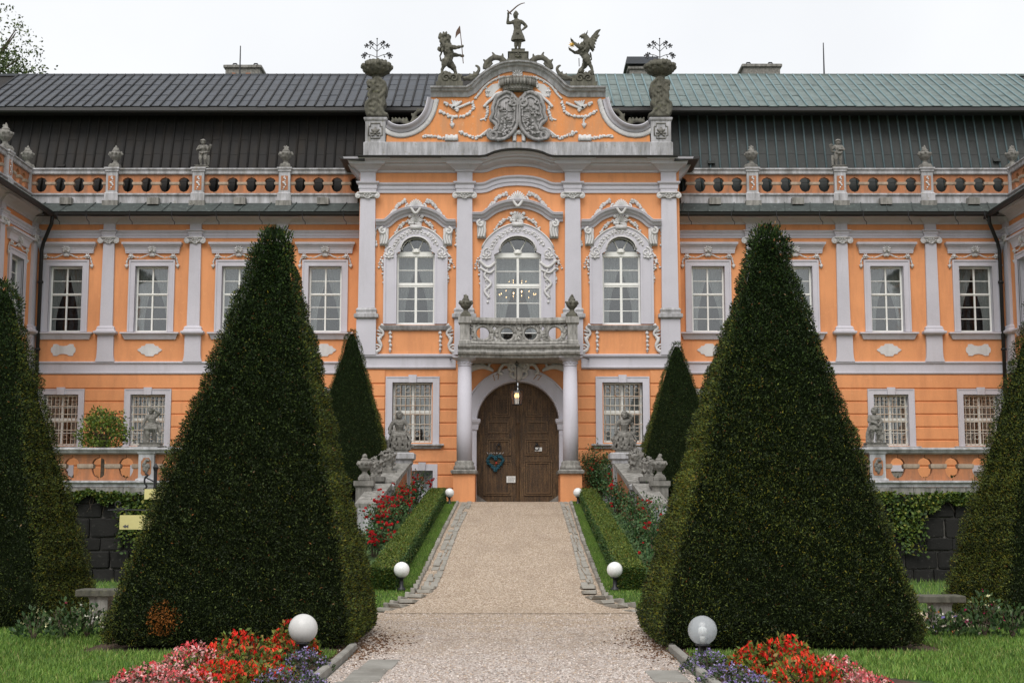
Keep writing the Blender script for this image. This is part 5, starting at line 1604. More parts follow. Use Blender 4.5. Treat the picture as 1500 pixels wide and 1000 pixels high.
# ================================================================== STONE FIGURES AND URNS
def figure(base, h, J, voxel=None, mat=None, parent=None, name='body', extra=None, fat=1.0, seed=0, child=True):
    """one continuous carved figure from joints given in fractions of its height (x right, -y towards the viewer, z up)"""
    D = dict(pel=(0, 0, .46), wai=(0, 0, .56), che=(0, -.01, .68), nec=(0, 0, .79), hea=(0, -.02, .885),
             hl=(-.065, 0, .45), hr=(.065, 0, .45), kl=(-.08, -.04, .26), kr=(.08, -.02, .25), al=(-.08, 0, .05), ar=(.09, .02, .05),
             sl=(-.125, 0, .74), sr=(.125, 0, .74), el=(-.19, -.02, .60), er=(.19, -.02, .60), wl=(-.16, -.10, .50), wr=(.16, -.10, .50))
    D.update(J)
    B = Vector(base)
    p = {a: B + Vector(b) * h for a, b in D.items()}
    f = h * fat
    mb = MB()
    c = mb.capsule
    c(p['pel'], p['wai'], .105 * f, .09 * f); c(p['wai'], p['che'], .09 * f, .11 * f); c(p['che'], p['nec'], .10 * f, .045 * f)
    c(p['sl'], p['che'], .055 * f, .09 * f); c(p['sr'], p['che'], .055 * f, .09 * f)
    hr_ = .098 if child else .066
    mb.blob(p['hea'], (hr_ * .86 * h, hr_ * h, hr_ * 1.12 * h), 2)
    fc = p['hea'] + Vector((0, -hr_ * h * .92, 0))
    mb.blob(fc + Vector((0, -.01 * h, -.012 * h)), (.014 * h, .02 * h, .022 * h), 1)            # nose
    mb.blob(fc + Vector((0, .015 * h, -.055 * h)), (.035 * h, .03 * h, .025 * h), 1)             # chin
    for s_ in (-1, 1):
        mb.blob(fc + Vector((s_ * .034 * h, .01 * h, .02 * h)), (.022 * h, .014 * h, .01 * h), 1)
        mb.blob(p['hea'] + Vector((s_ * hr_ * h * .85, .01 * h, -.005 * h)), (.014 * h, .02 * h, .026 * h), 1)
    g = random.Random(seed)
    for q in range(44 if child else 0):                                                           # curls
        a, b = g.uniform(0, 6.28), g.uniform(.05, 1.45)
        v = Vector((math.cos(a) * math.cos(b), math.sin(a) * math.cos(b), math.sin(b)))
        if v.y < -.62 and v.z < .5: continue
        mb.blob(p['hea'] + Vector((v.x * hr_ * .88, v.y * hr_, v.z * hr_ * 1.12)) * h, .024 * h * g.uniform(.7, 1.3), 1)
    for s_ in 'lr':
        c(p['h' + s_], p['k' + s_], .078 * f, .056 * f); c(p['k' + s_], p['a' + s_], .055 * f, .034 * f)
        mb.blob(p['k' + s_].lerp(p['a' + s_], .3) + Vector((0, .015 * h, 0)), (.05 * f, .055 * f, .09 * f), 1)
        mb.capsule(p['a' + s_] + Vector((0, .01, -.02)) * h, p['a' + s_] + Vector((0, -.085, -.03)) * h, .034 * f, .026 * f)
        c(p['s' + s_], p['e' + s_], .052 * f, .042 * f); c(p['e' + s_], p['w' + s_], .042 * f, .028 * f)
        d = (p['w' + s_] - p['e' + s_]).normalized()
        mb.blob(p['w' + s_] + d * .03 * h, (.034 * f, .03 * f, .034 * f), 1)
        side = d.cross(Vector((0, 1, 0)))
        side = side.normalized() if side.length > .1 else Vector((1, 0, 0))
        for q in range(4):                                                                        # bent fingers and thumb
            a = p['w' + s_] + d * .045 * h + side * (q - 1.5) * .016 * h
            mb.tube([a, a + d * .03 * h, a + d * (.040 + .006 * (q in (1, 2))) * h + Vector((0, -.02 * h, 0))], [.010 * h, .009 * h, .008 * h], 5)
        a = p['w' + s_] + d * .02 * h + side * .03 * h
        mb.tube([a, a + d * .02 * h + side * .02 * h, a + d * .04 * h + side * .016 * h], [.011 * h, .010 * h, .008 * h], 5)
    if extra: extra(mb, p, h, B)
    return remeshed(mb, voxel or h / 92, name, mat, parent, tuple(B), h * .007, seed)
def cloth(mb, pts, r, n=6):
    P = bez(pts, 4)
    mb.tube(P, [r * (1 + .25 * math.sin(i * 1.7)) for i in range(len(P))], n)
def plinth(parent, x, y, z, w, d, h, mat, name='base'):
    return MB().mould(x - w / 2, x + w / 2, y - d / 2, y + d / 2, [(.03, z), (.03, z + h * .35), (0, z + h * .45), (0, z + h * .8), (.025, z + h * .9), (.02, z + h)], True).build(name, mat, parent)

# ---- soldier on the gable
YS = 44.75
def sp(ox, oy, s): return lambda a, b, dy=0.0: tuple(at(ox + a / s, oy + b / s, YS) + Vector((0, dy, 0)))
t = sp(620, 0, 5.357)
mpx = (Vector(t(100, 100)) - Vector(t(0, 100))).x / 100            # metres per zoom pixel
so = thing('soldier_statue', 'weathered stone soldier in a helmet raising a sabre at the very top of the gable', 'statue', t(745, 500))
mb = MB()
y0_ = Vector(t(745, 0)).y
mb.v = []
b = MB(); bx, bz = Vector(t(745, 500)).x, Vector(t(745, 500)).z
b.mould(bx - 72 * mpx, bx + 72 * mpx, y0_ - .33, y0_ + .33, [(.06, bz - .12), (.06, bz + 10 * mpx), (0, bz + 14 * mpx), (0, bz + 62 * mpx), (.04, bz + 66 * mpx), (.02, bz + 72 * mpx)], True)
b.mould(bx - 48 * mpx, bx + 48 * mpx, y0_ - .25, y0_ + .25, [(.02, bz + 72 * mpx), (.0, bz + 96 * mpx), (.02, bz + 100 * mpx)], True)
rel_shell(b, (bx, bz + 30 * mpx), .14, y0_ - .34, 5, 160, .03)
b.build('base', M['stone_dark'], so)
m = MB(); c = m.capsule
c(t(738, 232), t(736, 175), 27 * mpx, 34 * mpx); c(t(736, 175), t(728, 150), 30 * mpx, 14 * mpx)
c(t(703, 175), t(770, 172), 17 * mpx, 17 * mpx)
m.blob(t(725, 128, -.02), (19 * mpx, 21 * mpx, 25 * mpx), 2)
m.blob(t(724, 132, -.13), (4 * mpx, 5 * mpx, 7 * mpx), 1)
m.tube([t(727, 118), t(727, 100), t(727, 84)], [22 * mpx, 16 * mpx, 3 * mpx], 10)          # helmet
m.tube([t(704, 113), t(750, 113)], 5 * mpx, 6)
c(t(703, 178), t(662, 188, -.06), 15 * mpx, 12 * mpx); c(t(662, 188, -.06), t(668, 132, -.16), 12 * mpx, 8 * mpx); m.blob(t(668, 126, -.16), 10 * mpx, 1)
for q in range(4): m.tube([t(661 + 4 * q, 126, -.20), t(660 + 4 * q, 118, -.21), t(663 + 3 * q, 116, -.17)], 2.6 * mpx, 5)
c(t(772, 172), t(810, 204, .04), 15 * mpx, 12 * mpx); c(t(810, 204, .04), t(782, 238, -.06), 12 * mpx, 8 * mpx); m.blob(t(780, 240, -.08), 9 * mpx, 1)
n = 16                                                                                       # skirted coat
ring = []
for (xx, zz, rr) in ((740, 225, 29), (742, 255, 36), (744, 290, 50), (745, 322, 58)):
    cx_, cy_, cz_ = t(xx, zz)
    ring.append([(cx_ + rr * mpx * math.cos(6.283 * i / n) * (1 + .07 * math.sin(i * 2.4)), cy_ + rr * .72 * mpx * math.sin(6.283 * i / n), cz_) for i in range(n)])
V = [p for r_ in ring for p in r_]
F = [(a * n + i, a * n + (i + 1) % n, (a + 1) * n + (i + 1) % n, (a + 1) * n + i) for a in range(3) for i in range(n)]
m.add(V, F + [tuple(range(n - 1, -1, -1)), tuple(range(3 * n, 4 * n))])
c(t(728, 315), t(725, 355, -.03), 15 * mpx, 13 * mpx); c(t(725, 355, -.03), t(728, 400), 13 * mpx, 8 * mpx); m.capsule(t(728, 402, -.02), t(722, 408, -.16), 10 * mpx, 8 * mpx)
c(t(760, 315), t(756, 355, -.02), 15 * mpx, 13 * mpx); c(t(756, 355, -.02), t(752, 400), 13 * mpx, 8 * mpx); m.capsule(t(752, 402, -.02), t(760, 408, -.16), 10 * mpx, 8 * mpx)
m.blob(t(740, 268, -.16), (14 * mpx, 8 * mpx, 16 * mpx), 1)
for q in range(5): m.blob(t(736, 170 + 14 * q, -.21), 4 * mpx, 1)
remeshed(m, .016, 'body', M['stone_dark'], so, t(745, 410), .008, 3)
s = MB(); P = bez([t(668, 124, -.17)[0::2], t(690, 106)[0::2], t(735, 66)[0::2], t(768, 47)[0::2], t(796, 40)[0::2]], 5)
s.tube([(a.x, y0_ - .18, a.y) for a in P], [.03 - .018 * i / len(P) for i in range(len(P))], 6)
s.tube([t(660, 98, -.18), t(670, 110, -.18), t(692, 130, -.18)], .022, 5)
s.build('sabre', M['rust'], so, True)

# ---- lion with flag
lo = thing('lion_statue', 'stone lion rampant holding a small metal flag on the left shoulder of the gable', 'statue', t(210, 692))
bx, bz = Vector(t(210, 692)).x, Vector(t(210, 692)).z
b = MB().mould(bx - 98 * mpx, bx + 98 * mpx, y0_ - .4, y0_ + .4, [(.03, bz - .12), (.03, bz + 22 * mpx), (-.02, bz + 26 * mpx), (-.05, bz + 78 * mpx)], True)
rel_scroll(b, (bx - .12, bz + 52 * mpx), .14, 1.3, 0, y0_ - .38, .04, 1); rel_scroll(b, (bx + .14, bz + 52 * mpx), .14, 1.3, 3.1, y0_ - .38, .04, -1)
for q in range(16): b.blob((bx + rng.uniform(-.3, .3), y0_ + rng.uniform(-.3, .25), bz + rng.uniform(72, 100) * mpx), (.12, .12, .10), 1, .4)
b.build('base', M['stone_dark'], lo)
m = MB(); c = m.capsule
c(t(178, 360), t(205, 430), 46 * mpx, 38 * mpx); c(t(205, 430), t(190, 490), 36 * mpx, 34 * mpx)
m.blob(t(172, 325), (44 * mpx, 44 * mpx, 50 * mpx), 2); m.blob(t(168, 292), (36 * mpx, 34 * mpx, 32 * mpx), 2)
m.blob(t(192, 300), (18 * mpx, 18 * mpx, 14 * mpx), 1); m.blob(t(203, 306), (6 * mpx, 8 * mpx, 6 * mpx), 1)
for sx in (-.1, .1): m.blob(t(160, 266, sx), (9 * mpx, 8 * mpx, 11 * mpx), 1)
for q in range(38):
    a = rng.uniform(0, 6.28); r_ = rng.uniform(25, 46) * mpx
    m.blob(Vector(t(168, 335)) + Vector((r_ * math.cos(a), r_ * math.sin(a), rng.uniform(-.34, .30))), (.045, .045, .09), 1, .4)
c(t(215, 380, -.12), t(255, 388, -.16), 22 * mpx, 17 * mpx); c(t(255, 388, -.16), t(305, 374, -.12), 15 * mpx, 10 * mpx); m.blob(t(308, 374, -.12), 14 * mpx, 1)
c(t(225, 425, .1), t(265, 428, .06), 22 * mpx, 15 * mpx); c(t(265, 428, .06), t(308, 446, -.06), 13 * mpx, 9 * mpx); m.blob(t(313, 446, -.08), 13 * mpx, 1)
c(t(175, 490, -.12), t(162, 530, -.16), 33 * mpx, 20 * mpx); c(t(162, 530, -.16), t(150, 560, -.12), 16 * mpx, 12 * mpx); c(t(150, 560, -.12), t(146, 590, -.14), 12 * mpx, 10 * mpx); m.capsule(t(146, 592, -.12), t(160, 596, -.26), 12 * mpx, 10 * mpx)
c(t(205, 490, .12), t(240, 528, .12), 33 * mpx, 22 * mpx); c(t(240, 528, .12), t(252, 560, .14), 18 * mpx, 13 * mpx); c(t(252, 560, .14), t(258, 600, .12), 13 * mpx, 10 * mpx); m.capsule(t(258, 600, .1), t(272, 604, -.02), 12 * mpx, 10 * mpx)
P = [t(160, 480, .1), t(138, 468, .12), t(130, 430, .12), t(142, 405, .12), t(133, 385, .12), t(122, 375, .12)]
m.tube(P, [11 * mpx, 8 * mpx, 7 * mpx, 7 * mpx, 10 * mpx, 12 * mpx], 7); m.blob(t(122, 376, .12), (17 * mpx, 14 * mpx, 22 * mpx), 1)
remeshed(m, .017, 'body', M['stone_dark'], lo, t(200, 600), .012, 9)
s = MB().tube([t(315, 508, -.12), t(302, 360, -.12), t(287, 215, -.12)], [.014, .014, .012], 6); s.build('flag_pole', M['rust'], lo)
s = MB().prism_xz([t(287, 214)[0::2], t(296, 268)[0::2], t(272, 285)[0::2], t(252, 312)[0::2], t(257, 265)[0::2], t(266, 245)[0::2]], y0_ - .126, y0_ - .114); s.build('flag', M['rust'], lo)

# ---- griffin
go = thing('griffin_statue', 'stone griffin with raised wings and a gilded star on the right of the gable', 'statue', t(1255, 692))
bx, bz = Vector(t(1255, 692)).x, Vector(t(1255, 692)).z
b = MB().mould(bx - 98 * mpx, bx + 98 * mpx, y0_ - .4, y0_ + .4, [(.03, bz - .12), (.03, bz + 22 * mpx), (-.03, bz + 26 * mpx), (-.05, bz + 78 * mpx)], True)
rel_scroll(b, (bx - .12, bz + 52 * mpx), .14, 1.3, 0, y0_ - .38, .04, 1); rel_scroll(b, (bx + .14, bz + 52 * mpx), .14, 1.3, 3.1, y0_ - .38, .04, -1)
for q in range(18): b.blob((bx + rng.uniform(-.3, .3), y0_ + rng.uniform(-.3, .25), bz + rng.uniform(72, 112) * mpx), (.12, .12, .10), 1, .4)
b.build('base', M['stone_dark'], go)
m = MB(); c = m.capsule
m.blob(t(1265, 285), (26 * mpx, 20 * mpx, 22 * mpx), 2); m.tube([t(1245, 284), t(1230, 288), t(1227, 300)], [13 * mpx, 8 * mpx, 2 * mpx], 6); m.tube([t(1250, 298), t(1236, 304)], [7 * mpx, 3 * mpx], 5)
m.tube([t(1282, 272, -.08), t(1289, 246, -.09)], [8 * mpx, 2 * mpx], 5); m.tube([t(1268, 268, .06), t(1266, 250, .06)], [7 * mpx, 2 * mpx], 5)
c(t(1275, 290), t(1290, 325), 22 * mpx, 30 * mpx); c(t(1290, 325), t(1272, 375), 30 * mpx, 40 * mpx); c(t(1272, 375), t(1255, 420), 40 * mpx, 34 * mpx); c(t(1255, 420), t(1285, 455), 30 * mpx, 32 * mpx)
c(t(1235, 385, -.12), t(1205, 370, -.15), 20 * mpx, 14 * mpx); c(t(1205, 370, -.15), t(1172, 340, -.14), 13 * mpx, 9 * mpx); m.blob(t(1166, 332, -.14), 13 * mpx, 1)
c(t(1225, 405, .1), t(1190, 410, .06), 18 * mpx, 12 * mpx); c(t(1190, 410, .06), t(1155, 396, -.04), 11 * mpx, 9 * mpx); m.blob(t(1150, 392, -.05), 12 * mpx, 1)
for q in range(3):
    m.tube([t(1164, 328, -.2 + .06 * q), t(1156, 318, -.2 + .06 * q), t(1160, 308, -.2 + .06 * q)], [5 * mpx, 4 * mpx, 2 * mpx], 5)
    m.tube([t(1150, 390, -.1 + .06 * q), t(1140, 382, -.1 + .06 * q), t(1142, 372, -.1 + .06 * q)], [5 * mpx, 4 * mpx, 2 * mpx], 5)
c(t(1275, 470, -.12), t(1300, 510, -.14), 34 * mpx, 20 * mpx); c(t(1300, 510, -.14), t(1322, 545, -.1), 17 * mpx, 12 * mpx); c(t(1322, 545, -.1), t(1330, 590, -.12), 12 * mpx, 10 * mpx); m.capsule(t(1330, 592, -.1), t(1318, 598, -.24), 12 * mpx, 9 * mpx)
c(t(1280, 475, .12), t(1265, 515, .12), 32 * mpx, 21 * mpx); c(t(1265, 515, .12), t(1230, 545, .12), 18 * mpx, 14 * mpx); c(t(1230, 545, .12), t(1212, 590, .1), 14 * mpx, 11 * mpx); m.capsule(t(1212, 592, .1), t(1200, 598, -.02), 12 * mpx, 9 * mpx)
m.tube([t(1300, 470, .1), t(1322, 460, .14), t(1318, 420, .16), t(1310, 400, .16)], [10 * mpx, 7 * mpx, 6 * mpx, 8 * mpx], 6)
for dy in (-.16, .14):                                                                        # wings: bony arm and long feathers
    m.tube([t(1300, 345, dy * .6), t(1330, 300, dy), t(1358, 265, dy * 1.5)], [18 * mpx, 13 * mpx, 7 * mpx], 7)
    for q in range(8):
        u = q / 7
        a = Vector(t(1306 + 46 * u, 345 - 72 * u, dy * (.8 + .6 * u)))
        e = Vector(t(1336 + 52 * u, 400 - 150 * u + 8 * math.sin(q), dy * (1.2 + .6 * u)))
        m.tube([a, a.lerp(e, .5), e], [11 * mpx, 12 * mpx, 4 * mpx], 6, .6)
for q in range(30):
    a = rng.uniform(2, 5.2); m.blob(Vector(t(1262, rng.uniform(330, 420))) + Vector((.19 * math.cos(a), .19 * math.sin(a), 0)), (.03, .03, .05), 1)
remeshed(m, .017, 'body', M['stone_dark'], go, t(1260, 600), .010, 5)
s = MB(); x_, y_, z_ = t(1165, 365, -.16)
for q in range(8):
    a = q / 8 * 6.28; s.tube([(x_, y_, z_), (x_ + 26 * mpx * math.cos(a), y_, z_ + 26 * mpx * math.sin(a))], [8 * mpx, 1.5 * mpx], 5)
s.blob((x_, y_, z_), 13 * mpx, 1); s.build('gilded_star', M['gold'], go)
MB().tube([t(1225, 515, .1), t(1223, 450, .1)], .014, 5).build('iron_rod', M['iron'], go)

# ---- rocaille crest along the gable: part of the building
def crest(t_, mr, name='rocaille_crest'):
    def T_(a, b): 
        v = t_(a, b); 
        return (2 * gx(759) - v[0], v[1], v[2]) if mr else v
    m = MB()
    def tb(pts, r0, r1):
        P = bez([T_(*p)[0::2] for p in pts], 4)
        m.tube([(a.x, YS - .05, a.y) for a in P], [(r0 + (r1 - r0) * i / len(P)) * mpx for i in range(len(P))], 7)
    tb([(485, 548), (490, 515), (520, 478), (555, 458), (600, 462), (632, 480), (648, 505)], 20, 24)
    tb([(495, 500), (480, 480), (468, 470)], 12, 5); tb([(538, 462), (552, 435), (540, 415)], 14, 6); tb([(600, 462), (622, 448), (624, 425)], 14, 6)
    tb([(640, 500), (615, 500), (600, 490)], 16, 10); tb([(500, 545), (520, 520), (545, 500)], 12, 8)
    tb([(312, 625), (350, 618), (395, 598), (428, 572), (438, 545), (425, 525), (408, 520)], 20, 8)
    tb([(350, 622), (385, 622), (430, 595)], 18, 14); tb([(370, 590), (362, 578)], 9, 4); tb([(400, 575), (396, 560)], 9, 4)
    for q in range(7): 
        v = T_(325 + q * 16, 622 - q * 5); m.blob((v[0], YS - .1, v[2]), 11 * mpx, 1, .3)
    remeshed(m, .024, name, M['stone_dark'], palace, None, .008, 2)
    m = MB()
    t5 = sp(510, 30, 5)
    def T5(a, b):
        v = t5(a, b); return ((2 * gx(759) - v[0]) if mr else v[0], v[2])
    def tb5(pts, r0, r1):
        P = bez([T5(*p) for p in pts], 4); k5 = mpx * 5.357 / 5
        m.tube([(a.x, YS - .1, a.y) for a in P], [(r0 + (r1 - r0) * i / len(P)) * k5 for i in range(len(P))], 7)
    tb5([(315, 775), (325, 750), (360, 742), (400, 745), (435, 775)], 13, 14)
    for a in (325, 350, 378, 405, 428): tb5([(a, 752), (a + 4, 735), (a - 2, 716)], 13, 5)
    tb5([(430, 775), (470, 750), (490, 700), (520, 672), (560, 662), (590, 640), (605, 600), (598, 578)], 15, 11)
    tb5([(480, 720), (470, 700), (466, 686)], 10, 5); tb5([(515, 675), (510, 660), (518, 650)], 11, 6); tb5([(580, 640), (570, 610), (560, 600)], 11, 6); tb5([(470, 752), (520, 720), (560, 690), (595, 650)], 14, 10)
    remeshed(m, .024, name, M['stone_dark'], palace, None, .008, 6)
crest(t, False); crest(t, True)

# ---- flower-basket finials on the gable corners
def basket(mr, label):
    t5 = sp(510, 30, 5)
    def T5(a, b, dy=0.0):
        v = t5(a, b); return ((2 * gx(759.5) - v[0]) if mr else v[0], v[1] + dy, v[2])
    k5 = mpx * 5.357 / 5
    o = thing('basket_finial', label, 'finial', T5(210, 716))
    m = MB()
    pts = [(150, 712), (130, 690), (124, 650), (132, 610), (150, 590), (146, 560), (165, 540), (178, 510), (160, 500), (142, 490), (136, 465), (146, 448), (185, 440), (200, 424), (230, 424), (250, 440), (275, 465), (288, 505), (286, 545), (270, 575), (280, 600), (278, 625), (262, 650), (268, 680), (295, 695), (298, 714)]
    P = [T5(a, b)[0::2] for a, b in pts]
    m.prism_xz(P, YS - .22, YS + .2)
    def tb(ps, r0, r1, dy=-.22):
        Q = bez([T5(a, b)[0::2] for a, b in ps], 4); m.tube([(a.x, YS + dy, a.y) for a in Q], [(r0 + (r1 - r0) * i / len(Q)) * k5 for i in range(len(Q))], 7)
    for dy in (-.22, .16):
        tb([(150, 460), (180, 470), (190, 505), (170, 530), (155, 560), (165, 590), (140, 620), (138, 670), (160, 705)], 11, 14, dy)
        tb([(235, 440), (275, 480), (275, 530), (245, 560), (225, 590), (250, 620), (245, 660), (270, 695), (292, 704)], 11, 12, dy)
        tb([(160, 470), (150, 480), (158, 492), (170, 485)], 9, 6, dy); tb([(180, 640), (205, 620), (215, 655), (190, 680), (172, 660)], 10, 8, dy); tb([(210, 490), (240, 500), (235, 535), (205, 530)], 10, 8, dy)
    for q in range(24): m.blob((T5(rng.uniform(150, 265), 0)[0], YS - .22, T5(0, rng.uniform(460, 700))[2]), (.05, .04, .06), 1, .5)
    remeshed(m, .024, 'scroll_pedestal', M['stone_dark'], o, None, .010, 4)
    m = MB(); cx_, _, _ = T5(214, 0); zb_ = T5(0, 424)[2]; zt = T5(0, 305)[2]; H = zt - zb_
    m.lathe(cx_, YS, [(.16, zb_ - .02), (.14, zb_ + H * .1), (.22, zb_ + H * .16), (.36, zb_ + H * .3), (.45, zb_ + H * .5), (.47, zb_ + H * .68), (.42, zb_ + H * .82), (.3, zb_ + H * .92), (.12, zb_ + H * .94)], 28)
    for q in range(14):
        a = q / 14 * 6.28; r1 = .46
        m.blob((cx_ + r1 * math.cos(a), YS + r1 * math.sin(a), zb_ + H * (.66 + .06 * (q % 2))), (.10, .10, .11), 1, .3)
        m.tube([(cx_ + .2 * math.cos(a), YS + .2 * math.sin(a), zb_ + H * .2), (cx_ + .42 * math.cos(a), YS + .42 * math.sin(a), zb_ + H * .42), (cx_ + .44 * math.cos(a), YS + .44 * math.sin(a), zb_ + H * .75)], .045, 6)
        m.blob((cx_ + .32 * math.cos(a), YS + .32 * math.sin(a), zb_ + H * .9), (.09, .09, .09), 1, .4)
    remeshed(m, .024, 'basket', M['stone_dark'], o, None, .010, 8)
    m = MB(); z0_ = T5(0, 310)[2]; z1_ = T5(0, 135)[2]; H = z1_ - z0_
    m.tube([(cx_, YS, z0_ - .1), (cx_, YS, z1_)], [.018, .012], 6)
    for sx in (-1, 1):
        for hh, L, up in ((.22, .40, .10), (.46, .35, .20), (.68, .20, .12)):
            e = (cx_ + sx * L, YS, z0_ + H * hh + up)
            P = bez([(cx_, z0_ + H * hh), (cx_ + sx * L * .55, z0_ + H * hh + up * .9), (e[0], e[2])], 4)
            m.tube([(a.x, YS, a.y) for a in P], .011, 5)
            for q in range(5):
                a = q / 5 * 6.28 + .3
                m.tube([e, (e[0] + .075 * math.cos(a), YS + .01, e[2] + .075 * math.sin(a))], [.012, .026], 5)
            e2 = P[len(P) // 2]
            m.tube([(e2.x, YS, e2.y), (e2.x + sx * .04, YS, e2.y - .09)], [.008, .024], 5); m.tube([(e2.x + sx * .06, YS, e2.y), (e2.x + sx * .14, YS, e2.y + .07)], [.008, .022], 5)
            if hh < .3:
                for a in (-.9, -.3, -1.5): m.tube([e, (e[0] + .13 * sx * math.cos(a), YS, e[2] + .15 * math.sin(a))], [.008, .028], 5)
    m.blob((cx_, YS, z1_), .03, 1)
    m.build('metal_bouquet', M['iron'], o)
basket(False, 'stone scroll pedestal with a bowl and iron flowers at the left end of the gable')
basket(True, 'stone scroll pedestal with a bowl and iron flowers at the right end of the gable')

# ---- urns
def make_urn(x, y, z, h, name='urn', mat=None, seed=0, style=0):
    mat = mat or M['stone_pale']
    o = bpy.data.objects.new(name, None); COL.objects.link(o); o.location = (x, y, z); o.empty_display_size = .2; WPOS[o] = Vector((x, y, z))
    m = MB(); w = h * .26
    m.mould(x - w * .85, x + w * .85, y - w * .85, y + w * .85, [(0, z), (0, z + h * .10), (-.02, z + h * .12), (-.03, z + h * .18)], True)
    m.build('foot', mat, o)
    m = MB()
    m.lathe(x, y, [(w * .75, z + h * .17), (w * .4, z + h * .25), (w * .34, z + h * .32), (w * .5, z + h * .36), (w * .85, z + h * .46), (w * 1.0, z + h * .58), (w * .9, z + h * .66), (w * .55, z + h * .71), (w * .62, z + h * .75), (w * .5, z + h * .79), (w * .3, z + h * .84), (w * .12, z + h * .90)], 16)
    g = random.Random(seed)
    for q in range(10):
        a = q / 10 * 6.28
        m.blob((x + w * .95 * math.cos(a), y + w * .95 * math.sin(a), z + h * (.60 + .03 * (q % 2))), (w * .22, w * .22, w * .24), 1, .4)
    for sx in (-1, 1):
        m.tube([(x + sx * w * .8, y, z + h * .52), (x + sx * w * 1.15, y, z + h * .60), (x + sx * w * .95, y, z + h * .70), (x + sx * w * .6, y, z + h * .68)], w * .12, 6)
    for q in range(8 if style == 0 else 14):
        m.blob((x + g.uniform(-1, 1) * w * .28, y + g.uniform(-1, 1) * w * .28, z + h * g.uniform(.78, .92)), (w * .2, w * .2, w * .22), 1, .4)
    m.tube([(x, y, z + h * .85), (x + .01, y, z + h * .94), (x, y, z + h)], [w * .25, w * .16, w * .04], 6)
    remeshed(m, h / 55, 'body', mat, o, (x, y, z + h * .17), h * .006, seed)
    return o
ZUA = zA[248] + .018
u0 = None
UR = [(39, 'weathered stone urn on the attic balustrade in the left inner corner of the courtyard'),
      (168, 'stone urn on the attic balustrade left of the stone child with the quiver'),
      (418, 'stone urn on the attic balustrade before the dark roof, nearest the gable on the left'),
      (1101, 'stone urn on the attic balustrade before the green roof, nearest the gable on the right'),
      (1356, 'stone urn on the attic balustrade between the right stone child and the far right corner'),
      (1484, 'weathered stone urn on the attic balustrade in the right inner corner of the courtyard')]
protoUrn = [make_urn(AT.x(168, 270), YA, ZUA, .80, seed=2), make_urn(AT.x(418, 270), YA, ZUA, .80, seed=5, style=1)]
for i, (px, lab) in enumerate(UR):
    if px in (168, 418): o = protoUrn[0 if px == 168 else 1]
    else: o = copy_tree(protoUrn[i % 2], None, Vector((AT.x(px, 270), YA, ZUA)), rng.uniform(0, 6))
    tag(o, lab, 'urn', 'urns along the attic balustrade')
for T, cinv, lab in ((TL, YW - 2.2, 'stone urn cut by the left picture edge on the left side wing balustrade'), (TR, 80 - (YW - 2.2), 'stone urn beyond the right picture edge, on the attic balustrade of the right side wing')):
    o = copy_tree(protoUrn[0], None, Vector(T((cinv, .35, ZUA))), 1.0); o.scale = (1.1, 1.1, 1.15); tag(o, lab, 'urn', 'urns along the attic balustrade')
ub = make_urn(PC.x(682.5, 490), YP - .22, zr2 + .01, .72, seed=8, style=1, mat=M['stone_dark'])
tag(ub, 'dark weathered stone urn on the left end of the balcony parapet', 'urn', 'urns on the balcony')
o = copy_tree(ub, None, Vector((PC.x(837.5, 490), YP - .22, zr2 + .01)), 1.3); tag(o, 'dark weathered stone urn on the right end of the balcony parapet', 'urn', 'urns on the balcony')

# ---- stone children on the attic
def putto_attic(px, label, mirror):
    x, h = AT.x(px, 270), .90
    o = thing('putto_statue', label, 'statue', (x, YA, ZUA), 'stone children on the attic balustrade')
    plinth(o, x, YA, ZUA, .42, .34, .09, M['stone_pale'])
    s_ = -1 if mirror else 1
    def ex(m, p, h_, B):
        m.lathe(B.x + s_ * .19 * h_, B.y + .05, [(.05 * h_, B.z), (.06 * h_, B.z + .3 * h_), (.05 * h_, B.z + .42 * h_)], 8)     # tree stump
        cloth(m, [B + Vector(q) * h_ for q in ((-.10, -.08, .50), (.0, -.13, .46), (.12, -.08, .50), (s_ * .2, .02, .55), (s_ * .24, .03, .7))], .04 * h_)
        m.tube([B + Vector((s_ * .24, .02, .62)) * h_, B + Vector((s_ * .28, .02, .82)) * h_], [.03 * h_, .055 * h_], 7)
        m.lathe(p['hea'].x, p['hea'].y, [(.10 * h_, p['hea'].z + .03 * h_), (.125 * h_, p['hea'].z + .05 * h_), (.09 * h_, p['hea'].z + .085 * h_), (.03 * h_, p['hea'].z + .11 * h_)], 12)
    figure((x, YA, ZUA + .09), h, dict(wl=(-.06 * s_, -.15, .62), el=(-.20, -.04, .60), wr=(.24 * s_ if s_ > 0 else .02, -.10, .66), kr=(.10, -.06, .26), al=(-.06, 0, .05)) if not mirror else
           dict(wr=(.02, -.15, .60), er=(.20, -.05, .60), el=(-.21, 0, .62), wl=(-.24, -.06, .74), kl=(-.10, -.06, .26)), None, M['stone_pale'], o, 'body', ex, 1.18, 3 + mirror)
putto_attic(296, 'stone child with a hat and a quiver on the attic balustrade before the dark roof', False)
putto_attic(1229, 'stone child with folded arm on the attic balustrade before the green roof', True)

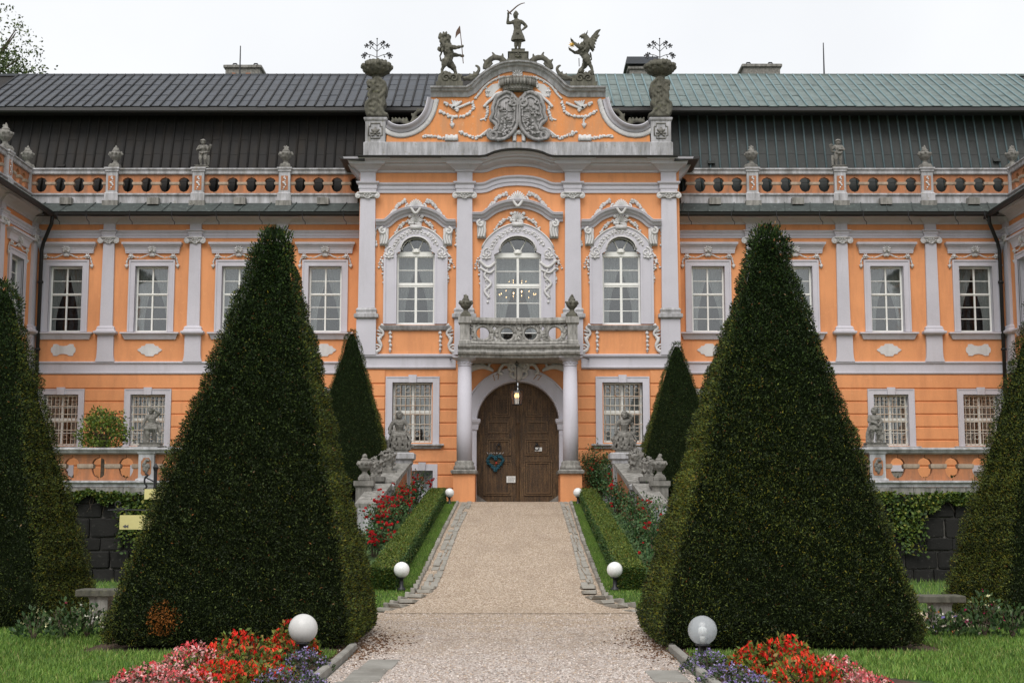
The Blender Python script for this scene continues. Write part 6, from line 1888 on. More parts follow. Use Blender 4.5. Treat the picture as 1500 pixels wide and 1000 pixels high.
# ================================================================== TERRACE WALLS
YT_ = 33.0
TP = PL(YT_)
ZTF = 2.12
zT = {q: TP.z(q) for q in (655, 664, 702, 712, 723, 735)}
zT = {'cap_t': TP.z(655.5), 'cap_b': TP.z(664.5), 'bal_b': TP.z(703.5), 'plin_b': TP.z(713), 'course_b': TP.z(724)}
xin = 2.62
for sx, nm in ((-1, 'left'), (1, 'right')):
    terr = MB()
    for x0_, x1_, y0_t, y1_t in ((5.3, 21, YT_ + .45, YR + 1.5), (3.32, 5.3, 39.9, YR + 1.5)):
        xa, xb = sorted((sx * x0_, sx * x1_)); terr.box(xa, xb, y0_t, y1_t, -.2, ZTF)
    terr = terr.build('terrace', M['turf']); terr['kind'] = 'structure'
BALT = baluster_me(39 * TP.k, zT['cap_b'] - zT['bal_b'] + .02, .11, .15, M['orange_old'], hole_w=.53)
STONES = []
for q in range(6):
    r_ = random.Random(q + 40); b = bmesh.new(); bmesh.ops.create_cube(b, size=1)
    bmesh.ops.bevel(b, geom=b.edges[:], offset=.07, segments=1, affect='EDGES')
    for v in b.verts: v.co += Vector((r_.uniform(-.035, .035), r_.uniform(-.05, .05), r_.uniform(-.035, .035)))
    me = bpy.data.meshes.new('wall_stone'); b.to_mesh(me); b.free(); me.materials.append(M['wallstone']); STONES.append(me)
def terrace_wall(sx, pier_px, label, ivylabel):
    o = thing('terrace_wall', label, 'wall', (sx * 10, YT_ + .3, 0))
    xa, xb = sorted((sx * 20.5, sx * 5.3))
    MB().box(xa, xb, YT_ + .12, YT_ + .5, -.1, zT['course_b']).build('mortar_core', M['mortar'], o)
    # dark quarried stones, uneven courses
    r_ = random.Random(5 if sx < 0 else 6)
    z = -.05
    zend = zT['course_b'] - .02
    heights = [.34, .42, .30, .46, .33, .40, .3]
    i = 0
    while z < zend - .05:
        h = min(heights[i % 7], zend - z) if zend - z > .2 else zend - z
        if zend - z - h < .16: h = zend - z
        x = xa
        while x < xb - .05:
            w = min(r_.uniform(.38, .85), xb - x)
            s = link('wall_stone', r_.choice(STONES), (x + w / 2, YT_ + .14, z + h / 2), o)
            s.scale = (w - .035, .26 + r_.uniform(-.03, .05), h - .035)
            s.rotation_euler = (R(r_.uniform(-2, 2)), R(r_.uniform(-1, 1)), R(r_.uniform(-2, 2)))
            x += w
        z += h; i += 1
    # pale dressed course under the plinth
    x = xa; j = 0
    while x < xb - .05:
        w = min(r_.uniform(.45, .85), xb - x)
        MB().mould(x + .006, x + w - .006, YT_ - .04 + r_.uniform(-.012, .012), YT_ + .5, [(0, zT['course_b']), (0, zT['plin_b'] - .01)]).build('course_stone', M['stone'], o)
        x += w
    za, zb = zT['plin_b'], zT['bal_b']
    MB().prism_yz([(YT_ - .06, za), (YT_ - .06, zb - .08), (YT_ - .13, zb - .05), (YT_ - .13, zb - .015), (YT_ - .02, zb), (YT_ + .42, zb), (YT_ + .42, za)], xa, xb).build('plinth', M['trim_old'], o)
    za, zb = zT['cap_b'], zT['cap_t']
    MB().prism_yz([(YT_ + .06, za), (YT_ - .02, za + .03), (YT_ - .03, zb - .07), (YT_ - .09, zb - .05), (YT_ - .09, zb - .015), (YT_ - .05, zb), (YT_ + .45, zb), (YT_ + .49, zb - .015), (YT_ + .43, za + .03), (YT_ + .34, za)], xa, xb).build('rail', M['trim_old'], o)
    xp = TP.x(pier_px, 680); hw = 11.2 * TP.k
    sp_ = 39.3 * TP.k
    for d in (-1, 1):
        x = xp + d * hw
        lim = xb - .2 if d > 0 else xa + .3
        first = True
        while (x < lim if d > 0 else x > lim):
            b = link('baluster', BALT, (x, YT_ + .2, zT['bal_b'] - .01), o)
            x += d * sp_
    p0, p1 = zT['plin_b'] - .02, zT['cap_t'] + .02
    pr = MB().mould(xp - hw, xp + hw, YT_ + .0, YT_ + .42, [(.05, p0), (.05, zT['bal_b'] + .03), (0, zT['bal_b'] + .06), (0, zT['cap_b'] - .02), (.03, zT['cap_b'] + .02), (.03, p1 - .07), (.08, p1 - .05), (.08, p1)], True).build('pier', M['trim_old'], o)
    a0, a1 = zT['bal_b'] + .12, zT['cap_b'] - .09
    pts = [(-1, .12), (-.75, 0), (.75, 0), (1, .12), (1, .8), (.7, .9), (.55, 1), (-.55, 1), (-.7, .9), (-1, .8)]
    MB().prism_xz([(xp + a * hw * .66, a0 + b * (a1 - a0)) for a, b in pts], YT_ - .006, YT_ + .02).build('pier_panel', M['orange_old'], pr)
    g = MB()
    rel_garland(g, [(xp + .02, a1 - .04), (xp - .05, a1 - .16), (xp + .05, (a0 + a1) / 2), (xp - .04, a0 + .16), (xp + .02, a0 + .06)], 12, .045, YT_ + .0, 2, .7)
    rel_tube(g, bez([(xp + .02, a1 - .03), (xp - .07, a1 - .2), (xp + .06, a0 + .25), (xp, a0 + .05)], 5), .03, YT_)
    g.build('pier_ornament', M['stone_pale'], pr, True)
    return xp
xpl = terrace_wall(-1, 214, 'long terrace wall of dark stones with an orange balustrade on the left of the ramp', '')
xpr = terrace_wall(1, 1286, 'long terrace wall of dark stones with an orange balustrade on the right of the ramp', '')
def putto_terrace(x, label, kind):
    z = zT['cap_t'] + .025; y = YT_ + .2
    o = thing('putto_statue', label, 'statue', (x, y, z), 'stone figures on the terrace balustrade')
    plinth(o, x, y, z, .46, .38, .10, M['stone_pale'])
    def ex(m, p, h_, B):
        s_ = 1 if kind == 0 else -1
        for q in range(9):                                  # hanging folds
            u = -.17 + .042 * q
            m.tube([B + Vector(v_) * h_ for v_ in ((u * .8, -.08 - .05 * math.cos(u * 9), .47), (u, -.11 - .04 * math.cos(u * 9), .38), (u * 1.15 + .02 * math.sin(q * 2), -.08, .26 + .05 * math.sin(q * 1.7)))], [.016 * h_, .022 * h_, .012 * h_], 6)
        for dz, rr in ((.475, .026), (.44, .030), (.40, .022)):
            cloth(m, [B + Vector(q) * h_ for q in ((-.14, .0, dz + .05), (-.05, -.11, dz), (.06, -.11, dz - .02), (.15, -.02, dz + .02), (.20, .05, dz - .10))], rr * h_)
        m.tube([B + Vector(q) * h_ for q in ((-.16, .06, .02), (-.17, .05, .25), (-.14, .04, .45))], [.09 * h_, .075 * h_, .05 * h_], 8)
        cloth(m, [B + Vector(q) * h_ for q in ((.14, .04, .60), (.20, .06, .45), (.24, .02, .30), (.20, 0, .18))], .045 * h_)
        if kind == 1:
            m.lathe(B.x + .17 * h_, B.y - .02, [(.05 * h_, B.z), (.09 * h_, B.z + .1 * h_), (.07 * h_, B.z + .22 * h_), (.04 * h_, B.z + .26 * h_)], 8)
            for q in range(5): m.blob(B + Vector((rng.uniform(.12, .24), rng.uniform(-.08, .04), rng.uniform(.22, .32))) * h_, .04 * h_, 1)
    J = dict(sr=(.13, 0, .76), er=(.21, -.04, .82), wr=(.10, -.10, .90), el=(-.18, -.05, .60), wl=(-.22, -.08, .48), hea=(-.02, -.02, .885), kl=(-.08, -.08, .26)) if kind == 0 else \
        dict(el=(-.17, -.06, .60), wl=(-.04, -.14, .56), er=(.19, -.05, .60), wr=(.10, -.14, .52), kr=(.09, -.08, .26))
    figure((x, y, z + .10), .86 if kind == 0 else .84, J, None, M['stone_pale'], o, 'body', ex, 1.12, 12 + kind)
putto_terrace(xpl + .05, 'stone child shading its eyes on the left terrace balustrade, before a grilled window', 0)
putto_terrace(xpr + .0, 'stone child with crossed arms on the right terrace balustrade, before a grilled window', 1)

# ================================================================== GARDEN STAIRS BESIDE THE RAMP
def stair_wall(sx, label):
    """parapet that climbs from the garden to the terrace, with its end pier"""
    o = thing('garden_stair', label, 'stairs', (sx * 3.4, 37, 0))
    A = at(750 + sx * 160, 663, 39.6); B = at(750 + sx * 214, 738, 34.2)
    A.x, B.x = sx * abs(A.x), sx * abs(B.x)
    th = .20
    def Pp(t): return A.x + (B.x - A.x) * t, A.y + (B.y - A.y) * t
    # pier
    MB().mould(A.x - .24, A.x + .24, A.y - .22, A.y + .3, [(0, 1.0), (0, A.z - .34), (.03, A.z - .3), (.03, A.z - .22), (.10, A.z - .17), (.11, A.z - .03), (.06, A.z)], True).build('pier', M['trim_old'], o)
    MB().box(A.x - .14, A.x + .14, A.y - .235, A.y - .21, A.z - 1.1, A.z - .42).build('pier_panel', M['orange_old'], o)
    for s_ in (-1, 1): MB().box(A.x + s_ * .235 - .01, A.x + s_ * .235 + .01, A.y - .12, A.y + .2, A.z - 1.1, A.z - .42).build('pier_panel', M['orange_old'], o)
    # sloping wall with orange fields, in steps of two landings
    segs = [(0.06, .50, A.z - .42, A.z - .98), (.50, .62, A.z - 1.05, A.z - 1.05), (.62, 1.0, A.z - 1.05, B.z - .1)]
    for t0, t1, z0_, z1_ in segs:
        (x0, y0), (x1, y1) = Pp(t0), Pp(t1)
        v = []
        for (x, y, z) in ((x0, y0, z0_), (x1, y1, z1_)):
            v += [(x - th, y, .0), (x + th, y, .0), (x + th, y, z), (x - th, y, z)]
        MB().add(v, [(0, 3, 2, 1), (4, 5, 6, 7), (0, 1, 5, 4), (1, 2, 6, 5), (2, 3, 7, 6), (3, 0, 4, 7)]).build('parapet', M['trim_old'], o)
        v = []
        for (x, y, z) in ((x0, y0, z0_), (x1, y1, z1_)):
            v += [(x - th - .07, y, z + .002), (x + th + .07, y, z + .002), (x + th + .07, y, z + .12), (x - th - .07, y, z + .12)]
        MB().add(v, [(0, 3, 2, 1), (4, 5, 6, 7), (0, 1, 5, 4), (1, 2, 6, 5), (2, 3, 7, 6), (3, 0, 4, 7)]).build('coping', M['stone'], o)
        if t1 - t0 > .2:
            v = []
            for tt, z in ((t0 + .04, z0_ - .10), (t1 - .05, z1_ - .10)):
                x, y = Pp(tt)
                v += [(x - sx * (th + .006), y, .2), (x - sx * (th - .02), y, .2), (x - sx * (th - .02), y, z), (x - sx * (th + .006), y, z)]
            MB().add(v, [(0, 3, 2, 1), (4, 5, 6, 7), (0, 1, 5, 4), (1, 2, 6, 5), (2, 3, 7, 6), (3, 0, 4, 7)]).build('parapet_panel', M['orange_old'], o)
    (x0, y0) = Pp(.56)
    MB().mould(x0 - .22, x0 + .22, y0 - .2, y0 + .2, [(0, .3), (0, A.z - 1.15), (.06, A.z - 1.08), (.08, A.z - .98), (.03, A.z - .93)], True).build('pier', M['trim_old'], o)
    xs = sorted((A.x + sx * .25, sx * 5.4)); zc_ = at(530, 655, 39.9).z
    MB().prism_yz([(39.8, zc_ - .18), (39.72, zc_ - .15), (39.72, zc_ - .02), (39.78, zc_), (40.1, zc_), (40.14, zc_ - .02), (40.14, zc_ - .15), (40.06, zc_ - .18)], *xs).build('landing_rail', M['trim_old'], o)
    MB().box(xs[0], xs[1], 39.84, 40.02, ZTF - .1, zc_ - .17).build('landing_wall', M['orange_old'], o)
    for q in range(12):
        y = 39.9 - .40 * q; z = ZTF - .17 * (q + 1)
        xs = sorted((sx * 3.5, sx * 5.25))
        MB().box(xs[0], xs[1], y - .36, y, -.05, max(.02, z + .17)).build('step', M['stone'], o)
    return A, B, Pp
AL, BL, PLf = stair_wall(-1, 'weathered garden stair with orange parapet rising left of the ramp')
AR, BR, PRf = stair_wall(1, 'weathered garden stair with orange parapet rising right of the ramp')
def stair_statue(A, sx, label):
    h = 1.10; z = A.z; x, y = A.x + sx * .10, A.y
    o = thing('stair_statue', label, 'statue', (x, y, z), 'stone groups on the stair piers')
    plinth(o, x, y, z, .5, .42, .08, M['stone_pale'])
    def ex(m, p, h_, B):
        for q in ((-.14, -.02, .40), (.0, -.14, .36), (.15, -.04, .40)): m.blob(B + Vector(q) * h_, (.13 * h_, .10 * h_, .09 * h_), 2, .2)
        cloth(m, [B + Vector(q) * h_ for q in ((-.22, 0, .50), (-.10, -.16, .42), (.05, -.18, .36), (.2, -.08, .40), (.26, .04, .30))], .040 * h_)
        m.tube([B + Vector(q) * h_ for q in ((0, .06, 0), (0, .05, .2), (0, .04, .42))], [.27 * h_, .25 * h_, .19 * h_], 12)
        for q in range(15):                                 # folds falling from the lap
            u = -.27 + .0385 * q; w_ = .03 * math.sin(q * 2.3)
            m.tube([B + Vector(v_) * h_ for v_ in ((u * .75, -.17 + u * u, .40 + w_), (u + w_, -.23 + u * u, .25), (u * 1.05 - w_, -.22 + u * u, .10), (u * 1.1, -.20 + u * u, .0))], [.020 * h_, .026 * h_, .022 * h_, .028 * h_], 6)
        for q in range(9): m.blob(B + Vector((-sx * rng.uniform(.16, .34), rng.uniform(-.1, .06), rng.uniform(.04, .34))) * h_, .07 * h_, 1, .4)
        cloth(m, [B + Vector(q) * h_ for q in ((sx * .15, .05, .72), (sx * .24, .05, .58), (sx * .25, .02, .42))], .05 * h_)
    J = dict(pel=(0, .04, .40), wai=(0, .03, .52), hl=(-.08, .02, .38), hr=(.08, .02, .38), kl=(-.12, -.18, .36), kr=(.12, -.17, .36), al=(-.10, -.16, .09), ar=(.10, -.13, .09),
             el=(-.22, -.04, .62), wl=(-.24, -.12, .48), er=(.20, -.04, .86) if sx > 0 else (.22, -.04, .60), wr=(.10, -.08, .92) if sx > 0 else (.16, -.14, .46))
    figure((x, y, z + .08), h, J, None, M['stone_pale'], o, 'body', ex, 1.08, 30 + sx)
stair_statue(AL, -1, 'seated stone figure with drapery on the top pier of the left garden stair')
stair_statue(AR, 1, 'seated stone figure with a raised arm on the top pier of the right garden stair')
def rocaille_vase(x, y, z, h, label, seed):
    o = thing('rocaille_vase', label, 'vase', (x, y, z), 'carved vases on the stair parapets')
    m = MB(); w = h * .36
    m.mould(x - w * .6, x + w * .6, y - w * .6, y + w * .6, [(0, z - .14), (0, z + h * .08), (-.03, z + h * .12)], True)
    m.lathe(x, y, [(w * .6, z + h * .08), (w * .55, z + h * .2), (w * .72, z + h * .4), (w * .85, z + h * .55), (w * .9, z + h * .62), (w * .6, z + h * .66)], 14)
    for q in range(30):
        a = rng.uniform(0, 6.28); m.blob((x + w * .78 * math.cos(a), y + w * .78 * math.sin(a), z + h * rng.uniform(.12, .66)), (w * .18, w * .18, w * .24), 1, .6)
    g = random.Random(seed)
    for q in range(7):
        a = q / 7 * 6.28
        m.tube([(x + w * .45 * math.cos(a), y + w * .45 * math.sin(a), z + h * .1), (x + w * .75 * math.cos(a), y + w * .75 * math.sin(a), z + h * .42), (x + w * .9 * math.cos(a), y + w * .9 * math.sin(a), z + h * .6)], w * .13, 6)
    for q in range(70):
        a, r_ = g.uniform(0, 6.28), w * g.uniform(.1, 1.15)
        zz = z + h * (.62 + .36 * (1 - r_ / (w * 1.25)) * g.uniform(.3, 1))
        m.blob((x + r_ * math.cos(a), y + r_ * .8 * math.sin(a), zz), w * g.uniform(.08, .17), 1, .7)
    remeshed(m, h / 52, 'body', M['stone_pale'], o, None, .010, seed)
    return o
def stair_vases(sx, px0, lab):
    for px, py, Y, h, kind, s_ in ((182, 688, 38.2, .64, 0, lab[0]), (200, 697, 36.9, .56, 1, lab[1]), (216, 703, 35.6, .68, 2, lab[2])):
        p = at(750 + sx * px, py, Y)
        p.z = max(p.z, 1.2)
        if kind < 2: rocaille_vase(p.x, p.y, p.z, h, s_, 50 + kind + 3 * (sx > 0))
        else:
            u = make_urn(p.x, p.y, p.z, h, 'urn', M['stone_pale'], 60 + sx, 1); tag(u, s_, 'urn', 'urns on the garden stairs')
        MB().mould(p.x - .2, p.x + .2, p.y - .2, p.y + .2, [(0, .1), (0, p.z - .2), (.05, p.z - .14), (.05, p.z - .02)], True).build('stair_pedestal', M['stone_pale'], STAIR[sx])
STAIR = {-1: [o for o in bpy.data.objects if o.name == 'garden_stair'][0], 1: [o for o in bpy.data.objects if o.name == 'garden_stair.001'][0]}
stair_vases(-1, 0, ['carved stone vase of flowers just left of the seated figure on the left garden stair', 'small carved shell vase between flower vase and lidded urn on the left garden stair', 'lidded stone urn on the left garden stair, beside the big left yew pyramid'])
stair_vases(1, 0, ['carved stone vase of flowers just right of the seated figure on the right garden stair', 'small carved shell vase between flower vase and lidded urn on the right garden stair', 'lidded stone urn on the right garden stair, beside the big right yew pyramid'])
# ================================================================== RAMP AND PATH EDGES
inner_l = [(690, 741), (673, 775), (650, 838), (640, 862), (608, 884), (572, 896)]
outer_l = [(671, 736), (650, 778), (622, 838), (606, 868), (590, 880), (568, 889)]
inner_r = [(820, 738), (834, 785), (846, 837), (852, 871), (872, 883), (925, 899)]
outer_r = [(836, 736), (854, 793), (875, 848), (886, 874), (902, 882), (930, 890)]
def rp(pts, dz=0.0): return [on_ramp(a, b) + Vector((0, 0, dz)) for a, b in pts]
RL, RR = rp(outer_l, .006), rp(outer_r, .006)
RL[0].y = RR[0].y = 42.0
RL[0].z = RR[0].z = RZ1 + .006
gr = MB()
for i in range(len(RL) - 1):
    gr.add([RL[i], RR[i], RR[i + 1], RL[i + 1]], [(0, 1, 2, 3)])
gr.add([RL[-1], RR[-1], Vector((RR[-1].x, 22.6, .008)), Vector((RL[-1].x, 22.6, .008))], [(0, 1, 2, 3)])
gr.add([RL[0], RR[0], (1.9, 44.2, RZ1 + .006), (-1.6, 44.2, RZ1 + .006)], [(0, 1, 2, 3)])
gramp = gr.build('gravel_ramp', M['gravel_ramp'], origin=(0, 32, 0)); gramp['kind'] = 'structure'
def polyl(pts):
    L = [0]
    for i in range(1, len(pts)): L.append(L[-1] + (pts[i] - pts[i - 1]).length)
    def f(s):
        i = 0
        while i < len(L) - 2 and L[i + 1] < s: i += 1
        return pts[i].lerp(pts[i + 1], (s - L[i]) / max(1e-6, L[i + 1] - L[i]))
    return L[-1], f
COB = []
for q in range(6):
    r_ = random.Random(q + 90); b = bmesh.new(); bmesh.ops.create_cube(b, size=1)
    bmesh.ops.bevel(b, geom=b.edges[:], offset=.10, segments=1, affect='EDGES')
    for v in b.verts: v.co += Vector((r_.uniform(-.06, .06), r_.uniform(-.06, .06), r_.uniform(-.05, .05)))
    me = bpy.data.meshes.new('cobble'); b.to_mesh(me); b.free(); me.materials.append(M['cobble']); COB.append(me)
for (ip, op, sx) in ((inner_l, outer_l, -1), (inner_r, outer_r, 1)):
    I, O = rp(ip), rp(op)
    Li, fi = polyl(I); Lo, fo = polyl(O)
    yi, xi = np.array([p.y for p in I])[::-1], np.array([p.x for p in I])[::-1]
    yo, xo = np.array([p.y for p in O])[::-1], np.array([p.x for p in O])[::-1]
    y = 41.9; row = 0
    def stone(x, y, w, l, rz_=0.0):
        s = link('cobble', rng.choice(COB), (0, 0, 0), gramp)
        s.location = Vector((x, y, ramp_z(y) + rng.uniform(-.012, .008))) - Vector((0, 32, 0))
        s.scale = (w, l, .07)
        s.rotation_euler = (math.atan(RAMP_S), 0, rz_)
    while y > 25.6:
        l = rng.uniform(.42, .62)
        a, b = np.interp(y, yi, xi), np.interp(y, yo, xo)
        W_ = abs(b - a) * .74
        cut = rng.uniform(.38, .62); n_ = 2 if rng.random() < .75 else 3
        xs_ = [0, cut, 1] if n_ == 2 else [0, cut * .7, cut * .7 + .3, 1]
        for c in range(n_):
            if rng.random() < .05: continue
            u = (xs_[c] + xs_[c + 1]) / 2 * W_
            stone(a + sx * u, y - l / 2 + rng.uniform(-.04, .04), W_ * (xs_[c + 1] - xs_[c]) - .025, l - .03, R(rng.uniform(-3, 3)))
        y -= l
    # flat flags sweep outward at the foot of the ramp
    s1 = 0
    while s1 < Li - .3:
        l = rng.uniform(.35, .6); p, p2 = fi(s1), fi(min(Li, s1 + l))
        if (p.y + p2.y) / 2 < 25.6:
            d = p2 - p; c = (p + p2) / 2
            n2 = Vector((d.y, -d.x, 0)).normalized() * (-.13 if sx < 0 else .13)
            if n2.x * sx < 0: n2 = -n2
            stone(c.x + n2.x, c.y + n2.y, .26, d.length - .02, math.atan2(d.y, d.x) - math.pi / 2)
        s1 += l
    s0 = 0
    while s0 < Lo - .1:                             # thin upright kerb along the grass
        l = rng.uniform(.28, .5)
        p, p2 = fo(s0), fo(min(Lo, s0 + l))
        d = p2 - p
        m = link('edge_stone', rng.choice(COB), (0, 0, 0), gramp)
        m.location = (p + p2) / 2 + Vector((0, 0, .012)) - Vector((0, 32, 0))
        m.scale = (.07 * rng.uniform(.8, 1.3), l * .97, .10)
        m.rotation_euler = (math.atan(RAMP_S), 0, math.atan2(d.y, d.x) - math.pi / 2)
        s0 += l
# kerbs of the near path
for sx in (-1, 1):
    y = 8.0
    while y < 16.5:
        l = min(1.0 + rng.uniform(-.05, .1), 16.75 - y)
        x = sx * (1.86 if sx < 0 else 1.86)
        k_ = MB().mould(x - .042, x + .042, y + .006, y + l - .006, [(0, -.08), (0, .068), (-.012, .08)], True).build('kerb_stone', M['kerb'], gravel)
        k_.rotation_euler = (R(rng.uniform(-.6, .6)), R(rng.uniform(-2, 2)), R(rng.uniform(-.4, .4)))
        y += l
for x, y in ((-1.50, 12.6), (-1.44, 13.6), (-1.40, 14.6), (1.52, 12.5), (1.52, 13.55)):
    k_ = MB().mould(x - .17, x + .17, y, y + .95, [(0, -.05), (0, .008), (-.02, .014)], True).build('paving_slab', M['kerb'], gravel)
    k_.rotation_euler = (0, 0, R(rng.uniform(-2, 2)))
# mulch under the yews
for sx in (-1, 1):
    xs = sorted((sx * 1.93, sx * 5.2))
    p = [(xs[0], 15.6, .004), (xs[1], 15.6, .004), (xs[1], 19.8, .004), (xs[0], 19.8, .004)]
    s = sheet('mulch', [p], M['soil'])
# loose stones on the near gravel
g = np.random.default_rng(5)
def pebbles(name, N, mat, fn, smin, smax):
    V0 = np.array([(0, 0, 1), (1, 0, 0), (0, 1, 0), (-1, 0, 0), (0, -1, 0)], float)
    F0 = [(0, 1, 2), (0, 2, 3), (0, 3, 4), (0, 4, 1)]
    P = fn(N); s = g.uniform(smin, smax, N) ; a = g.uniform(0, 6.28, N)
    V = np.repeat(V0[None], N, 0) * np.stack([s * g.uniform(.7, 1.3, N), s * g.uniform(.7, 1.3, N), s * g.uniform(.5, .9, N)], 1)[:, None, :]
    ca, sa = np.cos(a)[:, None], np.sin(a)[:, None]
    X, Y = V[..., 0] * ca - V[..., 1] * sa, V[..., 0] * sa + V[..., 1] * ca
    V = np.stack([X, Y, V[..., 2]], -1) + P[:, None, :]
    tri = V[:, np.array(F0)].reshape(-1, 3, 3)
    base = np.array([(.34, .27, .23), (.56, .48, .43), (.66, .59, .54), (.44, .34, .26), (.25, .22, .20)])
    c = base[g.integers(0, 5, N)] * g.uniform(.8, 1.2, (N, 1))
    me = quads_mesh(name, tri, np.repeat(c, 4, 0), M['leaf_stone'], 3)
    o = link(name, me, (0, 0, 0)); o['kind'] = 'stuff'
    return tag(o, 'loose pinkish gravel stones scattered over the path before the portal', 'gravel')
M['leaf_stone'] = mat_leaf('gravel stones', .9, .2)
def pb(N):
    y = 11.5 + (RAMP_Y1 - 12) * g.uniform(0, 1, N) ** 1.7
    hw = np.where(y < 16.6, 1.78, np.where(y < 22.9, 2.3, 1.75 - .3 * (y - 23) / 19))
    x = g.uniform(-1, 1, N) * hw
    z = np.where(y < RAMP_Y0, 0, (y - RAMP_Y0) * RAMP_S) + .002
    return np.stack([x, y, z], 1)
pebbles('gravel_stones', 30000, None, pb, .006, .015)

def mulch_bits(N):
    sx = np.where(g.uniform(0, 1, N) < .5, -1.0, 1.0)
    return np.stack([sx * (1.82 + g.normal(0, .22, N)), 17.2 + g.normal(0, 1.0, N), np.full(N, .002)], 1)
def pebble_mulch():
    o = pebbles('mulch_chips', 1900, None, mulch_bits, .008, .02)
    a = o.data.color_attributes['Col']; n = len(o.data.vertices)
    c = np.ones((n // 12, 12, 4), np.float32); c[:, :, :3] = (np.array([(.10, .05, .025), (.16, .085, .045), (.06, .032, .018)])[g.integers(0, 3, n // 12)])[:, None, :]
    a.data.foreach_set('color', c.ravel())
    tag(o, 'brown bark mulch spilling from under the yews onto the gravel', 'mulch', None, 'stuff')
pebble_mulch()

# ================================================================== PLANTS
YEWC = [(.010, .016, .005), (.022, .034, .009), (.042, .062, .014), (.072, .094, .020), (.16, .135, .012), (.075, .045, .014)]
def wob(P, f, s):
    return np.sin(P[:, 0] * f + s) * np.sin(P[:, 1] * f * 1.1 + s * 2) + np.sin(P[:, 2] * f * .9 + s * 3 + P[:, 0] * f * .5)
def topiary_mesh(half, height, rtop, N, seed, apex=(0, 0), yellow=.10, brown=None):
    g = np.random.default_rng(seed)
    BUL = .012
    def hw(t): return half * (1 - t) + rtop * t + BUL * half * np.sin(np.pi * np.clip(t, 0, 1)) - .06 * half * np.clip(1 - t / .035, 0, 1) - rtop * .55 * np.clip((t - .95) / .05, 0, 1) ** 2
    t = g.uniform(0, 1, N * 3)
    t = t[g.uniform(0, half * 1.05, N * 3) < hw(t) + .04][:N]; N = len(t)
    side = g.choice(4, N, p=[.36, .26, .12, .26]); s = g.uniform(-.985, .985, N)
    w = hw(t)
    cut = 1 - .022 * np.abs(s) ** 8                  # softened corners
    lx = np.where(side == 0, s, np.where(side == 1, 1, np.where(side == 2, s, -1))) * w * np.where((side == 0) | (side == 2), 1, cut)
    ly = np.where(side == 0, -1, np.where(side == 1, s, np.where(side == 2, 1, s))) * w * np.where((side == 0) | (side == 2), cut, 1)
    nx = np.where(side == 1, 1.0, np.where(side == 3, -1.0, 0)); ny = np.where(side == 0, -1.0, np.where(side == 2, 1.0, 0))
    P = np.stack([lx + apex[0] * t, ly + apex[1] * t, t * height + .06], 1)
    Nn = unit(np.stack([nx, ny, np.full(N, half / height)], 1))
    d = .014 * wob(P, 3.1, seed) + (.014 + .16 * np.clip(t - .86, 0, 1)) * wob(P, 9.0, seed + 1) + .016 * wob(P, 21.0, seed + 2) + g.uniform(-.07, .014, N)
    top = t > .975
    d = np.where(top, g.uniform(-.12, .06, N), d)
    if 1.30 < half < 1.35: d = np.clip(d, -.05, .03)
    P = P + Nn * d[:, None]
    D = Nn * .55 + g.normal(size=(N, 3)) * .50 + np.array([0, 0, .25])
    D[top] += np.array([0, 0, 1.3])
    hi = np.clip((t - .9) / .1, 0, 1)[:, None] * (1.0 if half > 1.4 else .5); P += D / np.linalg.norm(D, axis=1)[:, None] * hi * g.uniform(0, .09, N)[:, None]
    L = g.uniform(.020, .046, N) * (1 + .5 * hi[:, 0]); Wd = L * g.uniform(.26, .42, N)
    V = leaves(P, D, L, Wd, g)
    cl = wob(P, 1.3, seed + 4) + .5 * wob(P, 4.3, seed + 7)
    C = pick(g, N, YEWC[:4], [5.5, 3.6, 1.6, .7])
    C = C * (1 + np.clip(t - .35, 0, 1)[:, None] * np.array([-.25, .25, -.1]))
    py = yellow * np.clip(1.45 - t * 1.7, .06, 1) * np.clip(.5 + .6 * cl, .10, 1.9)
    py = py * (1 + .8 * np.abs(nx)) + (.36 if half > 1.6 else .50) * np.abs(nx) * np.clip(1.3 - t, 0, 1)     # yellow new growth, plus side light put into the flank leaf colour
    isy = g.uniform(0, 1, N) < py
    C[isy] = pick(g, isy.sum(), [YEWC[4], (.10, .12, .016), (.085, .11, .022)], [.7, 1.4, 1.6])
    isb = g.uniform(0, 1, N) < .012
    C[isb] = pick(g, isb.sum(), [(.16, .06, .015), YEWC[5], (.20, .12, .06)], [1, 2, .5])
    if brown is not None:
        near = np.linalg.norm(P - np.array(brown), axis=1) < .20 * g.uniform(.3, 1.2, N)
        C[near] = pick(g, near.sum(), [(.30, .11, .02), (.20, .07, .015)], [1, 1])
        V[near] += Nn[near][:, None, :] * .03
    return quads_mesh('crown', V, C, M['yew'])
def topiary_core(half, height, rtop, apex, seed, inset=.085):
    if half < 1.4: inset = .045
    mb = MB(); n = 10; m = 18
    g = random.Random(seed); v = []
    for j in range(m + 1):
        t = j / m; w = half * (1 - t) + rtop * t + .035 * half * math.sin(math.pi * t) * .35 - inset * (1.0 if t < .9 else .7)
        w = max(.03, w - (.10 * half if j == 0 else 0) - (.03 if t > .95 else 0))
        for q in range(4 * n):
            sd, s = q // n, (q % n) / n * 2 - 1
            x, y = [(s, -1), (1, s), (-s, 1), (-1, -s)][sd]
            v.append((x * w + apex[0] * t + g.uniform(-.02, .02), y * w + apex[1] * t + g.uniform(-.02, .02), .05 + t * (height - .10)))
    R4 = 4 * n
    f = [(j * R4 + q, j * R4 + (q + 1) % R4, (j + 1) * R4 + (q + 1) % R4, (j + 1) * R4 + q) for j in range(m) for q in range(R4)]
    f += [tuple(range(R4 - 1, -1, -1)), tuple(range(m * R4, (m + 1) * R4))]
    return mb.add(v, f)
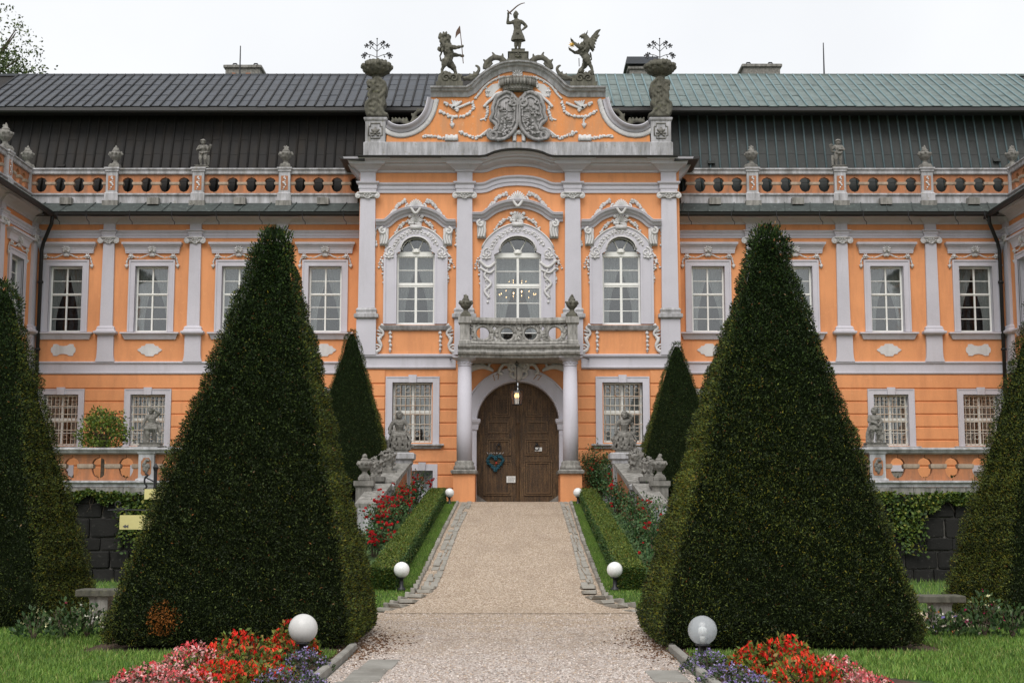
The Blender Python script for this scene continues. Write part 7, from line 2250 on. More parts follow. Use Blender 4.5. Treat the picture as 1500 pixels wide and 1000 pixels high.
def yew(x, y, z, half, height, rtop, N, seed, apex, label, group, brown=None, yellow=.1):
    o = thing('yew_topiary', label, 'topiary', (x, y, z), group)
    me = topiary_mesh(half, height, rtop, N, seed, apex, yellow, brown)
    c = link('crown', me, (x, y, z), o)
    mb = topiary_core(half, height, rtop, apex, seed)
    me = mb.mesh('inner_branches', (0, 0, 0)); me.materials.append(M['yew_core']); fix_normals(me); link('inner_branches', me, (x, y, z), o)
    MB().tube([(x, y, z - .05), (x, y, z + .5)], [.11, .09], 8).build('trunk', M['bark'], o)
    return o
GYB, GYS = 'large clipped yew pyramids lining the path', 'small clipped yew pyramids on the terraces'
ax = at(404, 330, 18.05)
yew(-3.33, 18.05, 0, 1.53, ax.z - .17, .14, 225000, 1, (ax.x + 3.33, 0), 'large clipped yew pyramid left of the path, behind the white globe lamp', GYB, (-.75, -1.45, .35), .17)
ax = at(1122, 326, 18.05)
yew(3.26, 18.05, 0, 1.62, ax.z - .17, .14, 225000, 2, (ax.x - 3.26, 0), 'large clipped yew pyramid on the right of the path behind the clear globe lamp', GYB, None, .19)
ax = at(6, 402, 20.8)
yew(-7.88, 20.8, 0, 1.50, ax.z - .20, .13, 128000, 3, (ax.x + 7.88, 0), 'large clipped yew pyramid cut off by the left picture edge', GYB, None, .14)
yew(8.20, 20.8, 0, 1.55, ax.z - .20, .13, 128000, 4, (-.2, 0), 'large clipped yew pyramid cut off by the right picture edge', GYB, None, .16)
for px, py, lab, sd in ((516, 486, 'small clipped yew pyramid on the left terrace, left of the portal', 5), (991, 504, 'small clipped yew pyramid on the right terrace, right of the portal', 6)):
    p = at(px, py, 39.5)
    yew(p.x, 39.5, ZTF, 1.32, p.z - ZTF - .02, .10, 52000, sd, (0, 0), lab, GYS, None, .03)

LEAFG = [(.018, .045, .010), (.030, .070, .014), (.050, .10, .020), (.085, .13, .022)]
def scatter_box_leaves(g, N, x0, x1, y0, y1, z0f, h, jit):
    """leaf points on top and sides of a hedge that follows the ramp"""
    A = np.array([(x1 - x0), h, h]); face = g.choice(3, N, p=A / A.sum())
    y = g.uniform(y0, y1, N); u = g.uniform(0, 1, N)
    x = np.where(face == 0, x0 + (x1 - x0) * u, np.where(face == 1, x0, x1))
    z = np.where(face == 0, h, u * h) + np.array([z0f(q) for q in y])
    Nn = np.stack([np.where(face == 0, 0, np.where(face == 1, -1.0, 1.0)), np.zeros(N), np.where(face == 0, 1.0, 0.1)], 1)
    return np.stack([x, y, z], 1) + Nn * g.uniform(-.04, .015, N)[:, None], Nn, face
def hedge(sx, label):
    A, B = on_ramp(*((653, 734) if sx < 0 else (849, 735))), on_ramp(*((579, 864) if sx < 0 else (907, 864)))
    y0, y1 = B.y, A.y
    g = np.random.default_rng(20 + sx)
    xm = lambda y: B.x + (A.x - B.x) * (y - y0) / (y1 - y0)
    h, w = .39, .46
    o = thing('box_hedge', label, 'hedge', (xm((y0 + y1) / 2), (y0 + y1) / 2, ramp_z((y0 + y1) / 2)), 'low box hedges edging the ramp')
    N = 52000
    P, Nn, face = scatter_box_leaves(g, N, 0, w, y0, y1, ramp_z, h, .02)
    # end face
    e = g.choice(N, 2500, replace=False)
    P[e, 1] = y0 - g.uniform(-.02, .03, 2500); P[e, 0] = g.uniform(0, w, 2500); P[e, 2] = ramp_z(y0) + g.uniform(0, h, 2500); Nn[e] = (0, -1, .1)
    off = B.x + (A.x - B.x) * (P[:, 1] - y0) / (y1 - y0)
    P[:, 0] = off + (-(w) + P[:, 0] if sx < 0 else P[:, 0])
    D = Nn * .6 + g.normal(size=(N, 3)) * .6 + np.array([0, 0, .2])
    V = leaves(P, D, g.uniform(.025, .05, N), g.uniform(.016, .028, N), g)
    C = pick(g, N, LEAFG + [(.17, .16, .03)], [2, 3, 3, 1.5, .5 if sx < 0 else .35])
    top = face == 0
    C[top] = pick(g, int(top.sum()), [(.05, .09, .014), (.09, .13, .018), (.14, .16, .022), (.2, .12, .03)], [2, 3, 1.6, .15])  # light from above put into the colour of the top leaves
    me = quads_mesh('foliage', V, C, M['leaf'])
    link('foliage', me, (0, 0, 0), o)
    mb = MB(); c = .045
    xa, xb = (-w + c, -c) if sx < 0 else (c, w - c)
    mb.add([(B.x + xa, y0 + c, ramp_z(y0) - .05), (B.x + xb, y0 + c, ramp_z(y0) - .05), (B.x + xb, y0 + c, ramp_z(y0) + h - c), (B.x + xa, y0 + c, ramp_z(y0) + h - c),
            (A.x + xa, y1, ramp_z(y1) - .05), (A.x + xb, y1, ramp_z(y1) - .05), (A.x + xb, y1, ramp_z(y1) + h - c), (A.x + xa, y1, ramp_z(y1) + h - c)],
           [(0, 1, 2, 3), (7, 6, 5, 4), (0, 4, 5, 1), (1, 5, 6, 2), (2, 6, 7, 3), (3, 7, 4, 0)])
    mb.build('inner_branches', M['yew_core'], o)
    return A, B
HL = hedge(-1, 'low clipped box hedge left of the ramp, in front of the red roses')
HR = hedge(1, 'low clipped box hedge along the right side of the ramp, half hidden by roses')

# ---- roses
def blossom(V, C, c, r, g, cols, n=9):
    for q in range(n):
        d = unit(g.normal(size=(1, 3)))[0]; d[2] = abs(d[2]) * .7; d[1] = -abs(d[1]) if g.random() < .7 else d[1]
        P = c + d * r * .3
        s = unit(np.cross(d, g.normal(size=3))[None])[0]; n2 = np.cross(d, s)
        V.append(np.stack([P - s * r * .5, P + n2 * r * .55 + d * r * .2, P + s * r * .5, P - n2 * r * .55 + d * r * .2]))
        C.append(np.array(cols[g.integers(0, len(cols))]) * g.uniform(.75, 1.25))
ROSE = [(.42, .008, .012), (.30, .005, .010), (.55, .02, .02)]
def rose_bush(x, y, h, w, nl, nclus, label, seed, per=6, fr=.055, tall=False):
    g = np.random.default_rng(seed)
    z = ramp_z(y)
    o = thing('rose_bush', label, 'rose bush', (x, y, z), 'red rose bushes beside the ramp')
    st = MB(); tips = []
    for q in range(9):
        a = q / 9 * 6.28 + g.uniform(0, .5); r_ = w * g.uniform(.2, .55)
        tip = (x + r_ * math.cos(a), y + r_ * math.sin(a), z + h * g.uniform(.7, 1.0))
        st.tube([(x + .05 * math.cos(a), y + .05 * math.sin(a), z), (x + r_ * .5 * math.cos(a), y + r_ * .5 * math.sin(a), z + h * .5), tip], [.012, .009, .005], 4)
        tips.append(tip)
    st.build('stems', M['bark'], o)
    N = nl
    k_ = g.integers(0, 9, N); T = np.array(tips)[k_]
    u = g.uniform(.25, 1.03, N)
    base = np.array([x, y, z])
    P = base + (T - base) * u[:, None] + g.normal(size=(N, 3)) * np.array([w * .17, w * .17, h * .07])
    D = g.normal(size=(N, 3)) * .8 + np.array([0, -.15, .25])
    V = leaves(P, D, g.uniform(.045, .085, N), g.uniform(.03, .05, N), g)
    C = pick(g, N, [(.020, .055, .016), (.035, .085, .022), (.06, .115, .035), (.11, .15, .05), (.17, .07, .02)], [3, 4, 3, 1, .4])
    link('foliage', quads_mesh('foliage', V, C, M['leaf']), (0, 0, 0), o)
    Vb, Cb = [], []
    for q in range(nclus):
        t = np.array(tips[g.integers(0, 9)]) * 1.0
        u = g.uniform(.55, 1.05); c0 = base + (t - base) * u + g.normal(size=3) * np.array([w * .22, w * .15, .04]) + np.array([0, -w * .12, .03])
        for b in range(g.integers(1, per + 1)):
            blossom(Vb, Cb, c0 + g.normal(size=3) * fr * .9, fr * g.uniform(.7, 1.2), g, ROSE)
    link('blossoms', quads_mesh('blossoms', np.array(Vb), np.array(Cb), M['petal']), (0, 0, 0), o)
    return o
def bed(px, py): return on_ramp(px, py)
LR = [((566, 815), .70, .75, 10, 'red rose bush nearest the viewer on the left of the ramp, beside the big yew'),
      ((572, 794), .85, .75, 12, 'second nearest red rose bush left of the ramp, with heavy blooms'),
      ((588, 776), .85, .8, 13, 'full red rose bush midway along the left hedge'),
      ((598, 764), .90, .8, 13, 'red rose bush with large blooms before the left garden stair'),
      ((607, 752), .85, .7, 8, 'tall red rose bush farther up behind the left hedge'),
      ((622, 738), .95, .65, 7, 'red rose bush nearest the palace left of the portal, before the basement window')]
for i, ((px, py), h, w, n, lab) in enumerate(LR):
    p = bed(px, py); p.x = min(p.x - .25, -2.72)
    rose_bush(p.x, p.y, h, w, 800, n + 3, lab, 200 + i, 7, .06)
RRs = [((862, 727), 1.75, .80, 9, 1500, 'tall straggling red rose bush by the right column of the portal'),
       ((885, 740), 1.15, .9, 6, 520, 'red rose bush behind the tall one on the right, before the garden stair'),
       ((884, 752), .85, .9, 7, 480, 'rose bush with a big red bloom overhanging the far end of the right hedge'),
       ((905, 764), .85, .9, 4, 480, 'leafy rose bush with few red blooms midway along the right hedge'),
       ((916, 782), .85, .95, 4, 480, 'leafy rose bush with small red blooms beside the right stair parapet'),
       ((918, 802), .80, .95, 4, 480, 'leafy rose bush with pinkish buds on the lower right slope'),
       ((938, 822), .80, .9, 4, 460, 'rose bush with two red blooms low against the big right yew'),
       ((940, 848), .60, .8, 2, 380, 'rose bush nearest the viewer on the right, against the yew')]
for i, ((px, py), h, w, n, nl, lab) in enumerate(RRs):
    p = bed(px, py); p.x = max(p.x + .25, 2.70)
    rose_bush(p.x + (.12 if i else 0), p.y, h * (1.1 if i else 1), w * 1.12, int(nl * 2.6), n, lab, 300 + i, 4, .055)

# ---- grass
def grass(name, N, fn, hmin, hmax, label):
    g = np.random.default_rng(hash(name) % 1000 + len(label))
    P = fn(g, N); N = len(P)
    a = g.uniform(0, 6.28, N); h = g.uniform(hmin, hmax, N); w = g.uniform(.004, .009, N)
    S = np.stack([np.cos(a), np.sin(a), 0 * a], 1)
    tip = P + np.stack([g.normal(0, .35, N) * h, g.normal(0, .35, N) * h, h], 1)
    V = np.stack([P - S * w[:, None], P + S * w[:, None], tip], 1)
    pat = .5 + .5 * np.sin(P[:, 0] * 2.3 + 1.3 * np.sin(P[:, 1] * 1.7)) * np.sin(P[:, 1] * 1.9)
    C = pick(g, N, [(.065, .14, .020), (.115, .215, .032), (.18, .27, .048), (.30, .29, .10)], [3, 4, 2.5, .5]) * (.85 + .3 * pat)[:, None]
    o = link(name, quads_mesh(name, V, C, M['leaf'], 3), (0, 0, 0))
    return tag(o, label, 'grass', None, 'stuff')
def in_lawn(sx):
    def f(g, N):
        y = 11.8 + 9.0 * g.uniform(0, 1, N) ** 1.3; x = sx * (2.0 + (y * .385 + .6 - 2.0) * g.uniform(0, 1, N))
        keep = ~((np.abs(x) < 5.0) & (y > 16.4)) & ~((np.abs(x) < 4.0) & (y < 15.2) & (np.abs(x) < 1.9 + (15.4 - y) * 1.2))
        keep &= (y < 19.8)
        return np.stack([x, y, np.zeros(N)], 1)[keep]
    return f
grass('lawn_grass', 90000, in_lawn(-1), .03, .075, 'mown lawn in front of the left yews')
grass('lawn_grass', 90000, in_lawn(1), .03, .075, 'mown lawn in front of the right yews')
def verge(sx):
    O = rp(outer_l if sx < 0 else outer_r)
    H = HL if sx < 0 else HR
    def f(g, N):
        y = g.uniform(23.3, 42.0, N)
        ys = np.array([p.y for p in O])[::-1]; xs = np.array([p.x for p in O])[::-1]
        xe = np.interp(y, ys, xs) + sx * .05
        xh = np.where(y > H[1].y, H[1].x + (H[0].x - H[1].x) * (y - H[1].y) / (H[0].y - H[1].y), H[1].x + sx * .9)
        x = xe + (xh - xe) * g.uniform(0, 1, N)
        return np.stack([x, y, (y - RAMP_Y0) * RAMP_S - .006], 1)
    return f
grass('verge_grass', 40000, verge(-1), .025, .05, 'strip of short grass between the left hedge and the ramp')
grass('verge_grass', 40000, verge(1), .025, .05, 'strip of short grass between the right hedge and the ramp')

# ---- flower beds by the near lamps
def mound(x, y, w, h, nleaf, nflow, leafc, flowc, label, cat, group, seed, ls=.06, fs=.028, droop=False, z=0.0, up=.3, spiky=False):
    g = np.random.default_rng(seed)
    o = thing(cat.replace(' ', '_'), label, cat, (x, y, z), group)
    def pts(N, lo, hi):
        a = g.uniform(0, 6.283, N); r_ = np.sqrt(g.uniform(0, 1, N))
        zz = h * (1 - .80 * r_ ** 2) * g.uniform(lo, hi, N)
        return np.stack([x + w * r_ * np.cos(a), y + w * .8 * r_ * np.sin(a), z + np.maximum(.01, zz)], 1), a, r_
    P, a, r_ = pts(nleaf, .35, 1.02)
    D = np.stack([np.cos(a) * r_, np.sin(a) * r_, np.full(nleaf, up)], 1) + g.normal(size=(nleaf, 3)) * .5
    V = leaves(P, D, g.uniform(.6, 1.3, nleaf) * ls, g.uniform(.4, .7, nleaf) * ls, g)
    link('foliage', quads_mesh('foliage', V, pick(g, nleaf, leafc, [1] * len(leafc)), M['leaf']), (0, 0, 0), o)
    P, a, r_ = pts(nflow, .7, 1.12)
    nb = 4
    Pn = np.repeat(P, nb, 0); n2 = len(Pn)
    D = g.normal(size=(n2, 3)) * (.45 if droop else .9) + (np.array([0, -.2, -1.0]) if droop else np.array([0, -.1, .5]))
    Pn = Pn + g.normal(size=(n2, 3)) * fs * (.35 if not droop else .25)
    V = leaves(Pn, D, g.uniform(.7, 1.4, n2) * fs * (1.9 if droop else 1.1), g.uniform(.6, 1.1, n2) * fs * (.75 if droop else 1), g)
    C = np.repeat(pick(g, nflow, flowc, [1] * len(flowc)), nb, 0) * g.uniform(.85, 1.15, (n2, 1))
    link('blossoms', quads_mesh('blossoms', V, C, M['petal']), (0, 0, 0), o)
    st = MB()
    for q in range(7):
        aa = q / 7 * 6.28; st.tube([(x, y, z), (x + w * .5 * math.cos(aa), y + w * .4 * math.sin(aa), z + h * .75)], [.008, .004], 4)
    st.build('stems', M['bark'], o)
    return o
RLF = [(.10, .15, .02), (.17, .19, .03), (.06, .10, .015), (.20, .13, .03)]
RFL = [(.80, .035, .018), (.62, .015, .012), (.85, .09, .04)]
PLF = [(.10, .04, .02), (.14, .07, .03), (.05, .06, .02)]
PFL = [(.82, .32, .32), (.78, .18, .19), (.86, .55, .52), (.70, .08, .09)]
ALF = [(.03, .06, .02), (.05, .09, .03), (.045, .05, .025)]
AFL = [(.24, .18, .42), (.30, .24, .48), (.40, .34, .55)]
def bedp(px, py): 
    p = on_ground(px, py); return p.x, p.y
BEDS = [
    # px, py of the foot, width, height, kind, label
    ((352, 985), .42, .42, 'r', 'tallest red drooping begonia in the left bed, in the middle of the bed'),
    ((428, 972), .30, .44, 'r', 'red drooping begonia closest to the white globe lamp in the left bed'),
    ((330, 1016), .38, .30, 'r', 'low red drooping begonia at the lower picture edge of the left bed'),
    ((395, 1010), .30, .26, 'r', 'low red drooping begonia beside the lilac ageratum in the left bed'),
    ((285, 988), .34, .30, 'p', 'pink begonia at the back of the left bed, beside the tall red one'),
    ((222, 1008), .36, .22, 'p', 'pink begonia at the far left tip of the left bed'),
    ((270, 1022), .36, .24, 'p', 'pink begonia at the lower picture edge of the left bed'),
    ((447, 985), .26, .24, 'a', 'lilac ageratum in front of the white globe lamp'),
    ((410, 1018), .30, .22, 'a', 'lilac ageratum along the kerb at the lower edge of the left bed'),
    ((445, 1010), .22, .16, 'a', 'small lilac ageratum against the left kerb stones'),
    ((1148, 992), .36, .40, 'r', 'tallest red drooping begonia in the right bed, in the middle of the bed'),
    ((1105, 988), .26, .30, 'r', 'red drooping begonia left of the tallest one in the right bed'),
    ((1180, 1016), .40, .34, 'r', 'broad red drooping begonia at the lower edge of the right bed'),
    ((1222, 1004), .34, .26, 'p', 'pink begonia right of the red ones in the right bed'),
    ((1268, 1022), .32, .20, 'p', 'pink begonia at the far right tip of the right bed'),
    ((1038, 986), .26, .24, 'a', 'lilac ageratum in front of the clear globe lamp'),
    ((1068, 1004), .28, .20, 'a', 'lilac ageratum in the middle of the right bed'),
    ((1100, 1022), .30, .20, 'a', 'lilac ageratum at the lower picture edge of the right bed')]
for i, ((px, py), w, h, kd, lab) in enumerate(BEDS):
    x, y = bedp(px, py)
    if kd == 'r': mound(x, y, w * 1.1, h, 760, 170, RLF, RFL, lab, 'begonia', 'red begonias in the flower beds', 400 + i, .06, .026, True)
    elif kd == 'p': mound(x, y, w * 1.1, h, 320, 190, PLF, PFL, lab, 'begonia', 'pink begonias in the flower beds', 430 + i, .045, .026)
    else: mound(x, y, w * 1.1, h, 560, 120, ALF, AFL, lab, 'ageratum', 'lilac ageratum in the flower beds', 460 + i, .035, .018)
for sx in (-1, 1):
    P = [(sx * 1.93, 15.6, .003), (sx * 1.93, 11, .003), (sx * 5.0, 11, .003), (sx * 2.9, 15.6, .003)]
    sheet('bed_soil', [P], M['soil'])
# ---- small plants by the benches and the yews
def herb(px, py, Y, h, nleaf, nfl, flc, label, seed, w=.28):
    x = at(px, py, Y).x
    return mound(x, Y, w, h, nleaf, nfl, [(.03, .065, .02), (.05, .095, .03), (.08, .12, .04)], flc, label, 'flower', 'flowers before the yews and benches', seed, .07, .028, False, 0, 1.2)
WH = [(.80, .78, .66), (.85, .80, .45)]
herb(50, 915, 17.8, .42, 180, 7, WH, 'leafy plant with one white spike before the far left yew', 501)
herb(95, 912, 18.2, .50, 300, 3, [(.5, .1, .15)], 'leafy flowerless bush between the far left yew and the left bench', 502, .34)
herb(128, 912, 18.2, .46, 280, 24, WH, 'snapdragons with cream flowers in front of the left bench', 503, .32)
herb(1370, 920, 18.4, .36, 220, 20, WH + [(.8, .3, .1)], 'cream and orange flowers under the right bench, next to the big right yew', 504, .30)
herb(1400, 918, 18.3, .34, 240, 18, [(.45, .02, .16), (.8, .7, .6), (.3, .25, .6)], 'mixed crimson and white flowers in front of the right bench', 505, .30)
herb(1442, 915, 18.3, .58, 320, 16, WH + [(.45, .02, .12)], 'tall white snapdragons right of the right bench', 506, .34)
herb(1483, 915, 18.2, .46, 220, 2, [(.6, .05, .2)], 'bushy green plant at the right picture edge before the yew', 507, .3)

# ---- round shrub on the left terrace
def leaf_ball(name, label, cat, c, r, N, cols, wts, seed, ls, trunk=None, sq=1.0, hol=.35, gaps=.0):
    g = np.random.default_rng(seed)
    o = thing(name, label, cat, (c[0], c[1], trunk if trunk is not None else c[2] - r))
    D0 = unit(g.normal(size=(N, 3)))
    rr = r * (hol + (1 - hol) * g.uniform(0, 1, N) ** .45) * (1 + .14 * np.sin(D0[:, 0] * 7 + seed) * np.sin(D0[:, 2] * 6) + .10 * np.sin(D0[:, 1] * 11 + 2 * seed))
    P = np.array(c) + D0 * rr[:, None] * np.array([1, 1, sq])
    if gaps:
        keep = wob(P, 6 / r, seed) + g.normal(0, .5, N) > -gaps
        P, D0 = P[keep], D0[keep]; N = len(P)
    V = leaves(P, D0 * .5 + g.normal(size=(N, 3)) * .8, g.uniform(.7, 1.3, N) * ls, g.uniform(.45, .7, N) * ls, g)
    link('foliage', quads_mesh('foliage', V, pick(g, N, cols, wts), M['leaf']), (0, 0, 0), o)
    st = MB(); rs = random.Random(seed); zb_ = trunk if trunk is not None else c[2] - r
    st.tube([(c[0], c[1], zb_), (c[0], c[1], c[2] - r * .5)], [r * .09, r * .06], 7)
    for q in range(16):
        a = rs.uniform(0, 6.28); e = rs.uniform(-.2, 1.3)
        tip = (c[0] + r * .92 * math.cos(a) * math.cos(e), c[1] + r * .92 * math.sin(a) * math.cos(e), c[2] + r * sq * .92 * math.sin(e))
        st.tube([(c[0], c[1], c[2] - r * .6), ((c[0] + tip[0]) / 2, (c[1] + tip[1]) / 2, (c[2] - r * .2 + tip[2]) / 2), tip], [r * .04, r * .022, r * .008], 5)
    st.build('branches', M['bark'], o)
    return o
c = at(152, 632, 36.5)
leaf_ball('round_shrub', 'round yellow green shrub behind the left terrace balustrade', 'shrub', (c.x, 36.5, c.z), .66, 4200, [(.06, .11, .015), (.11, .16, .02), (.19, .22, .03), (.04, .075, .012)], [3, 4, 2, 2], 31, .075, ZTF, .95, .2, .9)
c = at(-32, 98, 62)
leaf_ball('broadleaf_tree', 'tall broadleaf tree showing behind the roof at the left picture edge', 'tree', (c.x, 62, c.z - .4), 3.0, 15000, [(.05, .075, .025), (.08, .11, .035), (.12, .15, .05)], [3, 4, 2], 33, .16, 0.0, 1.0, .25, .25)

# ---- ivy hanging over the terrace walls
def ivy(sx, label, cols):
    g = np.random.default_rng(40 + sx)
    o = thing('ivy', label, 'ivy', (sx * 10, YT_ - .1, 0))
    N = 13000
    x = sx * g.uniform(5.4, 15, N)
    ztop = zT['course_b'] + .03
    depth = .24 + .12 * np.sin(x * 2.1) + .10 * np.sin(x * 5.3 + 1) + .06 * np.sin(x * 11)
    colx = [TP.x(q) for q in cols]
    for cx_ in colx:
        wv = .36
        depth = np.where(np.abs(x - cx_) < wv * g.uniform(.5, 1.1, N), np.maximum(depth, g.uniform(.5, 1.5, N)), depth)
    u = g.uniform(0, 1, N) ** .8
    z = ztop - depth * u + g.uniform(0, .06, N)
    P = np.stack([x, YT_ - .06 - g.uniform(0, .13, N) * (1 - .5 * u), z], 1)
    D = np.stack([g.normal(0, .6, N), -np.abs(g.normal(.5, .3, N)), g.normal(-.4, .4, N)], 1)
    V = leaves(P, D, g.uniform(.06, .11, N), g.uniform(.05, .085, N), g)
    C = pick(g, N, [(.03, .06, .012), (.06, .10, .018), (.10, .14, .02), (.19, .19, .03)], [3, 4, 3, 1])
    link('foliage', quads_mesh('foliage', V, C, M['leaf']), (0, 0, 0), o)
    st = MB()
    for q in range(40):
        a = sx * rng.uniform(5.5, 14.8); st.tube([(a, YT_ - .05, ztop), (a + rng.uniform(-.1, .1), YT_ - .06, ztop - .2), (a + rng.uniform(-.2, .2), YT_ - .07, ztop - rng.uniform(.25, .5))], [.008, .006, .003], 4)
    st.build('stems', M['bark'], o)['kind'] = 'stuff'
ivy(-1, 'ivy hanging over the top of the dark terrace wall left of the ramp', [204])
ivy(1, 'ivy hanging over the top of the dark terrace wall right of the ramp', [1312, 1322])
# low green edging at the foot of the walls and plants behind the balustrades
for sx in (-1, 1):
    def f(g, N, sx=sx):
        x = sx * g.uniform(4, 14, N); y = g.uniform(23.0, 32.8, N)
        return np.stack([x, y, np.zeros(N)], 1)
    grass('garden_grass', 15000, f, .05, .13, 'grass between the %s yews and the terrace wall' % ('left' if sx < 0 else 'right'))
for sx in (-1, 1):
    g = np.random.default_rng(60 + sx); N = 2600
    P = np.stack([sx * g.uniform(5.5, 15, N), YT_ + .6 + g.uniform(0, .3, N), ZTF + g.uniform(.0, .30, N)], 1)
    V = leaves(P, g.normal(size=(N, 3)) * .5 + np.array([0, 0, .8]), g.uniform(.05, .12, N), g.uniform(.03, .05, N), g)
    o = link('low_plants', quads_mesh('low_plants', V, pick(g, N, LEAFG, [2, 3, 3, 1]), M['leaf']), (0, 0, 0))
    tag(o, 'low green plants behind the %s terrace balustrade' % ('left' if sx < 0 else 'right'), 'plants', None, 'stuff')

# ================================================================== LAMPS, BENCHES, SIGN, LANTERN, WREATH
def globe_lamp(px, py, Y, d, zg, label, clear=False, mat=None):
    p = at(px, py, Y); r_ = d / 2
    o = thing('globe_lamp', label, 'lamp', (p.x, Y, zg), 'globe lamps along the path')
    if clear:
        m = MB().blob(p, r_, 4); m.build('globe', M['glass_clear'], o, True)
        b = MB().lathe(p.x, Y, [(r_ * .16, p.z - r_ * .95), (r_ * .20, p.z - r_ * .55), (r_ * .20, p.z - r_ * .40)], 12); b.build('socket', M['white'], o, True)
        b = MB().lathe(p.x, Y, [(r_ * .18, p.z - r_ * .40), (r_ * .30, p.z - r_ * .18), (r_ * .30, p.z + r_ * .12), (r_ * .18, p.z + r_ * .22), (.004, p.z + r_ * .26)], 14); b.build('bulb', M['globe'], o, True)
    else:
        MB().blob(p, r_, 4).build('globe', mat or M['globe'], o, True)
    m = MB().lathe(p.x, Y, [(r_ * .50, p.z - r_ * .92), (r_ * .50, p.z - r_ * 1.04), (r_ * .27, p.z - r_ * 1.08), (r_ * .24, p.z - r_ * 1.4), (r_ * .26, zg + .06), (r_ * .55, zg + .03), (r_ * .55, zg - .03)], 16)
    m.build('post', M['iron'], o, True)
    return o
def mat_clear():
    m, n, l, b = newmat('clear acrylic globe')
    t = n.new('ShaderNodeBsdfTransparent'); t.inputs[0].default_value = (.88, .90, .90, 1)
    d = n.new('ShaderNodeBsdfDiffuse'); d.inputs[0].default_value = (.74, .77, .80, 1)
    g_ = n.new('ShaderNodeBsdfGlossy'); g_.inputs['Roughness'].default_value = .22
    lw = n.new('ShaderNodeLayerWeight'); lw.inputs[0].default_value = .35
    m1 = n.new('ShaderNodeMixShader'); m1.inputs[0].default_value = .34
    m2 = n.new('ShaderNodeMixShader')
    l.new(t.outputs[0], m1.inputs[1]); l.new(d.outputs[0], m1.inputs[2])
    rr = ramp(n, l, lw.outputs['Facing'], [(.0, (.04, .04, .04)), (.6, (.08, .08, .08)), (1, (.35, .35, .35))])
    l.new(rr, m2.inputs[0]); l.new(m1.outputs[0], m2.inputs[1]); l.new(g_.outputs[0], m2.inputs[2])
    l.new(m2.outputs[0], n['Material Output'].inputs[0])
    return m
M['glass_clear'] = mat_clear()
globe_lamp(444, 920, 14.75, .300, 0, 'dusty white globe lamp at the near left flower bed', False, M['globe_old'])
globe_lamp(1029, 922.5, 14.75, .300, 0, 'clear globe lamp with visible bulb at the near right flower bed', True)
q = on_ramp(588, 864); globe_lamp(588.3, 834, q.y, 22.8 / FPX * q.y, q.z, 'white globe lamp at the near end of the left box hedge')
q = on_ramp(901, 864); globe_lamp(900.5, 834, q.y, 22.8 / FPX * q.y, q.z, 'white globe lamp at the near end of the right box hedge')
globe_lamp(658.5, 721.5, 41.3, .272, ramp_z(41.3), 'small white globe lamp by the left column plinth of the portal')
globe_lamp(846.5, 721, 41.3, .272, ramp_z(41.3), 'small white globe lamp by the right column plinth, half behind the hedge')

def bench(x0, x1, y, zt, label):
    o = thing('stone_bench', label, 'bench', ((x0 + x1) / 2, y, 0), 'stone benches behind the yews')
    MB().mould(x0, x1, y - .21, y + .21, [(-.01, zt - .10), (.0, zt - .09), (.0, zt - .015), (-.012, zt)], True).build('seat', M['stone_dark'], o)
    for x in (x0 + .32, x1 - .32):
        MB().mould(x - .13, x + .13, y - .15, y + .15, [(.03, -.02), (.03, .05), (0, .07), (0, zt - .15), (.02, zt - .10)], True).build('leg', M['stone'], o)
a = at(117, 862, 20.5); bench(a.x, a.x + 2.0, 20.5, a.z, 'stone bench between the two left yew pyramids')
a = at(1408, 871, 20.5); bench(a.x - 2.0, a.x, 20.5, a.z, 'stone bench between the two right yew pyramids')

# wrought iron signpost half hidden by the left yew
YSG = 23.6
def sg(px, py): return at(px, py, YSG)
p = sg(227, 720)
o = thing('signpost', 'wrought iron signpost with pale yellow plates half hidden behind the left yew', 'sign', (p.x, YSG, 0))
MB().tube([(p.x, YSG, 0), (p.x, YSG, sg(227, 690).z), (p.x, YSG, sg(227, 684).z), (p.x, YSG, sg(227, 678).z)], [.03, .03, .05, .008], 8).build('pole', M['iron'], o)
s = MB()
def st_(pts, r_): 
    P = bez([(sg(*q).x, sg(*q).z) for q in pts], 5); s.tube([(a.x, YSG - .01, a.y) for a in P], r_, 6)
st_([(158, 747), (180, 746.5), (205, 747), (227, 747)], .012)
st_([(184, 747), (172, 744), (169, 738), (173, 734), (177, 737), (174, 740)], .010); st_([(176, 747), (170, 752), (170, 757), (174, 758)], .010)
st_([(186, 742), (180, 745), (176, 742)], .008)
st_([(211, 717), (215, 712), (212, 706), (213, 699), (217, 696), (213, 693)], .016); st_([(213, 699), (220, 702), (227, 706)], .012)
s.build('scroll_bracket', M['iron'], o, True)
a, b = sg(175.5, 775), sg(232, 754)
pl_ = MB().box(a.x, b.x, YSG - .03, YSG - .015, a.z, b.z).build('sign_plate', M['yellow'], o)
h_ = b.z - a.z
zc = a.z + h_ * .22; xa = a.x + .055
MB().prism_xz([(xa, zc), (xa + .05, zc + .03), (xa + .05, zc + .012), (xa + .07, zc + .012), (xa + .095, zc + .03), (xa + .095, zc - .03), (xa + .07, zc - .012), (xa + .05, zc - .012), (xa + .05, zc - .03)], YSG - .036, YSG - .031).build('arrow', M['ink'], pl_)
for x in (a.x + .1, b.x - .1): MB().tube([(x, YSG - .02, b.z), (x, YSG - .01, sg(200, 747).z)], .006, 4).build('plate_hook', M['iron'], pl_)
a, b = sg(212, 731), sg(262, 716); MB().box(a.x, b.x, YSG - .03, YSG - .015, a.z, b.z).build('sign_plate', M['yellow'], o)

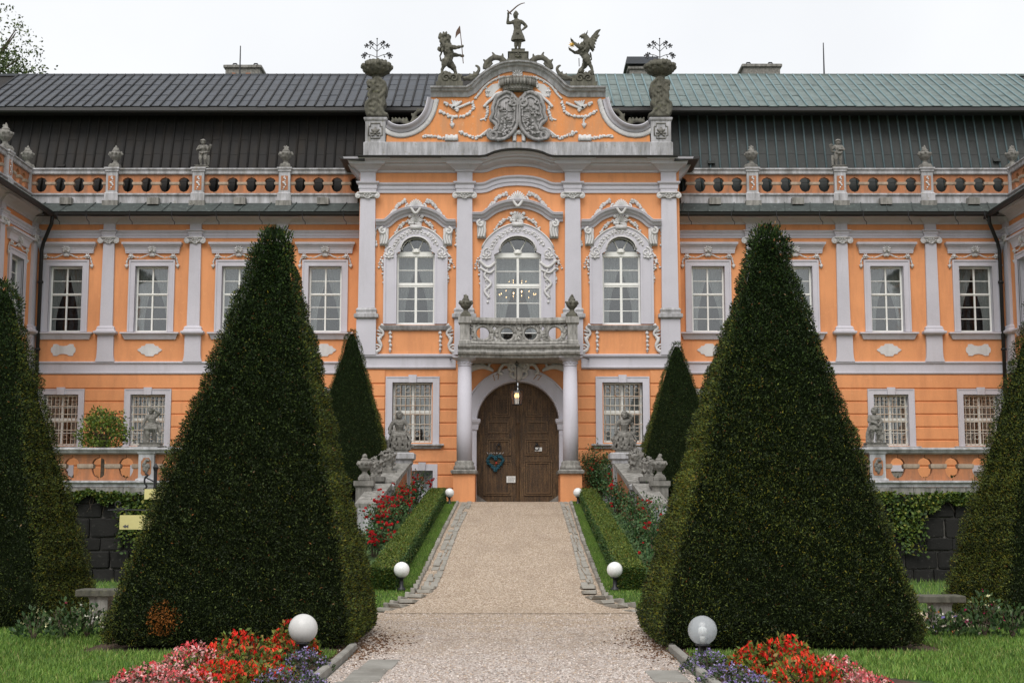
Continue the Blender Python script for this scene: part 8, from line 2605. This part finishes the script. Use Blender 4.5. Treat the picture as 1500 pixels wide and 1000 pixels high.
# lantern under the balcony
YL = 43.0
xl = xat(757, 580, YL); zt_, zb_ = zat(572, YL), zat(592.5, YL)
o = thing('lantern', 'lit glass lantern hanging under the balcony before the portal', 'lantern', (xl, YL, zb_))
m = MB().tube([(xl, YL, zt_ + .1), (xl, YL, zf)], .014, 6)
m.tube([(xl + .05 * math.cos(q * .524), YL, zf - .1 + .05 * math.sin(q * .524)) for q in range(13)], .012, 5, cap=False)
m.build('hanging_rod', M['iron'], o)
m = MB()
n = 6
for q in range(n):
    a, b = q / n * 6.283, (q + 1) / n * 6.283
    A0, A1 = (xl + .20 * math.cos(a), YL + .20 * math.sin(a)), (xl + .15 * math.cos(a), YL + .15 * math.sin(a))
    B0, B1 = (xl + .20 * math.cos(b), YL + .20 * math.sin(b)), (xl + .15 * math.cos(b), YL + .15 * math.sin(b))
    m.tube([(*A0, zt_), (*A1, zb_)], .010, 4); m.tube([(*A0, zt_), (*B0, zt_)], .012, 4); m.tube([(*A1, zb_), (*B1, zb_)], .012, 4)
    m.tube([(*A0, zt_), (xl + .05 * math.cos(a), YL + .05 * math.sin(a), zt_ + .13), (xl, YL, zt_ + .16)], .009, 4)
    MB().add([(*A0, zt_), (*B0, zt_), (*B1, zb_), (*A1, zb_)], [(0, 1, 2, 3)]).build('pane', M['glass_lamp'], o, recalc=False)
m.build('cage', M['iron'], o)
m = MB()
cd = MB()
for q in range(3):
    a = q * 2.09 + .5; x_, y_ = xl + .05 * math.cos(a), YL + .05 * math.sin(a)
    cd.lathe(x_, y_, [(.014, zb_ + .02), (.014, zb_ + .22)], 8)
    m.lathe(x_, y_, [(.012, zb_ + .22), (.028, zb_ + .26), (.018, zb_ + .32), (.003, zb_ + .36)], 8)
cd.build('candle', M['white'], o); m.build('bulb', M['glow'], o, True)

# heart wreath and notices on the doors
xw, zw = rx(725.7), zat(676.5, YD - .05)
o = thing('heart_wreath', 'heart shaped wreath of teal foil hanging on the left door leaf', 'wreath', (xw, YD - .06, zw - .28))
pts = [(16 * math.sin(a) ** 3 / 17 * .26, (13 * math.cos(a) - 5 * math.cos(2 * a) - 2 * math.cos(3 * a) - math.cos(4 * a)) / 17 * .27) for a in [q / 40 * 6.283 for q in range(40)]]
ring = MB()
for i in range(40):
    a, b = pts[i], pts[(i + 1) % 40]
    ring.tube([(xw + a[0], YD - .06, zw + a[1]), (xw + b[0], YD - .06, zw + b[1])], .035, 6)
    for q in range(4): ring.blob((xw + a[0] + rng.uniform(-.04, .04), YD - .075 + rng.uniform(-.03, .02), zw + a[1] + rng.uniform(-.04, .04)), (.03, .022, .03), 1, .6)
ring.build('garland', M['ribbon'], o)
bow = MB()
for q in range(10): bow.tube([(xw + (q - 4.5) * .05, YD - .07, zw + .26), (xw + (q - 4.5) * .055 + rng.uniform(-.03, .03), YD - .08, zw + .29 + rng.uniform(0, .03))], [.010, .006], 5)
bow.build('ribbon_trim', M['relief'], o)
hrt = MB().blob((xw + .03, YD - .08, zw - .03), (.035, .02, .04), 1); hrt.build('red_heart', mat_flat('red felt', (.45, .04, .02)), o)
MB().tube([(xw, YD - .05, zw + .2), (xw, YD - .045, zw + .42)], .005, 4).build('cord', M['iron'], o)
def notice(pa, pb, ya, yb, label, lines):
    xa, xb = rx(pa), rx(pb); z1, z0 = zat(ya, YD - .05), zat(yb, YD - .05)
    o = MB().box(xa, xb, YD - .052, YD - .044, z0, z1).build('notice', M['paper'])
    tag(o, label, 'notice')
    for i in range(lines):                          # printed lines too small to read
        z = z1 - (z1 - z0) * (i + 1.2) / (lines + 1.4); w = (xb - xa) * rng.uniform(.25, .36)
        x = xa + w * .5
        while x < (xa + xb) / 2 + w:
            l = rng.uniform(.018, .05); MB().box(x, min(x + l, xb - .02), YD - .0535, YD - .0515, z - .006, z + .006).build('print', M['ink'], o); x += l + .012
notice(742, 755, 697, 706.5, 'square white notice with printed lines low in the middle of the doors', 5)
notice(783.5, 793.5, 655, 660.5, 'small narrow white notice on the right door leaf', 2)
